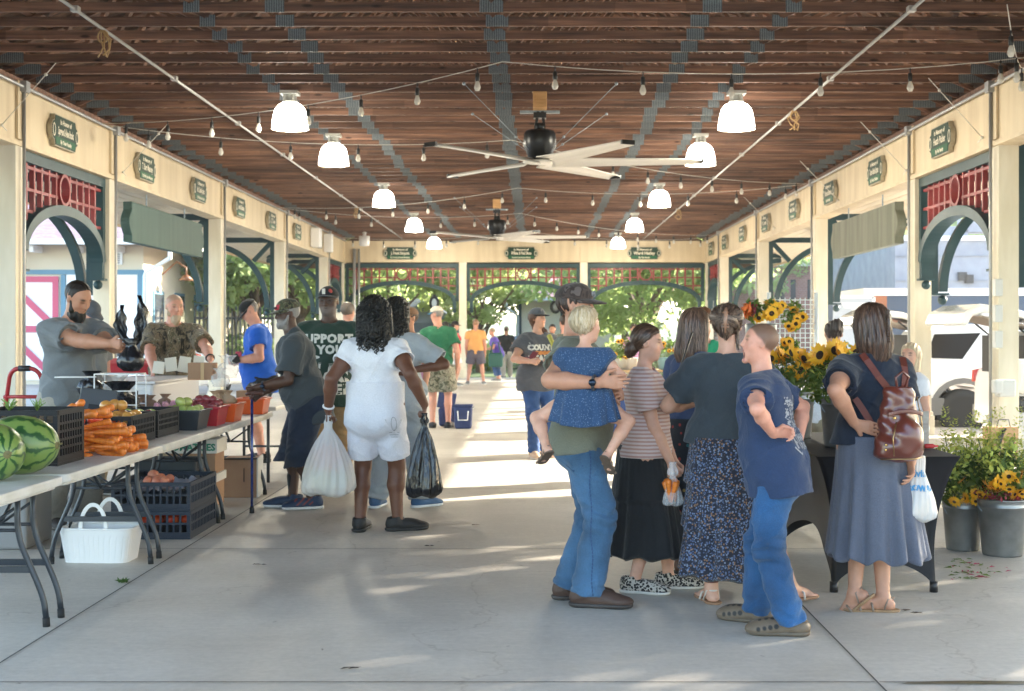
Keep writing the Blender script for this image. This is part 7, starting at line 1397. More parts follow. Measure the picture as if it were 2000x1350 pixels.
# --- heads beyond the flower table
D = 11.2; p = Person((X_(1628,D),D,0), 172, 1.545, 'woman with dark bun and white strappy top behind the sunflowers', 'fair', 'f', 1.1, vox=.009); p.body(eyes=False); p.hair((.05,.035,.03), vol=.02, back=[[(0,-.2,.2,.3),(.1,-.42,.35,.22),(.05,-.5,.2,.18)]], amp=.04); p.shirt(cWhiteT, tank=True, neckr=.075, hem=-.05); p.trousers(cKhaki); [p.shoe(i, (.3,.2,.15)) for i in (0,1)]
D = 11.4; p = Person((X_(1777,D),D,0), -60, 1.34, 'fair haired child whose head shows behind the woman with the backpack', 'fair', 'f', 1., hs=.20, vox=.009, head=(-20,0,0)); p.body(); p.hair((.50,.38,.25), vol=.05, amp=.03, back=[[(0,-.15,0,.38),(0,-.2,-.6,.3)]]); p.shirt(cWhiteT); p.trousers(cKhaki); [p.shoe(i, (.3,.2,.15)) for i in (0,1)]
# ================================================================ furniture, produce, bags, flowers
TZ = .745
def tbl(px, py, z=TZ): D = (CH-z)*F0/(py-VY); return Vector(((px-VX)*D/F0, D, z))
mTop = M('table_plastic', (.68,.66,.62), .5, col2=(.56,.54,.49), ns=5, bump=.08, bs=120); mLeg = M('grey_leg_steel', (.035,.042,.052), .35, .4); mFoot = M('rubber_foot', (.012,.012,.013), .8)
FT = empty('folding_table', (-2.75,0,0), 'x', 'folding table', 'folding tables of the produce stall')
q = MB(); hw, hl, rc = .38, .91, .06; o = []
for cx, cy, a0 in ((hw-rc,hl-rc,0),(-hw+rc,hl-rc,90),(-hw+rc,-hl+rc,180),(hw-rc,-hl+rc,270)):
    for k in range(7): a = R_(a0+15*k); o.append((cx+rc*math.cos(a), cy+rc*math.sin(a)))
q.prism(o, lambda u, v, w: Vector((u,v,w)), TZ-.045, TZ); q.prism([(u*.93,v*.97) for u, v in o], lambda u, v, w: Vector((u,v,w)), TZ-.062, TZ-.046); q.build('tabletop', mTop, FT, bevel=.008)
def curve(P, n=8):
    P = [Vector(p) for p in P]; out = [P[0]]
    for i in range(1, len(P)-1):
        a, b, c = P[i-1], P[i], P[i+1]; r = .09; p0 = b+(a-b).normalized()*min(r,(a-b).length*.45); p1 = b+(c-b).normalized()*min(r,(c-b).length*.45)
        for k in range(n+1): t = k/n; out.append(p0*(1-t)**2+b*2*t*(1-t)+p1*t*t)
    return out+[P[-1]]
for sy in (-1,1):
    y = sy*.82
    for sx in (-1,1):
        q = MB(); q.tube(curve([(sx*.17,y,TZ-.05),(sx*.17,y,.45),(sx*.30,y,.15),(sx*.315,y,.03)]), .0155, 10); l = q.build('leg', mLeg, FT); q = MB(); q.tube([(sx*.315,y,.0),(sx*.313,y,.045)], .0185, 10); q.build('foot_cap', mFoot, l)
    q = MB(); q.box((0,y,.285), (.47,.022,.032)); q.tube([(-.17,y,.48),(.17,y,.48)], .009, 6); q.build('crossbar', mLeg, FT)
    q = MB(); q.tube([(0,y,.48),(0,y-sy*.16,.58),(0,y-sy*.30,TZ-.06)], .010, 6); q.tube([(-.17,y,.60),(0,y,.48),(.17,y,.60)], .008, 6); q.build('brace', mLeg, FT)
yc = [6.07, 7.93, 9.79, 11.65]; lbs = ['nearest folding table, under the watermelons at the lower left','second folding table, under the black milk crate and carrots','third folding table, under the onions and the harvest crates','fourth folding table, under the coloured tubs by the old man']
FT.location = (-2.75,yc[0],0); FT['label'] = lbs[0]
for y, lb in list(zip(yc, lbs))[1:]: dup(FT, (-2.75+rr(-.008,.008),y,0), rz=R_(rr(-.5,.5)), label=lb)
def table2(loc, rz, L_, W, lb, mt=None, grp=None):
    r = empty('plain_table', loc, lb, 'table', grp, rz); q = MB(); q.box((0,0,TZ-.02), (L_,W,.04)); q.build('tabletop', mt or mTop, r, bevel=.01)
    for sx in (-1,1):
        for sy in (-1,1): q = MB(); q.tube([(sx*(L_/2-.12),sy*(W/2-.1),0),(sx*(L_/2-.12),sy*(W/2-.1),TZ-.04)], .016, 8); q.build('leg', mLeg, r)
        q = MB(); q.tube([(sx*(L_/2-.12),-(W/2-.1),.25),(sx*(L_/2-.12),W/2-.1,.25)], .012, 6); q.build('crossbar', mLeg, r)
    return r
table2((-2.85,14.1,0), R_(90), 1.5, .7, 'white table behind the old man, last in the produce row')
table2((-3.72,13.2,0), R_(90), 1.9, .7, 'back table in front of the man in camouflage shirt')
table2((-3.95,10.9,0), R_(90), 1.6, .6, 'low side table behind the bearded seller')
# --- watermelons
def melon_extra(nt, b, tc):
    N, L = nt.nodes, nt.links; sx = N.new('ShaderNodeSeparateXYZ'); L.new(tc.outputs['Object'], sx.inputs[0]); at2 = N.new('ShaderNodeMath'); at2.operation = 'ARCTAN2'; L.new(sx.outputs['Y'], at2.inputs[0]); L.new(sx.outputs['Z'], at2.inputs[1])
    n = N.new('ShaderNodeTexNoise'); n.inputs['Scale'].default_value = 16; n.inputs['Detail'].default_value = 5; L.new(tc.outputs['Object'], n.inputs['Vector']); m = N.new('ShaderNodeMath'); m.operation = 'MULTIPLY_ADD'; m.inputs[1].default_value = 9; L.new(n.outputs['Fac'], m.inputs[0]); mm = N.new('ShaderNodeMath'); mm.operation = 'MULTIPLY'; mm.inputs[1].default_value = 9; L.new(at2.outputs[0], mm.inputs[0]); L.new(mm.outputs[0], m.inputs[2])
    s = N.new('ShaderNodeMath'); s.operation = 'SINE'; L.new(m.outputs[0], s.inputs[0]); r = N.new('ShaderNodeValToRGB'); L.new(s.outputs[0], r.inputs[0]); e = r.color_ramp.elements; e[0].position = .05; e[0].color = (.17,.25,.06,1); e[1].position = .75; e[1].color = (.022,.075,.018,1); k = e.new(.5); k.color = (.10,.19,.045,1); L.new(r.outputs[0], b.inputs['Base Color'])
mMel = M('melon_rind', (.1,.2,.05), .32, extra=melon_extra)
for (px, py, D, rx, r, rz, lb) in ((38,868,7.02,.205,.150,-8,'large striped watermelon next to the black milk crate'),(-12,888,6.72,.19,.140,-50,'striped watermelon cut off by the left edge of the picture')):
    ro = empty('watermelon', at(px,py,D), lb, 'watermelon', None, R_(rz)); ro.location.z = TZ+r; q = MB(); q.ell((0,0,0), rx, r, r, 32, 22, rot=(0,PI/2*0,0)); o = q.build('rind', mMel, ro); q = MB(); q.tube([(rx-.004,0,0),(rx+.012,.004,.006),(rx+.02,.012,.01)], .005, 6); q.ell((rx-.003,0,0), .006,.02,.02); q.build('stem', M('dry_stem', (.15,.13,.05), .8), ro)
# --- crates
mCrate = M('black_crate_plastic', (.007,.008,.010), .5, spec=.25, bump=.05, bs=80); mCrateB = M('dark_blue_crate', (.016,.024,.040), .5, spec=.3)
def crate(name, loc, size, lb, mt, cell=.05, grp=None, rz=0., hole=True, bar=.010, cat='crate', solidto=.25):
    w, d, h = size; r = empty(name, loc, lb, cat, grp, rz); q = MB(); t = .012
    q.box((0,0,.008), (w,d,.016)); q.build('base', mt, r)
    for axis in (0,1):
        for s in (-1,1):
            q = MB(); W = w if axis == 0 else d; off = s*((d if axis == 0 else w)/2-t/2); fn = (lambda u, v, ww, off=off: Vector((u, off+ww, v))) if axis == 0 else (lambda u, v, ww, off=off: Vector((off+ww, u, v)))
            W2 = W/2-(0 if axis == 0 else t+.001)
            def bar_(u0, u1, v0, v1, th=t/2): q.prism([(u0,v0),(u1,v0),(u1,v1),(u0,v1)], fn, -th, th)
            bar_(-W2, W2, h-.028, h, t/2+.003); bar_(-W2, W2, .017, .05 if solidto < .3 else h*solidto); bar_(-W2, -W2+.025, .051, h-.029); bar_(W2-.025, W2, .051, h-.029)
            n = max(2, int((2*W2-.05)/cell))
            for i in range(1, n): u = -W2+.025+(2*W2-.05)*i/n; bar_(u-bar/2, u+bar/2, .051, h-.029, t/2-.001)
            m_ = max(2, int((h-.08)/cell))
            for j in range(1, m_): v = .05+(h-.08)*j/m_; bar_(-W2+.025, W2-.025, v-bar/2, v+bar/2, t/2-.002)
            if hole and axis == 1: q.prism([(-.06,h-.10),(.06,h-.10),(.06,h-.055),(-.06,h-.055)], fn, -t/2-.001, -t/2+.001)
            q.build('side_panel', mt, r)
    return r
c = crate('milk_crate', (-2.80,7.66,TZ), (.46,.44,.30), 'tall black milk crate on the table next to the watermelons', mCrate, .038, bar=.013)
q = MB(); q.box((0,0,.15), (.42,.40,.20)); o = q.build('crate_contents', M('dark_produce', (.03,.024,.018), .8, col2=(.16,.09,.03), ns=24)); o.location = (-2.80,7.66,TZ+.003); tag(o, 'dark produce filling the black milk crate', 'produce')
for (px, py, lb) in ((18,797,'feathery green tops sticking out of the milk crate at its left'),(72,797,'feathery green tops sticking out of the milk crate at its middle')):
    q = MB(); random.seed(px)
    for k in range(26): a = rr(0,6.28); e = Vector((math.cos(a)*rr(.02,.06),math.sin(a)*rr(.02,.06),rr(.03,.075))); q.tube([(0,0,0), e*.5+Vector((rr(-.01,.01),0,.01)), e], .002, 4)
    o = q.build('leafy_greens', M('feathery_green', (.16,.28,.05), .7)); o.location = at(px,py+6,7.6); tag(o, lb, 'greens')
crate('harvest_crate', (-2.735,9.08,TZ), (.33,.56,.185), 'black lattice harvest crate full of tomatoes at the front of the onions', mCrate, .034, 'lattice harvest crates', bar=.012, solidto=.25); crate('harvest_crate', (-2.735,9.70,TZ), (.33,.56,.185), 'black lattice harvest crate between the tomatoes and the black tub', mCrate, .034, 'lattice harvest crates', bar=.012)
crate('stacked_crate', (-2.72,10.18,0), (.56,.80,.20), 'dark blue crate on the floor, lower of the two under the third table', mCrateB, .045, 'dark crates under the table', bar=.014); crate('stacked_crate', (-2.72,10.18,.202), (.56,.80,.20), 'dark blue crate stacked on top under the third table, with pale peaches', mCrateB, .045, 'dark crates under the table', bar=.014)
# --- fruit helpers
def fruit_me(name, r, col, col2, sq=.85, rough=.25, star=None):
    q = MB(); q.ell((0,0,0), r, r, r*sq, 16, 10, wob=.025); me = q.mesh(name, M(name+'_skin', col, rough, col2=col2, ns=14, coat=.25)); return me
def scatter(me, name, spots, lb, cat, grp, s0=.85, s1=1.1):
    for p in spots:
        o = link_mesh(name, me, None, p); o.rotation_euler = (rr(-.6,.6),rr(-.6,.6),rr(0,6)); s = rr(s0,s1); o.scale = (s,s,s); tag(o, lb, cat, grp)
random.seed(11)
car = MB(); car.lathe([(0,0),(.004,.0),(.009,.03),(.0135,.09),(.0175,.15),(.0195,.18),(.017,.193),(.006,.198),(0,.197)], n=12, wob=lambda a, z: 1+.05*math.sin(z*190)+.03*math.sin(3*a+z*40)); car_me = car.mesh('carrot', M('carrot_skin', (.74,.22,.025), .45, col2=(.58,.14,.015), ns=22, nst=(1,1,5)))
lay = []
for L_ in range(5):
    nx = 12-L_*2
    for k in range(nx):
        lay.append((-2.46-.035*(nx and 0)-.0, L_, k, nx))
ci = 0
for (x0, L_, k, nx) in lay:
    for row in range(2 if L_ < 4 else 1):
        y = 8.02+ (k+.5)/nx*.50*(1-.08*L_)+.03*L_+rr(-.015,.015); x = -2.60-.17*row-.015*L_+rr(-.03,.03); z = TZ+.02+.033*L_+rr(0,.012)
        o = link_mesh('carrot', car_me, None, (x,y,z)); tip = rr(-.5,.5); o.rotation_euler = (rr(-.12,.12), PI/2+rr(-.22,.22)+(PI if random.random() < .35 else 0), tip); s = rr(.85,1.15); o.scale = (s*1.2,s*1.2,s); tag(o, 'orange carrot in the heap between the milk crate and the tomatoes', 'carrot', 'carrots heaped on the table')
for k in range(10):
    o = link_mesh('carrot', car_me, None, (-2.78+rr(-.07,.1), 8.10+rr(-.05,.25), TZ+.19+rr(0,.07))); o.rotation_euler = (rr(-.2,.2), PI/2+rr(-.3,.3), rr(-.8,.8)); o.scale = (1.2,1.2,1); tag(o, 'orange carrot in the heap between the milk crate and the tomatoes', 'carrot', 'carrots heaped on the table')
tom = fruit_me('tomato', .048, (.52,.030,.012), (.62,.10,.02), .78); oni = fruit_me('yellow_onion', .046, (.62,.30,.07), (.48,.22,.05), .9); grn = fruit_me('green_tomato', .042, (.26,.36,.07), (.42,.46,.14), .85); plm = fruit_me('red_potato', .032, (.20,.025,.035), (.28,.05,.05), .85); pea = fruit_me('peach', .040, (.62,.24,.13), (.55,.13,.08), .9, .6)
q = MB(); q.box((0,0,.03), (.36,.34,.06)); o = q.build('produce_tray', mCrate); o.location = (-2.82,8.72,TZ+.0); tag(o, 'black tray under the red tomatoes behind the carrots', 'tray')
scatter(tom, 'tomato', [(-2.93+.10*i+rr(-.015,.015), 8.60+.085*j+rr(-.01,.01), TZ+.10+.0*i) for i in range(3) for j in range(4)]+[(-2.87,8.68,TZ+.165),(-2.78,8.74,TZ+.165)], 'red tomato on the black tray behind the carrots', 'tomato', 'red tomatoes on the tray')
scatter(tom, 'tomato', [(-2.83+.095*i, 8.86+.09*j, TZ+.12) for i in range(2) for j in range(2)], 'red tomato in the near lattice harvest crate', 'tomato', 'tomatoes in the near harvest crate')
scatter(oni, 'yellow_onion', [(-2.86+.095*i+rr(-.01,.01), 9.06+.092*j, TZ+.16) for i in range(3) for j in range(3)]+[(-2.83,9.12,TZ+.235),(-2.75,9.2,TZ+.235),(-2.80,9.2,TZ+.24)], 'golden onion heaped in the near lattice harvest crate', 'onion', 'golden onions')
scatter(grn, 'green_tomato', [(-2.85+.085*i, 9.56+.085*j, TZ+.15) for i in range(3) for j in range(2)], 'green tomato in the second lattice harvest crate', 'green tomato', 'green tomatoes in the crate'); scatter(plm, 'red_potato', [(-2.85+.065*i, 9.44+.05*j, TZ+.16) for i in range(4) for j in range(2)], 'dark red potato in the second lattice harvest crate', 'potato', 'red potatoes in the crate')
def tub(name, loc, size, col, lb, rz=0.):
    w, d, h = size; q = MB(); o_ = lambda s, z: [(sx*w/2*s, sy*d/2*s, z) for sx, sy in ((-1,-1),(1,-1),(1,1),(-1,1))]
    vs = o_(.82,0)+o_(1,h)+o_(.94,h)+o_(.78,.012); fs = [(3,2,1,0)]+[(i,(i+1)%4,4+(i+1)%4,4+i) for i in range(4)]+[(4+i,4+(i+1)%4,8+(i+1)%4,8+i) for i in range(4)]+[(8+i,8+(i+1)%4,12+(i+1)%4,12+i) for i in range(4)]+[(12,13,14,15)]
    q.add(vs, fs); r = empty(name, loc, lb, 'tub', 'coloured produce tubs', rz); mt = M(name+'_%d' % int(col[0]*1000), col, .35); q.build('tub_body', mt, r, bevel=.008); q = MB()
    for (x0, y0, x1, y1) in ((-1,-1,1,-1),(1,-1,1,1),(1,1,-1,1),(-1,1,-1,-1)): q.bar((x0*w/2*1.02,y0*d/2*1.02,h-.008), (x1*w/2*1.02,y1*d/2*1.02,h-.008), .016, .014)
    q.build('rim', mt, r); return r
tub('produce_tub', (-2.60,10.28,TZ), (.30,.36,.15), (.03,.035,.04), 'black tub of green tomatoes on the table'); scatter(grn, 'green_tomato', [(-2.68+.08*i+rr(-.01,.01), 10.16+.085*j, TZ+.145) for i in range(3) for j in range(3)]+[(-2.62,10.22,TZ+.205),(-2.6,10.32,TZ+.20)], 'green tomato heaped in the black tub', 'green tomato', 'green tomatoes in the tub')
tub('produce_tub', (-2.56,10.76,TZ), (.28,.36,.15), (.42,.022,.035), 'red tub of dark red potatoes on the table'); scatter(plm, 'red_potato', [(-2.66+.06*i+rr(-.01,.01), 10.64+.06*j, TZ+.15+.02*(j % 2)) for i in range(4) for j in range(4)]+[(-2.6+.05*i,10.72,TZ+.20) for i in range(3)], 'dark red potato in the red tub', 'potato', 'red potatoes in the tub', 1., 1.3)
tub('produce_tub', (-2.53,11.22,TZ), (.28,.34,.15), (.72,.11,.015), 'orange tub with brown paper bags in front of the cane'); tub('produce_tub', (-2.50,12.25,TZ), (.26,.32,.14), (.72,.17,.04), 'smaller orange tub at the end of the tables behind the cane')
# crumpled paper bags
def crumple(name, p, r, col, lb, n=3, seed=0, grp=None, mt=None):
    q = MB(); random.seed(seed); B = [(.001,-r*.8),(r*.8,-r*.75),(r,-.1*r),(r*.8,.45*r),(r*.3,.75*r),(r*.55,1.1*r),(r*.75,1.3*r)]; ph = [rr(0,6) for _ in range(4)]
    q.lathe(B, n=22, wob=lambda a, z: 1+.16*math.sin(3*a+ph[0]+z*30)+.12*math.sin(7*a+ph[1]-z*50)+.08*math.sin(13*a+ph[2]), smooth=True); q.f = q.f[:-1] if len(q.f[-1]) > 4 else q.f; q.m = q.m[:len(q.f)]; q.sm = q.sm[:len(q.f)]
    o = q.build(name, mt or M('kraft_%d' % int(col[0]*1000), col, .8, bump=.4, bs=40)); o.location = p; tag(o, lb, 'paper bag' if 'paper' in lb else 'bag', grp); return o
for i, (x, y) in enumerate(((-2.58,11.15),(-2.50,11.24),(-2.57,11.32))): crumple('paper_bag', (x,y,TZ+.17), .06, (.42,.29,.18), ['crumpled brown paper bag at the near side of the orange tub','crumpled brown paper bag at the aisle side of the orange tub','crumpled brown paper bag at the far side of the orange tub'][i], seed=i)
q = MB(); q.box((0,0,.05), (.42,.95,.10)); o = q.build('display_tray', M('pale_pink_plastic', (.62,.48,.52), .4)); o.location = (-2.98,10.5,TZ); tag(o, 'pale pink tray behind the tubs holding brown paper bags', 'tray')
for i in range(7): crumple('paper_bag', (-2.98+rr(-.1,.1),10.16+i*.115,TZ+.165), .055, (.24,.15,.10), 'small brown paper bag standing on the pale pink tray', seed=20+i, grp='paper bags on the pink tray')
for i in range(4):
    q = MB(); random.seed(60+i); q.grid(9, 6, lambda u, v: Vector((.16*(u-.5)+.02*math.sin(v*5), .02*math.sin(u*9+v*4), .11*v-.02+.015*math.sin(u*14)))); o = q.build('pink_liner', M('pink_tissue', (.68,.36,.50), .6), solid=.002); o.location = (-2.78+rr(-.02,.02),10.2+.2*i,TZ+.10); o.rotation_euler = (0,0,PI/2+rr(-.3,.3)); tag(o, 'pink tissue liner poking over the pink tray', 'tissue', 'pink tissue liners')
# scale with a tilted display, behind the onions
r = empty('scale', (-3.0,9.35,TZ), 'dark electronic scale with its tilted display behind the onions', 'scale'); q = MB(); q.box((0,0,.03), (.28,.3,.06)); q.build('scale_base', mCrate, r, bevel=.01); q = MB(); q.box((.02,.05,.20), (.24,.025,.28), (-.35,.12,.25)); q.build('display', M('slate_plastic', (.05,.055,.06), .35), r, bevel=.006); q = MB(); q.box((.02,.030,.20), (.10,.012,.06), (-.35,.12,.25)); q.build('screen', M('lcd_grey', (.02,.022,.022), .2), r)
# wire bag rack with black bags
r = empty('bag_rack', (-3.0,10.0,TZ), 'white wire bag rack holding black plastic bags behind the harvest crates', 'rack'); q = MB()
for x in (-.15,.15):
    for y in (-.12,.12): q.tube([(x,y,0),(x,y,.42)], .005, 5)
    q.tube([(x,-.12,.42),(x,.12,.42)], .005, 5)
for z in (.1,.2,.3,.42):
    for y in (-.12,.12): q.tube([(-.15,y,z),(.15,y,z)], .004, 5)
q.tube([(-.15,-.12,.40),(-.42,-.16,.40),(-.42,-.06,.40),(-.15,-.08,.40)], .005, 5); q.build('wire_frame', mWhite, r)
mBag = M('black_film', (.008,.009,.012), .16, bump=.7, bs=28, bst=(1,1,.35)); mBagW = M('white_film', (.72,.70,.68), .25, trans=.0, alpha=.62, bump=.5, bs=24, bst=(1,1,.3)); mBagC = M('clear_film', (.80,.82,.83), .1, alpha=.30, bump=.6, bs=30)
crumple('plastic_bag', (-3.0,10.0,TZ+.17), .15, (0,0,0), 'black plastic bag hanging inside the white wire rack', seed=41, mt=mBag); crumple('plastic_bag', (-3.22,10.02,TZ+.33), .085, (0,0,0), 'small black plastic bag hanging left of the wire rack', seed=42, mt=mBag)
# bags held in the hand
def bag(name, top, h, w, d, lb, mt, handles=True, seed=0, text=None, knot=.0, ears=False, fold=.12, wtop=.14):
    r = empty(name, top, lb, 'plastic bag'); random.seed(seed); ph = [rr(0,6) for _ in range(5)]; q = MB()
    prof = [(0,wtop),(.08,wtop*1.05),(.25,.42),(.5,.72),(.72,.92),(.88,1.0),(.96,.93),(1.0,.62)]
    def fn(a, t):
        th = 2*PI*a; s = np.interp(t, [p[0] for p in prof], [p[1] for p in prof]); f = 1+fold*(1-.6*t)*math.sin(9*th+ph[0]+2*t)+.06*math.sin(17*th+ph[1]+5*t)+.05*math.sin(4*th+ph[2]+t*7)
        return Vector((w/2*s*f*math.cos(th), d/2*s*f*math.sin(th), -h*t+.02*h*math.sin(3*th+ph[3])*(t > .9)))
    q.grid(72, 40, fn, wrap=True); q.add([fn(i/72,1.) for i in range(72)], [tuple(range(72))], 0, True); q.build('bag_body', mt, r, fixn=True)
    if handles:
        q = MB(); q.grid(7, 8, lambda u, v: Vector(((u-.5)*.05*(1+.3*math.sin(v*6)), .012*math.sin(u*9), -.02+.075*v))); q.build('handle', mt, r, solid=.002)
    return r
def inside(name, pts, me, lb, cat, grp):
    for p in pts: o = link_mesh(name, me, None, p); o.rotation_euler = (rr(0,3),rr(0,3),rr(0,3)); tag(o, lb, cat, grp)
B1 = at(641,826,10.12); bag('plastic_bag', B1, .53, .40, .26, 'white plastic bag of produce hanging from the left hand of the woman in white', mBagW, seed=1, fold=.07)
q = MB(); q.ell((0,0,0), .155,.10,.09, 20, 12); o = q.build('bagged_melon', M('pale_melon', (.42,.50,.30), .5)); o.location = B1+Vector((.0,0,-.41)); tag(o, 'pale green melon inside the white plastic bag', 'melon')
q = MB(); q.ell((0,0,0), .11,.08,.12, 20, 12); o = q.build('bagged_tomatoes', M('net_red', (.55,.20,.14), .5)); o.location = B1+Vector((.0,0,-.27)); tag(o, 'red produce in the upper half of the white plastic bag', 'produce')
B2 = at(829,822,9.95); bag('plastic_bag', B2, .545, .25, .20, 'black plastic bag hanging from the right hand of the woman in white', mBag, seed=2, fold=.15)
B3 = at(256,688,9.95); r = empty('plastic_bag', B3, 'black plastic bag with two knotted ears held up by the bearded seller', 'plastic bag'); q = MB(); random.seed(5)
q.lathe([(.001,-.14),(.05,-.135),(.085,-.10),(.095,-.06),(.075,-.01),(.04,.03),(.035,.06),(.06,.10)], n=30, wob=lambda a, z: 1+.08*math.sin(5*a+z*40)+.06*math.sin(11*a)); q.build('bag_body', mBag, r)
for sx, ht, le in ((-1,.30,.05),(1,.37,-.005)):
    q = MB(); q.grid(9, 16, lambda u, v, sx=sx, ht=ht, le=le: Vector((sx*(.02+.055*math.sin(v*2.4))-le*v*0+(u-.5)*(.075*math.sin(PI*min(1,v*.92+.06))+.01)+.008*math.sin(v*22+u*5), .022*math.sin(u*8+v*9)+.01*sx, .04+ht*v))); q.build('ear', mBag, r, solid=.004)
B4 = at(1314,922,7.62); bag('plastic_bag', B4, .185, .105, .085, 'clear plastic bag of carrots held by the girl in the striped t-shirt', mBagC, seed=4, wtop=.2)
for k in range(9):
    o = link_mesh('carrot', car_me, None, B4+Vector((rr(-.022,.022),rr(-.02,.02),-.17+rr(0,.02)))); o.rotation_euler = (rr(-.25,.25),rr(-.3,.3),rr(0,6)); o.scale = (.9,.9,.62); tag(o, 'carrot inside the clear bag of the striped girl', 'carrot', 'carrots in the clear bag')
B5 = at(1790,890,7.15); r = bag('plastic_bag', B5, .335, .20, .15, 'white plastic bag with blue lettering beside the grey blue skirt', mBagW, seed=6, fold=.06, wtop=.4)
inside('bagged_potato', [B5+Vector((rr(-.055,.055),rr(-.03,.03),-.24-rr(0,.06))) for k in range(8)], fruit_me('bagged_potato', .034, (.55,.40,.22), (.48,.33,.18), .85, .7), 'pale potato inside the white bag with blue lettering', 'potato', 'potatoes in the lettered bag')
bo = [o for o in kids(r) if o.name.startswith('bag_body')][0]; decal('print', text_verts('Livin', .05, bold=.002), Vector((.0,0,-.09)), (1,0,0), (.05,0,1), bo, mInkB, bo, lift=.004); decal('print', text_verts('ROWAN', .038, bold=.003), Vector((.015,0,-.165)), (1,0,-.05), (.05,0,1), bo, mInkB, bo, lift=.004)
# --- under the tables
r = empty('plastic_basket', (-2.795,8.92,0), 'white plastic basket with hoop handles under the second table', 'basket', None, R_(-3)); q = MB()
def bk_(a, t):
    th = 2*PI*a; c, s = math.cos(th), math.sin(th); n = 6; k = (abs(c)**n+abs(s)**n)**(-1/n); e = .86+.14*t; rib = 1-.012*(math.sin(44*th) > .2)*(.1 < t < .85); return Vector((.235*k*c*e*rib, .16*k*s*e*rib, .215*t))
q.grid(176, 8, bk_, wrap=True, smooth=False); q.add([bk_(i/88,0) for i in range(88)], [tuple(range(88))]); q.build('basket_body', M('white_plastic', (.72,.72,.72), .35), r, solid=.006); q = MB(); q.tube([bk_(i/40,1.)*1.0 for i in range(40)], .009, 6, closed=True); q.build('rim', M('white_plastic', ()), r)
for y in (-.15,.15): q = MB(); q.strip([(.095*math.cos(PI*k/14), .215+.17*math.sin(PI*k/14)) for k in range(15)], [(.07*math.cos(PI*k/14), .215+.145*math.sin(PI*k/14)) for k in range(15)], lambda u, v, w, y=y: Vector((u, y+w, v)), -.004, .004); q.build('handle', M('white_plastic', ()), r)
r = empty('cool_box', (-2.90,11.0,0), 'dark grey soft cooler with an orange band under the third table', 'cooler'); q = MB(); q.box((0,0,.18), (.46,.34,.36)); q.build('cooler_body', M('slate_fabric', (.03,.04,.05), .6), r, bevel=.03); q = MB(); q.box((0,0,.415), (.48,.36,.10)); q.build('lid', M('slate_fabric', ()), r, bevel=.02); q = MB(); q.box((-.02,-.172,.27), (.30,.008,.016)); q.build('orange_band', M('orange_trim', (.5,.09,.04), .5), r); q = MB(); q.tube([(-.22,-.17,.32),(-.23,-.22,.26),(-.22,-.17,.16)], .012, 6); q.tube([(.22,-.17,.32),(.24,-.22,.22),(.22,-.17,.12)], .012, 6); q.build('strap', mBlk, r)
mKraft = M('cardboard', (.34,.20,.115), .8, col2=(.30,.17,.10), ns=6); mKraftW = M('white_cardboard', (.62,.61,.58), .7)
r = empty('tomato_box', (-2.88,11.75,0), 'tall cardboard box with white lid lettered TOMATOES under the table', 'box'); q = MB(); q.box((0,0,.23), (.40,.34,.46)); q.build('carton', mKraft, r, bevel=.004); q = MB(); q.box((0,0,.245), (.43,.37,.07)); q.build('white_band', mKraftW, r); q = MB(); q.box((0,0,.51), (.44,.38,.12)); l = q.build('lid', mKraftW, r, bevel=.004); q = MB(); add_text(q, 'TOMATOES', (.0,-.191,.50), (1,0,0), (0,0,1), .078, bold=.003, lift=.001); q.build('lettering', M('green_ink', (.02,.20,.13), .7), l)
r = empty('cardboard_box', (-2.63,12.42,0), 'plain brown cardboard box with white side beside the tomato box', 'box', None, R_(4)); q = MB(); q.box((0,0,.17), (.30,.36,.34)); q.build('carton', mKraft, r, bevel=.004); q = MB(); q.box((.157,0,.175), (.012,.37,.35)); q.build('white_side', mKraftW, r); q = MB(); q.box((0,-.182,.345), (.31,.03,.012)); q.box((.04,-.1805,.2), (.008,.006,.12)); q.build('flap', mCrate, r)
scatter(pea, 'peach', [(-2.78+rr(-.12,.12),10.0+rr(-.1,.3),.385+rr(0,.02)) for k in range(9)], 'pale peach in the upper dark crate under the table', 'peach', 'peaches in the upper crate'); scatter(tom, 'tomato', [(-2.9+.1*i,9.92+.1*j,.12) for i in range(5) for j in range(2)], 'red tomato in the lower dark crate under the table', 'tomato', 'tomatoes in the lower crate')
q = MB(); q.grid(20, 20, lambda u, v: Vector(((u-.5)*.44,(v-.5)*.66,.03*math.sin(u*14)*math.sin(v*17)+.012*math.sin(u*40+v*22)))); o = q.build('bubble_liner', M('pale_liner', (.45,.45,.52), .3)); o.location = (-2.72,10.18,.345); tag(o, 'crinkled pale liner in the upper dark crate', 'liner')
# --- back of the stall
r = empty('wall_of_tubs', (-3.72,13.2,TZ), 'long white plastic tub on the back table under the cardboard boxes', 'tub'); q = MB(); q.box((0,0,.13), (.62,1.7,.26)); q.build('tub_body', M('milky_plastic', (.62,.62,.64), .35), r, bevel=.03); q = MB(); q.box((0,0,.27), (.66,1.74,.02)); q.build('lid', M('milky_plastic', ()), r)
r.name = 'storage_tub'
for (px, py, D, lb) in ((396,736,12.6,'brown cardboard box with a tape strip in front of the man in camouflage'),(492,735,12.9,'brown cardboard box with a tape strip beside the blue shirt man')):
    p = at(px,py,D); p.z = TZ+.285 if px < 450 else TZ+.02; s = .225
    if px > 450: s = .25
    r = empty('cardboard_box', p, lb, 'box', 'taped boxes at the back'); q = MB(); q.box((0,0,.08), (s,.2,.155)); q.build('carton', mKraft, r, bevel=.003); q = MB(); q.box((.02,-.101,.08), (.03,.004,.157)); q.build('tape_strip', M('tape_tan', (.48,.32,.16), .4), r)
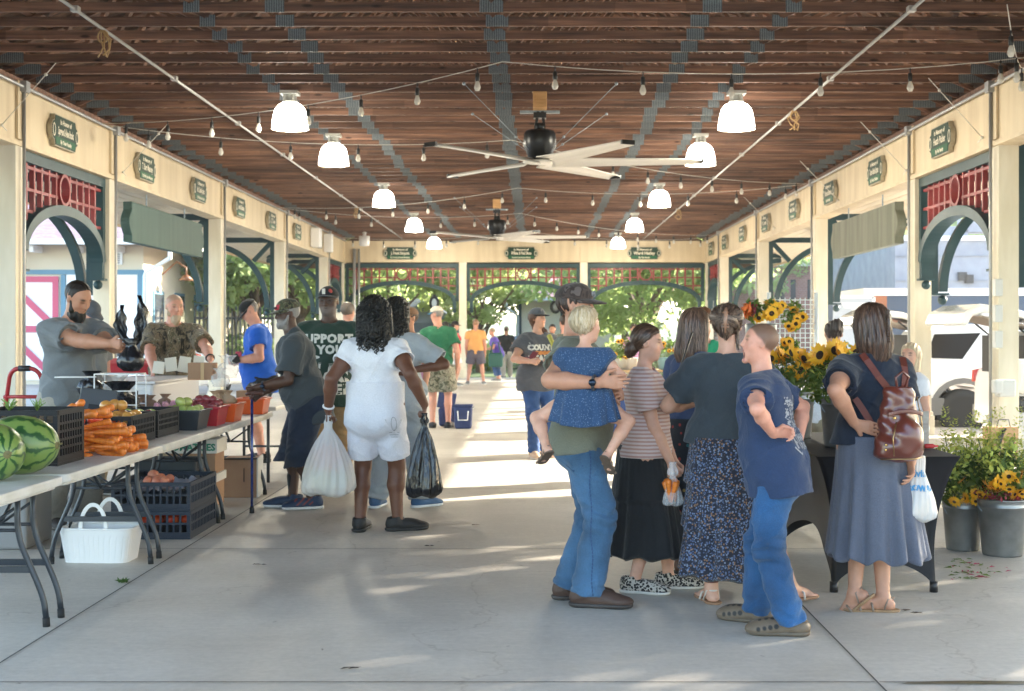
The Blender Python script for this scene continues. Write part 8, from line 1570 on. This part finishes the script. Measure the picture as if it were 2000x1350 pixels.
for i, (px, py, w, h) in enumerate(((310,718,28,28),(334,712,26,32),(360,712,26,36),(388,708,24,30))):
    p = at(px,py,12.9); q = MB(); q.box((0,0,0), (.85*w*12.9/F0,.012,.85*h*12.9/F0), (rr(-.25,-.1),rr(-.15,.2),rr(-.3,.3))); o = q.build('price_card', M('cream_card', (.68,.64,.55), .7)); o.location = p; tag(o, 'cream card standing among the boxes at the back of the stall', 'card', 'cream cards at the back')
for i, (px, py, D, rad, lb) in enumerate(((445,722,12.6,.10,'clear plastic bag beside the taped cardboard box'),(430,742,12.2,.08,'clear plastic bag in front of the blue shirt man'),(225,776,10.6,.13,'white plastic bag on the side table behind the seller'),(505,775,12.4,.09,'clear plastic bag by the old man hand'))): crumple('plastic_bag', at(px,py,D), rad, (0,0,0), lb, seed=70+i, mt=mBagW if i == 2 else mBagC)
q = MB(); q.ell((0,0,0), .06,.05,.05, 10, 7, wob=.15); o = q.build('lime_bag', M('lime_plastic', (.16,.60,.08), .4, bump=.6, bs=30)); o.location = at(216,774,10.4); tag(o, 'bright lime green bundle on the side table', 'bundle')
r = crate('black_bin', (at(228,737,11.2).x,11.2,TZ+.12), (.26,.3,.12), 'shallow black bin on the side table behind the seller', mCrate, .06)
q = MB(); q.box((0,0,.06), (.5,.7,.115)); o = q.build('platform_scale', M('cream_metal', (.55,.54,.50), .4), bevel=.02); o.location = (-3.95,10.9,TZ); tag(o, 'cream box under the black bin on the side table', 'box')
q = MB(); q.box((0,0,0), (.7,.5,.12), (.1,.0,.2)); o = q.build('red_cloth', M('red_canvas', (.42,.02,.03), .7, bump=.5, bs=14), bevel=.03); o.location = at(235,716,14.5); tag(o, 'folded red cloth behind the black bin', 'cloth')
r = empty('hand_truck', (-4.45,12.1,0), 'red hand truck standing behind the bearded seller', 'hand truck'); q = MB(); q.tube(curve([(-.2,0,.1),(-.22,.05,.7),(-.12,-.05,1.15),(.12,-.05,1.15),(.22,.05,.7),(.2,0,.1)]), .02, 8); q.tube([(-.2,0,.5),(.2,0,.5)], .016, 6); q.tube([(-.2,0,.9),(.2,0,.9)], .016, 6); q.build('frame', M('red_enamel', (.35,.015,.02), .35), r); q = MB(); q.tube([(-.05,-.05,1.15),(.05,-.05,1.15)], .026, 8); q.build('grip', mBlk, r)
for s in (-1,1): q = MB(); q.lathe([(.02,-.03),(.12,-.03),(.13,0),(.12,.03),(.02,.03)], (s*.26,.08,.13), 18, mat=Matrix.Rotation(PI/2,3,'Y')); q.build('wheel', mTyre if 'tyre_rubber' in _M else mBlk, r)
q = MB(); q.box((0,-.08,.02), (.4,.2,.02)); q.build('toe_plate', mBlk, r)
crumple('burlap_sack', (-3.62,9.55,.72), .17, (.26,.19,.15), 'brown sack with a white top behind the milk crate', seed=90)
q = MB(); q.box((0,0,.28), (.4,.5,.56)); o = q.build('side_stool', M('grey_crate', (.2,.2,.2), .6), bevel=.02); o.location = (-3.62,9.55,0); tag(o, 'grey stool under the brown sack', 'stool')
# --- cane, phone, wallet, cooler bags
hc = at(493,766,11.22); r = empty('walking_cane', (hc.x,11.2,0), 'shiny blue walking cane with a dark wooden handle held by the old man', 'cane'); q = MB(); q.tube([(0,0,.05),(0,0,hc.z-.03)], .0115, 10); q.build('shaft', M('blue_cane', (.015,.05,.28), .15, .3, col2=(.01,.03,.14), ns=40, coat=1), r); q = MB(); q.tube([(-.05,0,hc.z-.02),(0,0,hc.z-.005),(.09,0,hc.z-.01)], [.013,.016,.013], 8); q.tube([(0,0,hc.z-.06),(0,0,hc.z-.01)], .014, 8); q.build('handle', M('cane_wood', (.07,.02,.012), .3), r); q = MB(); q.lathe([(.021,0),(.019,.04),(.013,.055)], n=12); q.build('rubber_tip', mFoot, r)
def phone(p, rot, lb, col, cat='phone', s=(.075,.009,.15)):
    r = empty(cat if cat == 'phone' else 'wallet', p, lb, cat); r.rotation_euler = rot; q = MB(); q.box((0,0,0), s); q.build('case', M('case_%d' % int(col[0]*999), col, .35), r, bevel=.004); q = MB(); q.box((0,s[1]/2+.0012,0), (s[0]*.9,.001,s[2]*.92)); q.build('screen', M('dark_screen', (.01,.01,.012), .08), r)
phone(at(1042,694,15.72), (1.0,0.2,.3), 'dark red phone in the hand of the woman in charcoal print t-shirt', (.10,.012,.03)); phone(at(458,702,15.25), (.3,1.2,.2), 'open black wallet in the hands of the man in royal blue', (.012,.012,.014), 'wallet', (.10,.012,.11))
q = MB(); q.box((0,0,0), (.07,.03,.06)); o = q.build('red_purse', M('pink_red_leather', (.5,.05,.09), .4), bevel=.008); o.location = at(466,692,15.4); tag(o, 'small red item held with the black wallet', 'pouch')
def coolbag(px, D, w, h, lb, open_):
    r = empty('cooler_bag', (X_(px,D),D,0), lb, 'cooler bag', 'navy cooler bags on the floor'); q = MB(); q.box((0,0,h/2), (w,.24,h), taper=.9); q.build('bag_body', cNavyC, r, bevel=.03); q = MB()
    if open_: q.box((-.02,.13,h+.11), (w,.03,.26), (-.25,.15,0)); 
    else: q.box((0,0,h+.012), (w*1.02,.25,.03))
    q.build('lid', cNavyC, r, bevel=.012); q = MB(); q.tube([(w*.5,-.05,h*.9),(w*.56,-.08,h*.98),(w*.5,.05,h*.9)], .012, 6); q.tube([(-.08,-.125,h*.8),(-.07,-.15,h*.4),(.07,-.15,h*.4),(.08,-.125,h*.8)], .01, 6); q.build('handle', mWhite if not open_ else cNavyC, r)
cNavyC = M('navy_canvas', (.02,.035,.12), .65, bump=.3, bs=30)
coolbag(905, 21.0, .28, .34, 'navy cooler bag with closed lid to the right of the man in kelly green', False); coolbag(874, 21.6, .28, .28, 'navy cooler bag with its lid open behind the legs of the man in kelly green', True)
p = at(968,690,40.6); r = empty('shoulder_bag', p, 'dark green shoulder bag hanging from the woman in purple', 'bag'); q = MB(); q.box((0,0,-.2), (.42,.16,.42)); q.build('bag_body', M('bottle_green', (.01,.09,.07), .5), r, bevel=.05); q = MB(); q.tube([(-.15,0,0),(-.08,0,.32),(.08,0,.32),(.15,0,0)], .02, 6); q.build('strap', M('bottle_green', ()), r)
q = SDF()
# --- backpack
P = BP; r = empty('backpack', tuple(P.T(.0,-.20,.12*P.H)), 'brown leather backpack on the back of the woman in black t-shirt', 'backpack'); mLea = M('brown_leather', (.115,.026,.016), .28, col2=(.085,.018,.012), ns=9, bump=.18, bs=18, coat=.4); ro = np.array(r.location)
bc = np.array(at(1757,822,6.98)); fwd = P.ft; bk = -P.ft; rt_ = nrm(np.cross(P.U, bk))*-1; rt_ = rt_ if rt_[0] > 0 else -rt_; up = nrm(P.U+.04*rt_); Qb = np.stack([rt_, bk, up], 1); L_ = lambda a, b, c: bc+rt_*a+bk*b+up*c
S = SDF(); S.tor(L_(0,-.01,-.165), L_(0,-.02,.13), (.120,.070), (.085,.045), Qb, .03); S.ell(L_(0,0,-.13), (.122,.078,.06), Qb, .04); S.ell(L_(.03,.035,-.08), (.085,.065,.095), Qb, .02); S.tor(L_(0,-.02,.09), L_(0,-.02,.165), (.080,.045), (.070,.038), Qb, .01); c0 = V3(L_(0,0,.172)); u3 = V3(up); S.cuts.append(lambda X: (X-c0)@u3); a3, b3 = V3(rt_), V3(up); S.disp = lambda X: (.0035*np.sin((X-c0)@a3*55+2*np.sin((X-c0)@b3*30))+.002*np.sin((X-c0)@b3*70+(X-c0)@a3*40)).astype(np.float32)
me = S.mesh(.006, (1,1,1), ro, 'pack_body'); me.materials.append(mLea); pb = link_mesh('pack_body', me, r); q = MB(); V = lambda a, b, c: Vector(L_(a,b,c)-ro)
q.grid(12, 5, lambda u, v: V((u-.5)*.19, .055+.02*math.cos((u-.5)*3)-.02*v*0, .045+.018*math.sin(u*PI)-.02*v)); q.build('flap', mLea, r, solid=.008)
q = MB(); q.tube([V(-.075,.105,-.17),V(-.08,.095,-.08),V(-.06,.085,.0)], .0035, 5); q.tube([V(-.11,.03,-.19),V(-.06,.095,-.185),V(.04,.105,-.185),V(.11,.05,-.18)], .004, 5); q.tube([V(.115,.045,-.15),V(.10,.04,.0),V(.08,.02,.12)], .003, 5); q.build('zip', M('brass_zip', (.30,.20,.09), .3, .9), r)
q = MB(); q.tube([V(-.02,.0,.16),V(-.035,.01,.22),V(0,.012,.25),V(.035,.01,.22),V(.02,.0,.16)], .007, 8); q.build('handle', mLea, r); q = MB(); q.ell(V(-.075,.09,.02), .008); q.ell(V(-.10,.06,-.14), .007); q.ell(V(-.10,.06,-.115), .007); q.build('stud', M('gold', (.7,.45,.15), .25, 1), r)
sb = bpy.data.objects[P.sho.name]; bvt = BVHTree.FromPolygons([v.co+Vector(P.loc) for v in sb.data.vertices], [tuple(f.vertices) for f in sb.data.polygons])
def strap(pts):
    out = []
    for px, py in pts:
        ray = at(px,py,7.)-Vector((0,0,CH)); ray.normalize(); h = bvt.ray_cast(Vector((0,0,CH)), ray); out.append((h[0]-ray*.006) if h[0] is not None else at(px,py,7.05))
    q = MB()
    for a, b in zip(out[:-1], out[1:]): q.bar(a-Vector(ro), b-Vector(ro)+ (b-a)*.06, .034, .007, up=(0,-1,.1))
    return q.build('strap', M('strap_leather', (.115,.026,.016), .5, spec=.3), r)
strap([(1683,692),(1692,703),(1703,718),(1715,735),(1727,750),(1738,764)]); strap([(1762,698),(1766,715),(1768,735),(1767,752),(1764,764)]); strap([(1670,778),(1685,800),(1700,825),(1712,848),(1720,868)])
# yellow strap bag of the woman in charcoal
q = MB(); q.tube([at(1072,655,15.9),at(1080,672,15.85),at(1086,700,15.85),at(1092,740,15.9)], .028, 6); o = q.build('bag_strap', M('olive_yellow_strap', (.35,.33,.06), .7)); tag(o, 'olive yellow bag strap over the shoulder of the woman in charcoal print', 'strap')
q = MB(); q.tube([at(1352,650,8.05),at(1338,690,7.95),at(1325,730,7.92),at(1313,790,8.0)], .006, 6); q.tube([at(1317,745,7.93),at(1312,762,7.93),at(1308,775,7.95)], .009, 6); o = q.build('bag_strap', mBlk); tag(o, 'thin dark shoulder strap of the long haired woman in navy', 'strap')
# --- stretch cover table
ST = empty('covered_table', (1.97,8.62,0), 'table under a black stretch cover, by the woman with the backpack', 'table'); hw, hl, zt = .40, .93, .775; q = MB()
def sc(a, t):
    s = a*4; e = int(s) % 4; f = s-int(s); cs = [(-1,-1),(1,-1),(1,1),(-1,1)]; p0, p1 = cs[e], cs[(e+1) % 4]; m = math.sin(PI*f); x0 = p0[0]+(p1[0]-p0[0])*f; y0 = p0[1]+(p1[1]-p0[1])*f; long = e in (1,3)
    zb = (.17 if not long else .28)*(m**.55); z = zt-t*(zt-zb); k = (zt-z)/zt; ins = .105*math.sin(min(1,k*1.08)*PI*.5)**.7+.02*math.sin(k*PI); bow = m*.05*math.sin(min(1,k*1.3)*PI)*(1.6 if long else 1)
    nx, ny = (0,p0[1]) if e in (0,2) else (p0[0],0); return Vector((x0*(hw-ins)-nx*bow, y0*(hl-ins)-ny*bow, z))
q.grid(96, 22, sc, wrap=True); vs = [sc(i/96,0) for i in range(96)]; q.add(vs, [tuple(range(96))]); q.build('stretch_cover', M('black_spandex', (.009,.010,.014), .55, spec=.25), ST)
for sx in (-1,1):
    for sy in (-1,1): q = MB(); q.tube([(sx*(hw-.118),sy*(hl-.118),0.0),(sx*(hw-.118),sy*(hl-.118),.06)], .024, 8); q.build('leg', mBlk, ST)
r = table2((1.72,11.9,0), R_(90), 1.8, .7, 'second flower table, behind the black covered one', M('black_spandex', ()))
# --- buckets and flowers
mZinc = M('galvanised_zinc', (.30,.31,.31), .42, .75, col2=(.20,.21,.21), ns=7, bump=.06, bs=20)
def bucket(loc, r0, r1, h, lb, rz=0.):
    r = empty('metal_bucket', loc, lb, 'bucket', 'galvanised flower buckets', rz); q = MB(); q.lathe([(0,.012),(r0,.0),(r0+.004,.012),(r0+(r1-r0)*.86,h*.86),(r0+(r1-r0)*.87+.006,h*.87),(r0+(r1-r0)*.885,h*.885),(r1,h-.006),(r1+.008,h),(r1-.004,h+.004),(r1-.02,h-.02),(r0,h-.12),(0,h-.12)], n=36); q.build('bucket_body', mZinc, r)
    q = MB(); q.tube([(r1*math.cos(t)*1.03, -.02-.05*math.sin(t)*1.0-r1*.0, h-.03-.10*math.sin(t)) for t in [PI*k/14 for k in range(15)]], .0035, 5); o = q.build('bail_handle', mGalv, r)
    return r
mStem = M('stem_green', (.07,.13,.03), .6); mLf = leaf_mat('bouquet_leaf', (.07,.14,.03), (.20,.28,.06)) if 'leaf_green' in _M else M('bouquet_leaf', (.06,.12,.03), .6); mGold = M('goldenrod', (.55,.52,.08), .7, col2=(.36,.46,.10), ns=18); mPet = M('sun_petal', (.78,.34,.01), .5, col2=(.80,.44,.02), ns=30); mEyeD = M('flower_eye', (.035,.016,.008), .9, bump=.8, bs=160); mMaroon = M('maroon_petal', (.16,.012,.02), .6, col2=(.28,.03,.04), ns=40); mPinkF = M('pink_petal', (.55,.16,.18), .6)
def flower_me(R, n, eye, cup=.25, two=True):
    q = MB(); random.seed(int(R*1000))
    for ring in range(2 if two else 1):
        for k in range(n):
            a = 2*PI*(k+.5*ring)/n+rr(-.08,.08); L_ = R*rr(.86,1.08)*(1-.12*ring); wd = R*.30; cu = cup+rr(-.15,.2)+.25*ring; d = Vector((math.cos(a),math.sin(a),0)); s_ = Vector((-math.sin(a),math.cos(a),0)); e0 = R*eye*.8
            vs = [d*e0-s_*wd*.3, d*e0+s_*wd*.3, d*(e0+(L_-e0)*.55)+s_*wd*.5+Vector((0,0,cu*L_*.45)), d*L_+Vector((0,0,cu*L_*.75)), d*(e0+(L_-e0)*.55)-s_*wd*.5+Vector((0,0,cu*L_*.45))]; q.add(vs, [(0,1,2,3,4)], 0)
    q.ell((0,0,R*.05), R*eye, R*eye, R*eye*.5, 14, 8, m=1); return q.mesh('flower', [mPet, mEyeD])
fSun = flower_me(.078, 19, .34); fBes = flower_me(.042, 13, .26, .08); fSm = flower_me(.028, 10, .35, .3)
def leafcloud(n, box, leaf, seed, up=.3, ell=True):
    rg = np.random.default_rng(seed); u = rg.normal(size=(n,3)); u /= np.linalg.norm(u, axis=1)[:,None]; C = u*(rg.random(n)**.4)[:,None]*np.array(box[:3])+np.array([0,0,box[3]]); nr = u*.7+rg.normal(size=(n,3))*.5+np.array([0,0,up]); nr /= np.linalg.norm(nr, axis=1)[:,None]; t1 = np.cross(nr, rg.normal(size=(n,3))); t1 /= np.linalg.norm(t1, axis=1)[:,None]; t2 = np.cross(nr, t1); sz = leaf*rg.uniform(.6,1.4,n)[:,None]
    V = np.stack([C-t1*sz, C+t2*sz*.42-t1*sz*.1, C+t1*sz+nr*sz*.15, C-t2*sz*.42-t1*sz*.1], 1).reshape(-1,3); m = MB(); m.v = [tuple(v) for v in V]; m.f = [tuple(range(4*i,4*i+4)) for i in range(n)]; m.m = [0]*n; m.sm = [False]*n; return m
def bouquet(loc, lb, clouds=(), flowers=(), plumes=(), stems=12, R=.10, h=.3, seed=0):
    r = empty('flower_bouquet', loc, lb, 'bouquet', 'flowers in buckets'); random.seed(seed); q = MB()
    for k in range(stems): a = rr(0,6.28); e = rr(.3,1.)*R; q.tube([(e*.5*math.cos(a),e*.5*math.sin(a),-.12),(e*1.1*math.cos(a),e*1.1*math.sin(a),h*.5),(e*1.6*math.cos(a+.2),e*1.6*math.sin(a+.2),h)], .0035, 5)
    q.build('stems', mStem, r)
    for i, (n, box, leaf, mt) in enumerate(clouds): leafcloud(n, box, leaf, seed+i).build('foliage', mt, r, fixn=False)
    for (me, x, y, z, tx, ty, s) in flowers: o = link_mesh('flower', me, r, (x,y,z)); o.rotation_euler = (tx,ty,rr(0,6)); o.scale = (s,s,s)
    if plumes:
        q = MB(); rg = np.random.default_rng(seed+50)
        for (x, y, z, L_) in plumes:
            q.tube([(x*.4,y*.4,0),(x,y,z)], .003, 4, m=1)
            for k in range(85):
                t = rg.random(); w = .055*(1-t)+.008; a = rg.uniform(0,6.28); c = Vector((x*(1+.15*t)+w*math.cos(a)+.02*t, y+w*math.sin(a), z+L_*(t-.3))); e = Vector((math.cos(a),math.sin(a),.6))*.020*rg.uniform(.6,1.3); s_ = Vector((-math.sin(a),math.cos(a),0))*.007; q.add([c-s_, c+s_, c+e], [(0,1,2)], 0)
        q.build('plume', [mGold, mStem], r)
    return r
fl_ = lambda me, cx, cy, cz, n, sx, sy, sz, seed, s=1., face=-1.1: [(me, cx+sx*math.cos(k*2.4+seed)*((k+.5)/n)**.5, cy+sy*math.sin(k*2.4+seed)*((k+.5)/n)**.5, cz+sz*((k*37 % 11)/11-.5), (1.15 if math.sin(k*2.4+seed) < .5 else .5)+.3*math.sin(k*3+seed), .35*math.sin(k*5+seed), s*(.85+.3*((k*7 % 5)/5))) for k in range(n)]
# on the covered table
b = bucket((1.845,8.32,zt), .10,.13,.30, 'grey metal bucket of mixed flowers between the boy and the backpack woman'); bouquet((1.845,8.32,zt+.30), 'mixed bouquet with sunflowers between the boy and the backpack woman', [(900,(.25,.20,.17,.10),.026,mLf),(300,(.24,.19,.14,.20),.016,mGold)], fl_(fSun, -.12,-.05,.26,8,.13,.13,.10,1)+fl_(fSm, .05,-.12,.16,14,.18,.12,.16,2)+fl_(fSun,.15,-.02,.26,4,.10,.1,.06,5,.75), stems=16, R=.1, h=.25, seed=3)
b = bucket((1.70,9.05,zt), .10,.13,.30, 'grey metal bucket behind the boy with sunflowers, on the covered table'); bouquet((1.70,9.05,zt+.30), 'sunflowers above the shoulder of the yawning boy', [(500,(.20,.18,.15,.10),.03,mLf)], fl_(fSun, .0,-.05,.20,11,.17,.13,.14,4,1.1), stems=12, R=.1, h=.22, seed=5)
b = bucket((2.18,9.1,zt), .085,.11,.34, 'metal bucket of small green leaves on the covered table, right of the backpack'); bouquet((2.18,9.1,zt+.34), 'light green bunch in the bucket right of the backpack', [(500,(.13,.12,.15,.12),.02,mGold),(300,(.13,.12,.14,.12),.024,mLf)], fl_(fSm,0,-.06,.12,4,.1,.1,.1,7), seed=7)
q = SDF(); r = empty('wooden_crate', (2.235,8.35,zt), 'weathered white wooden crate on the covered table right of the backpack', 'crate'); mOld = M('weathered_wood', (.42,.39,.34), .8, col2=(.28,.25,.22), ns=5, nst=(1,1,8))
for k in range(3): q = MB(); q.box((0,-.10,.035+.07*k), (.19,.012,.062)); q.box((0,.10,.035+.07*k), (.19,.012,.062)); q.box((.1,0,.035+.07*k), (.012,.188,.062)); q.box((-.1,0,.035+.07*k), (.012,.188,.062)); q.build('slat', mOld, r)
for s in (-1,1): q = MB(); q.box((s*.085,-.112,.11), (.025,.012,.22)); q.box((.112,s*.08,.11), (.012,.025,.22)); q.build('corner_post', mOld, r)
q = MB(); q.lathe([(.012,0),(.014,.01),(.014,.05),(.006,.065),(.006,.08)], n=10, mat=Matrix.Rotation(PI/2,3,'Y')); o = q.build('red_bottle', M('red_glass', (.45,.02,.02), .2)); o.location = (2.31,8.2,zt+.016); tag(o, 'small red tube on the covered table beside the wooden crate', 'tube')
# floor buckets
p1 = gnd(1892,1079); p2 = gnd(1972,1090)
bucket((p1.x,p1.y+.13,0), .105,.135,.33, 'dark metal bucket on the floor by the table leg, left of two'); bucket((p2.x,p2.y+.14,0), .125,.165,.37, 'metal bucket on the floor at the right edge, right of two')
bouquet((p1.x,p1.y+.13,.33), 'goldenrod and yellow daisies in the left floor bucket', [(380,(.20,.18,.20,.12),.045,mLf),(350,(.22,.18,.24,.26),.03,mGold),(420,(.22,.18,.2,.12),.022,mGold)], fl_(fBes, .04,-.20,.09,13,.17,.04,.15,2,1.25), [(-.14+.024*k+.02*math.sin(k*3), -.06+.09*math.sin(k*2), .28+.16*math.sin(k*1.7), .28) for k in range(15)], stems=18, R=.12, h=.35, seed=11)
bouquet((p2.x,p2.y+.14,.37), 'yellow daisies over dark red flowers in the right floor bucket', [(330,(.22,.2,.18,.16),.045,mLf),(400,(.22,.2,.2,.24),.026,mGold),(420,(.20,.19,.06,.03),.018,mMaroon)], fl_(fBes, -.02,-.21,.13,17,.19,.04,.16,6,1.25), [(-.20+.03*k, -.05+.09*math.sin(k*2+1), .28+.15*math.sin(k*2.3), .26) for k in range(14)], stems=18, R=.13, h=.33, seed=13)
# fallen leaves and petals by the buckets
random.seed(33); q = MB()
for k in range(70):
    c = gnd(1860+rr(-10,130)*rr(.3,1), 1105+rr(-12,30)); a = rr(0,6.28); L_ = rr(.012,.035); d = Vector((math.cos(a),math.sin(a),0)); s_ = Vector((-math.sin(a),math.cos(a),0)); m_ = 0 if random.random() < .72 else 1; q.add([c+Vector((0,0,.004))-d*L_, c+s_*L_*.3+Vector((0,0,.010)), c+d*L_+Vector((0,0,.006)), c-s_*L_*.3+Vector((0,0,.012))], [(0,1,2,3)], m_)
o = q.build('fallen_leaves', [mLf, M('magenta_petal', (.42,.02,.09), .6)], fixn=False); tag(o, kind='stuff')
for i, (px, py, cl, lb) in enumerate(((238,1138,(.07,.14,.03),'green sprig on the floor joint under the first table'),(815,1027,(.06,.035,.02),'dry leaf on the floor by the black trainers'),(685,1308,(.03,.025,.02),'dark leaf scrap on the near floor'),(505,1105,(.05,.04,.03),'dark leaf scrap on the floor right of the white basket'),(925,1027,(.05,.035,.025),'dark leaf scrap in the middle of the aisle'),(1760,1195,(.12,.09,.06),'dry leaf on the floor right of the sandals'),(1790,1200,(.10,.07,.05),'smaller dry leaf right of the sandals'),(840,1068,(.06,.05,.04),'dark twig on the aisle floor'),(1915,1130,(.35,.05,.05),'red petal on the floor below the buckets'))):
    p = gnd(px,py); q = MB(); random.seed(i)
    for k in range(3 if i else 22): a = rr(-.5,.5) if i else rr(0,6.28); L_ = rr(.02,.045); off = Vector((rr(-.03,.03),rr(-.01,.01),0)); d = Vector((math.cos(a),math.sin(a),.1 if i else .5)); s_ = Vector((-math.sin(a),math.cos(a),0)); q.add([off-d*L_*.5+Vector((0,0,.008)), off+s_*.008+Vector((0,0,.012)), off+d*L_+Vector((0,0,.006)), off-s_*.008+Vector((0,0,.014))], [(0,1,2,3)])
    o = q.build('fallen_leaf', M('leaf_scrap_%d' % i, cl, .8), fixn=False); o.location = (p.x,p.y,.0); tag(o, lb, 'leaf')
q = MB(); c = gnd(1920,1335)
q.add([(c.x-.35,c.y-.02,.004),(c.x+.2,c.y-.025,.004),(c.x+.35,c.y+.01,.004),(c.x-.05,c.y+.035,.004),(c.x-.3,c.y+.015,.004)], [(0,1,2,3,4)]); o = q.build('floor_stain', M('brown_stain', (.10,.075,.04), .3, col2=(.22,.17,.10), ns=14), fixn=False); tag(o, kind='structure')
# --- flower displays behind
q = MB(); wr = empty('wire_rack', (X_(1548,13.4),13.4,0), 'white wire display rack of orange flowers behind the sunflowers', 'rack')
for k in range(10): q.tube([(-.22+.049*k,0,.7),(-.22+.049*k,0,1.8)], .005, 4)
for k in range(24): q.tube([(-.22,0,.72+.046*k),(.22,0,.72+.046*k)], .005, 4)
for s in (-1,1): q.tube([(s*.23,0,0),(s*.23,0,1.85)], .02, 6)
q.build('wire_panel', mWhite, wr)
def orange(loc, lb, n, sx, sz, seed, mixed=False):
    r = empty('flower_bouquet', loc, lb, 'bouquet', 'flowers behind the table'); leafcloud(160,(sx,.08,sz,0),.035,seed).build('foliage', mLf, r, fixn=False)
    for k, f in enumerate(fl_(fSun, 0,-.06,0,n,sx,.05,sz*1.5,seed,.75)): o = link_mesh('flower', f[0], r, f[1:4]); o.rotation_euler = f[4:6]+(0,); o.scale = (f[6],)*3
    if mixed: leafcloud(120,(sx*.5,.1,sz*.6,.0),.03,seed+4).build('dark_petals', mMaroon, r, fixn=False); o = leafcloud(70,(sx*.5,.1,sz*.7,.0),.03,seed+9).build('orange_petals', M('orange_petal', (.7,.14,.02), .6), r, fixn=False); o.location = (-sx*.7,-.05,0)
orange((X_(1548,13.25),13.25,1.62), 'orange flowers on the upper half of the wire rack', 9, .12, .16, 3); orange((X_(1543,13.25),13.25,1.33), 'orange flowers on the lower half of the wire rack', 6, .10, .10, 5)
orange((X_(1470,10.2),10.2,CH+(648-606)*10.2/F0), 'red and green bouquet above the head of the yawning boy', 2, .07, .08, 6, True); orange((X_(1504,10.1),10.1,CH+(648-604)*10.1/F0), 'bright yellow bouquet above the head of the yawning boy', 8, .045, .07, 9)
r = empty('vase_stand', (X_(1486,10.3),10.3,0), 'dark stand with a vase under the bouquets behind the boy', 'stand'); q = MB(); q.tube([(0,0,0),(0,0,1.2)], .03, 8); q.lathe([(.2,0),(.2,.03),(.03,.06)], n=16); q.build('pole', mBlk, r); q = MB(); q.lathe([(.05,1.2),(.10,1.24),(.12,1.52),(.11,1.53)], n=16); q.build('vase', mZinc, r)
table2((2.35,26.5,0), R_(8), 2.2, .8, 'far flower stand table beyond the striped girl', M('oak_board', (.42,.27,.13), .6))
for i, (px, py, n, lb) in enumerate(((1222,672,6,'orange flowers on the far stand, left of the striped girl head'),(1300,676,5,'yellow flowers on the far stand beyond the striped girl chin'),(1215,690,4,'low orange flowers at the left end of the far stand'))): orange(tuple(at(px,py,26)), lb, n, .22, .12, 30+i)
for i, px in enumerate((1214,1232,1300)):
    q = MB(); q.lathe([(.12,0),(.17,.22),(.175,.23)], n=14); o = q.build('flower_pot', M('pale_pot_%d' % i, [(.5,.47,.42),(.55,.5,.45),(.16,.30,.34)][i], .6)); o.location = (X_(px,26.3),26.3,TZ); tag(o, ['pale pot at the left end of the far flower stand','pale pot under the orange flowers of the far stand','blue grey pot at the right of the far flower stand'][i], 'pot')
r = empty('cloth_table', (X_(1207,19.5),20.3,0), 'table with a navy cloth between the toddler and the striped girl', 'table'); q = MB(); q.box((0,0,.40), (.55,1.4,.72)); q.build('cloth', M('navy_cloth', (.02,.05,.17), .8, bump=.2, bs=9), r, bevel=.03); q = MB(); q.box((0,0,.02), (.45,1.3,.04)); q.build('base', mBlk, r)
# --- by the right posts
r = empty('paper_shopper', (5.15,15.3,0), 'brown paper shopping bag with black leaf pattern by the nearest right post', 'shopping bag', None, R_(10)); q = MB(); q.box((0,0,.21), (.34,.17,.42), taper=.94); q.build('bag_body', M('kraft_shopper', (.46,.28,.14), .75), r); q = MB(); fn = lambda u, v, w: Vector((u,-.0875-w+.005*0,v))
for (a, b_, c_, d_) in ((-.15,.05,-.02,.38),(-.05,.03,.10,.30),(.02,.02,.14,.20),(-.16,.22,.0,.40)): q.prism([(a,b_),(a+.05,b_+.02),(c_+.03,d_),(c_-.01,d_+.015)], fn, .0, .003)
q.build('leaf_pattern', mBlk, r); q = MB(); q.tube([(-.08,-.07,.42),(-.06,-.07,.50),(.06,-.07,.50),(.08,-.07,.42)], .006, 6); q.build('handle', mBlk, r)
r = empty('waste_bin', (6.15,17.0,-.13), 'white waste bin with black liner just right of the nearest right post', 'bin'); q = MB(); q.box((0,0,.42), (.55,.55,.84)); q.build('bin_body', M('bin_white', (.62,.62,.60), .5), r, bevel=.03); q = MB(); q.box((0,0,.72), (.58,.58,.20)); q.build('liner', mBag, r, bevel=.02); q = MB(); q.box((0,0,1.05), (.6,.6,.42)); q.build('lid', M('bin_white', ()), r, bevel=.05)
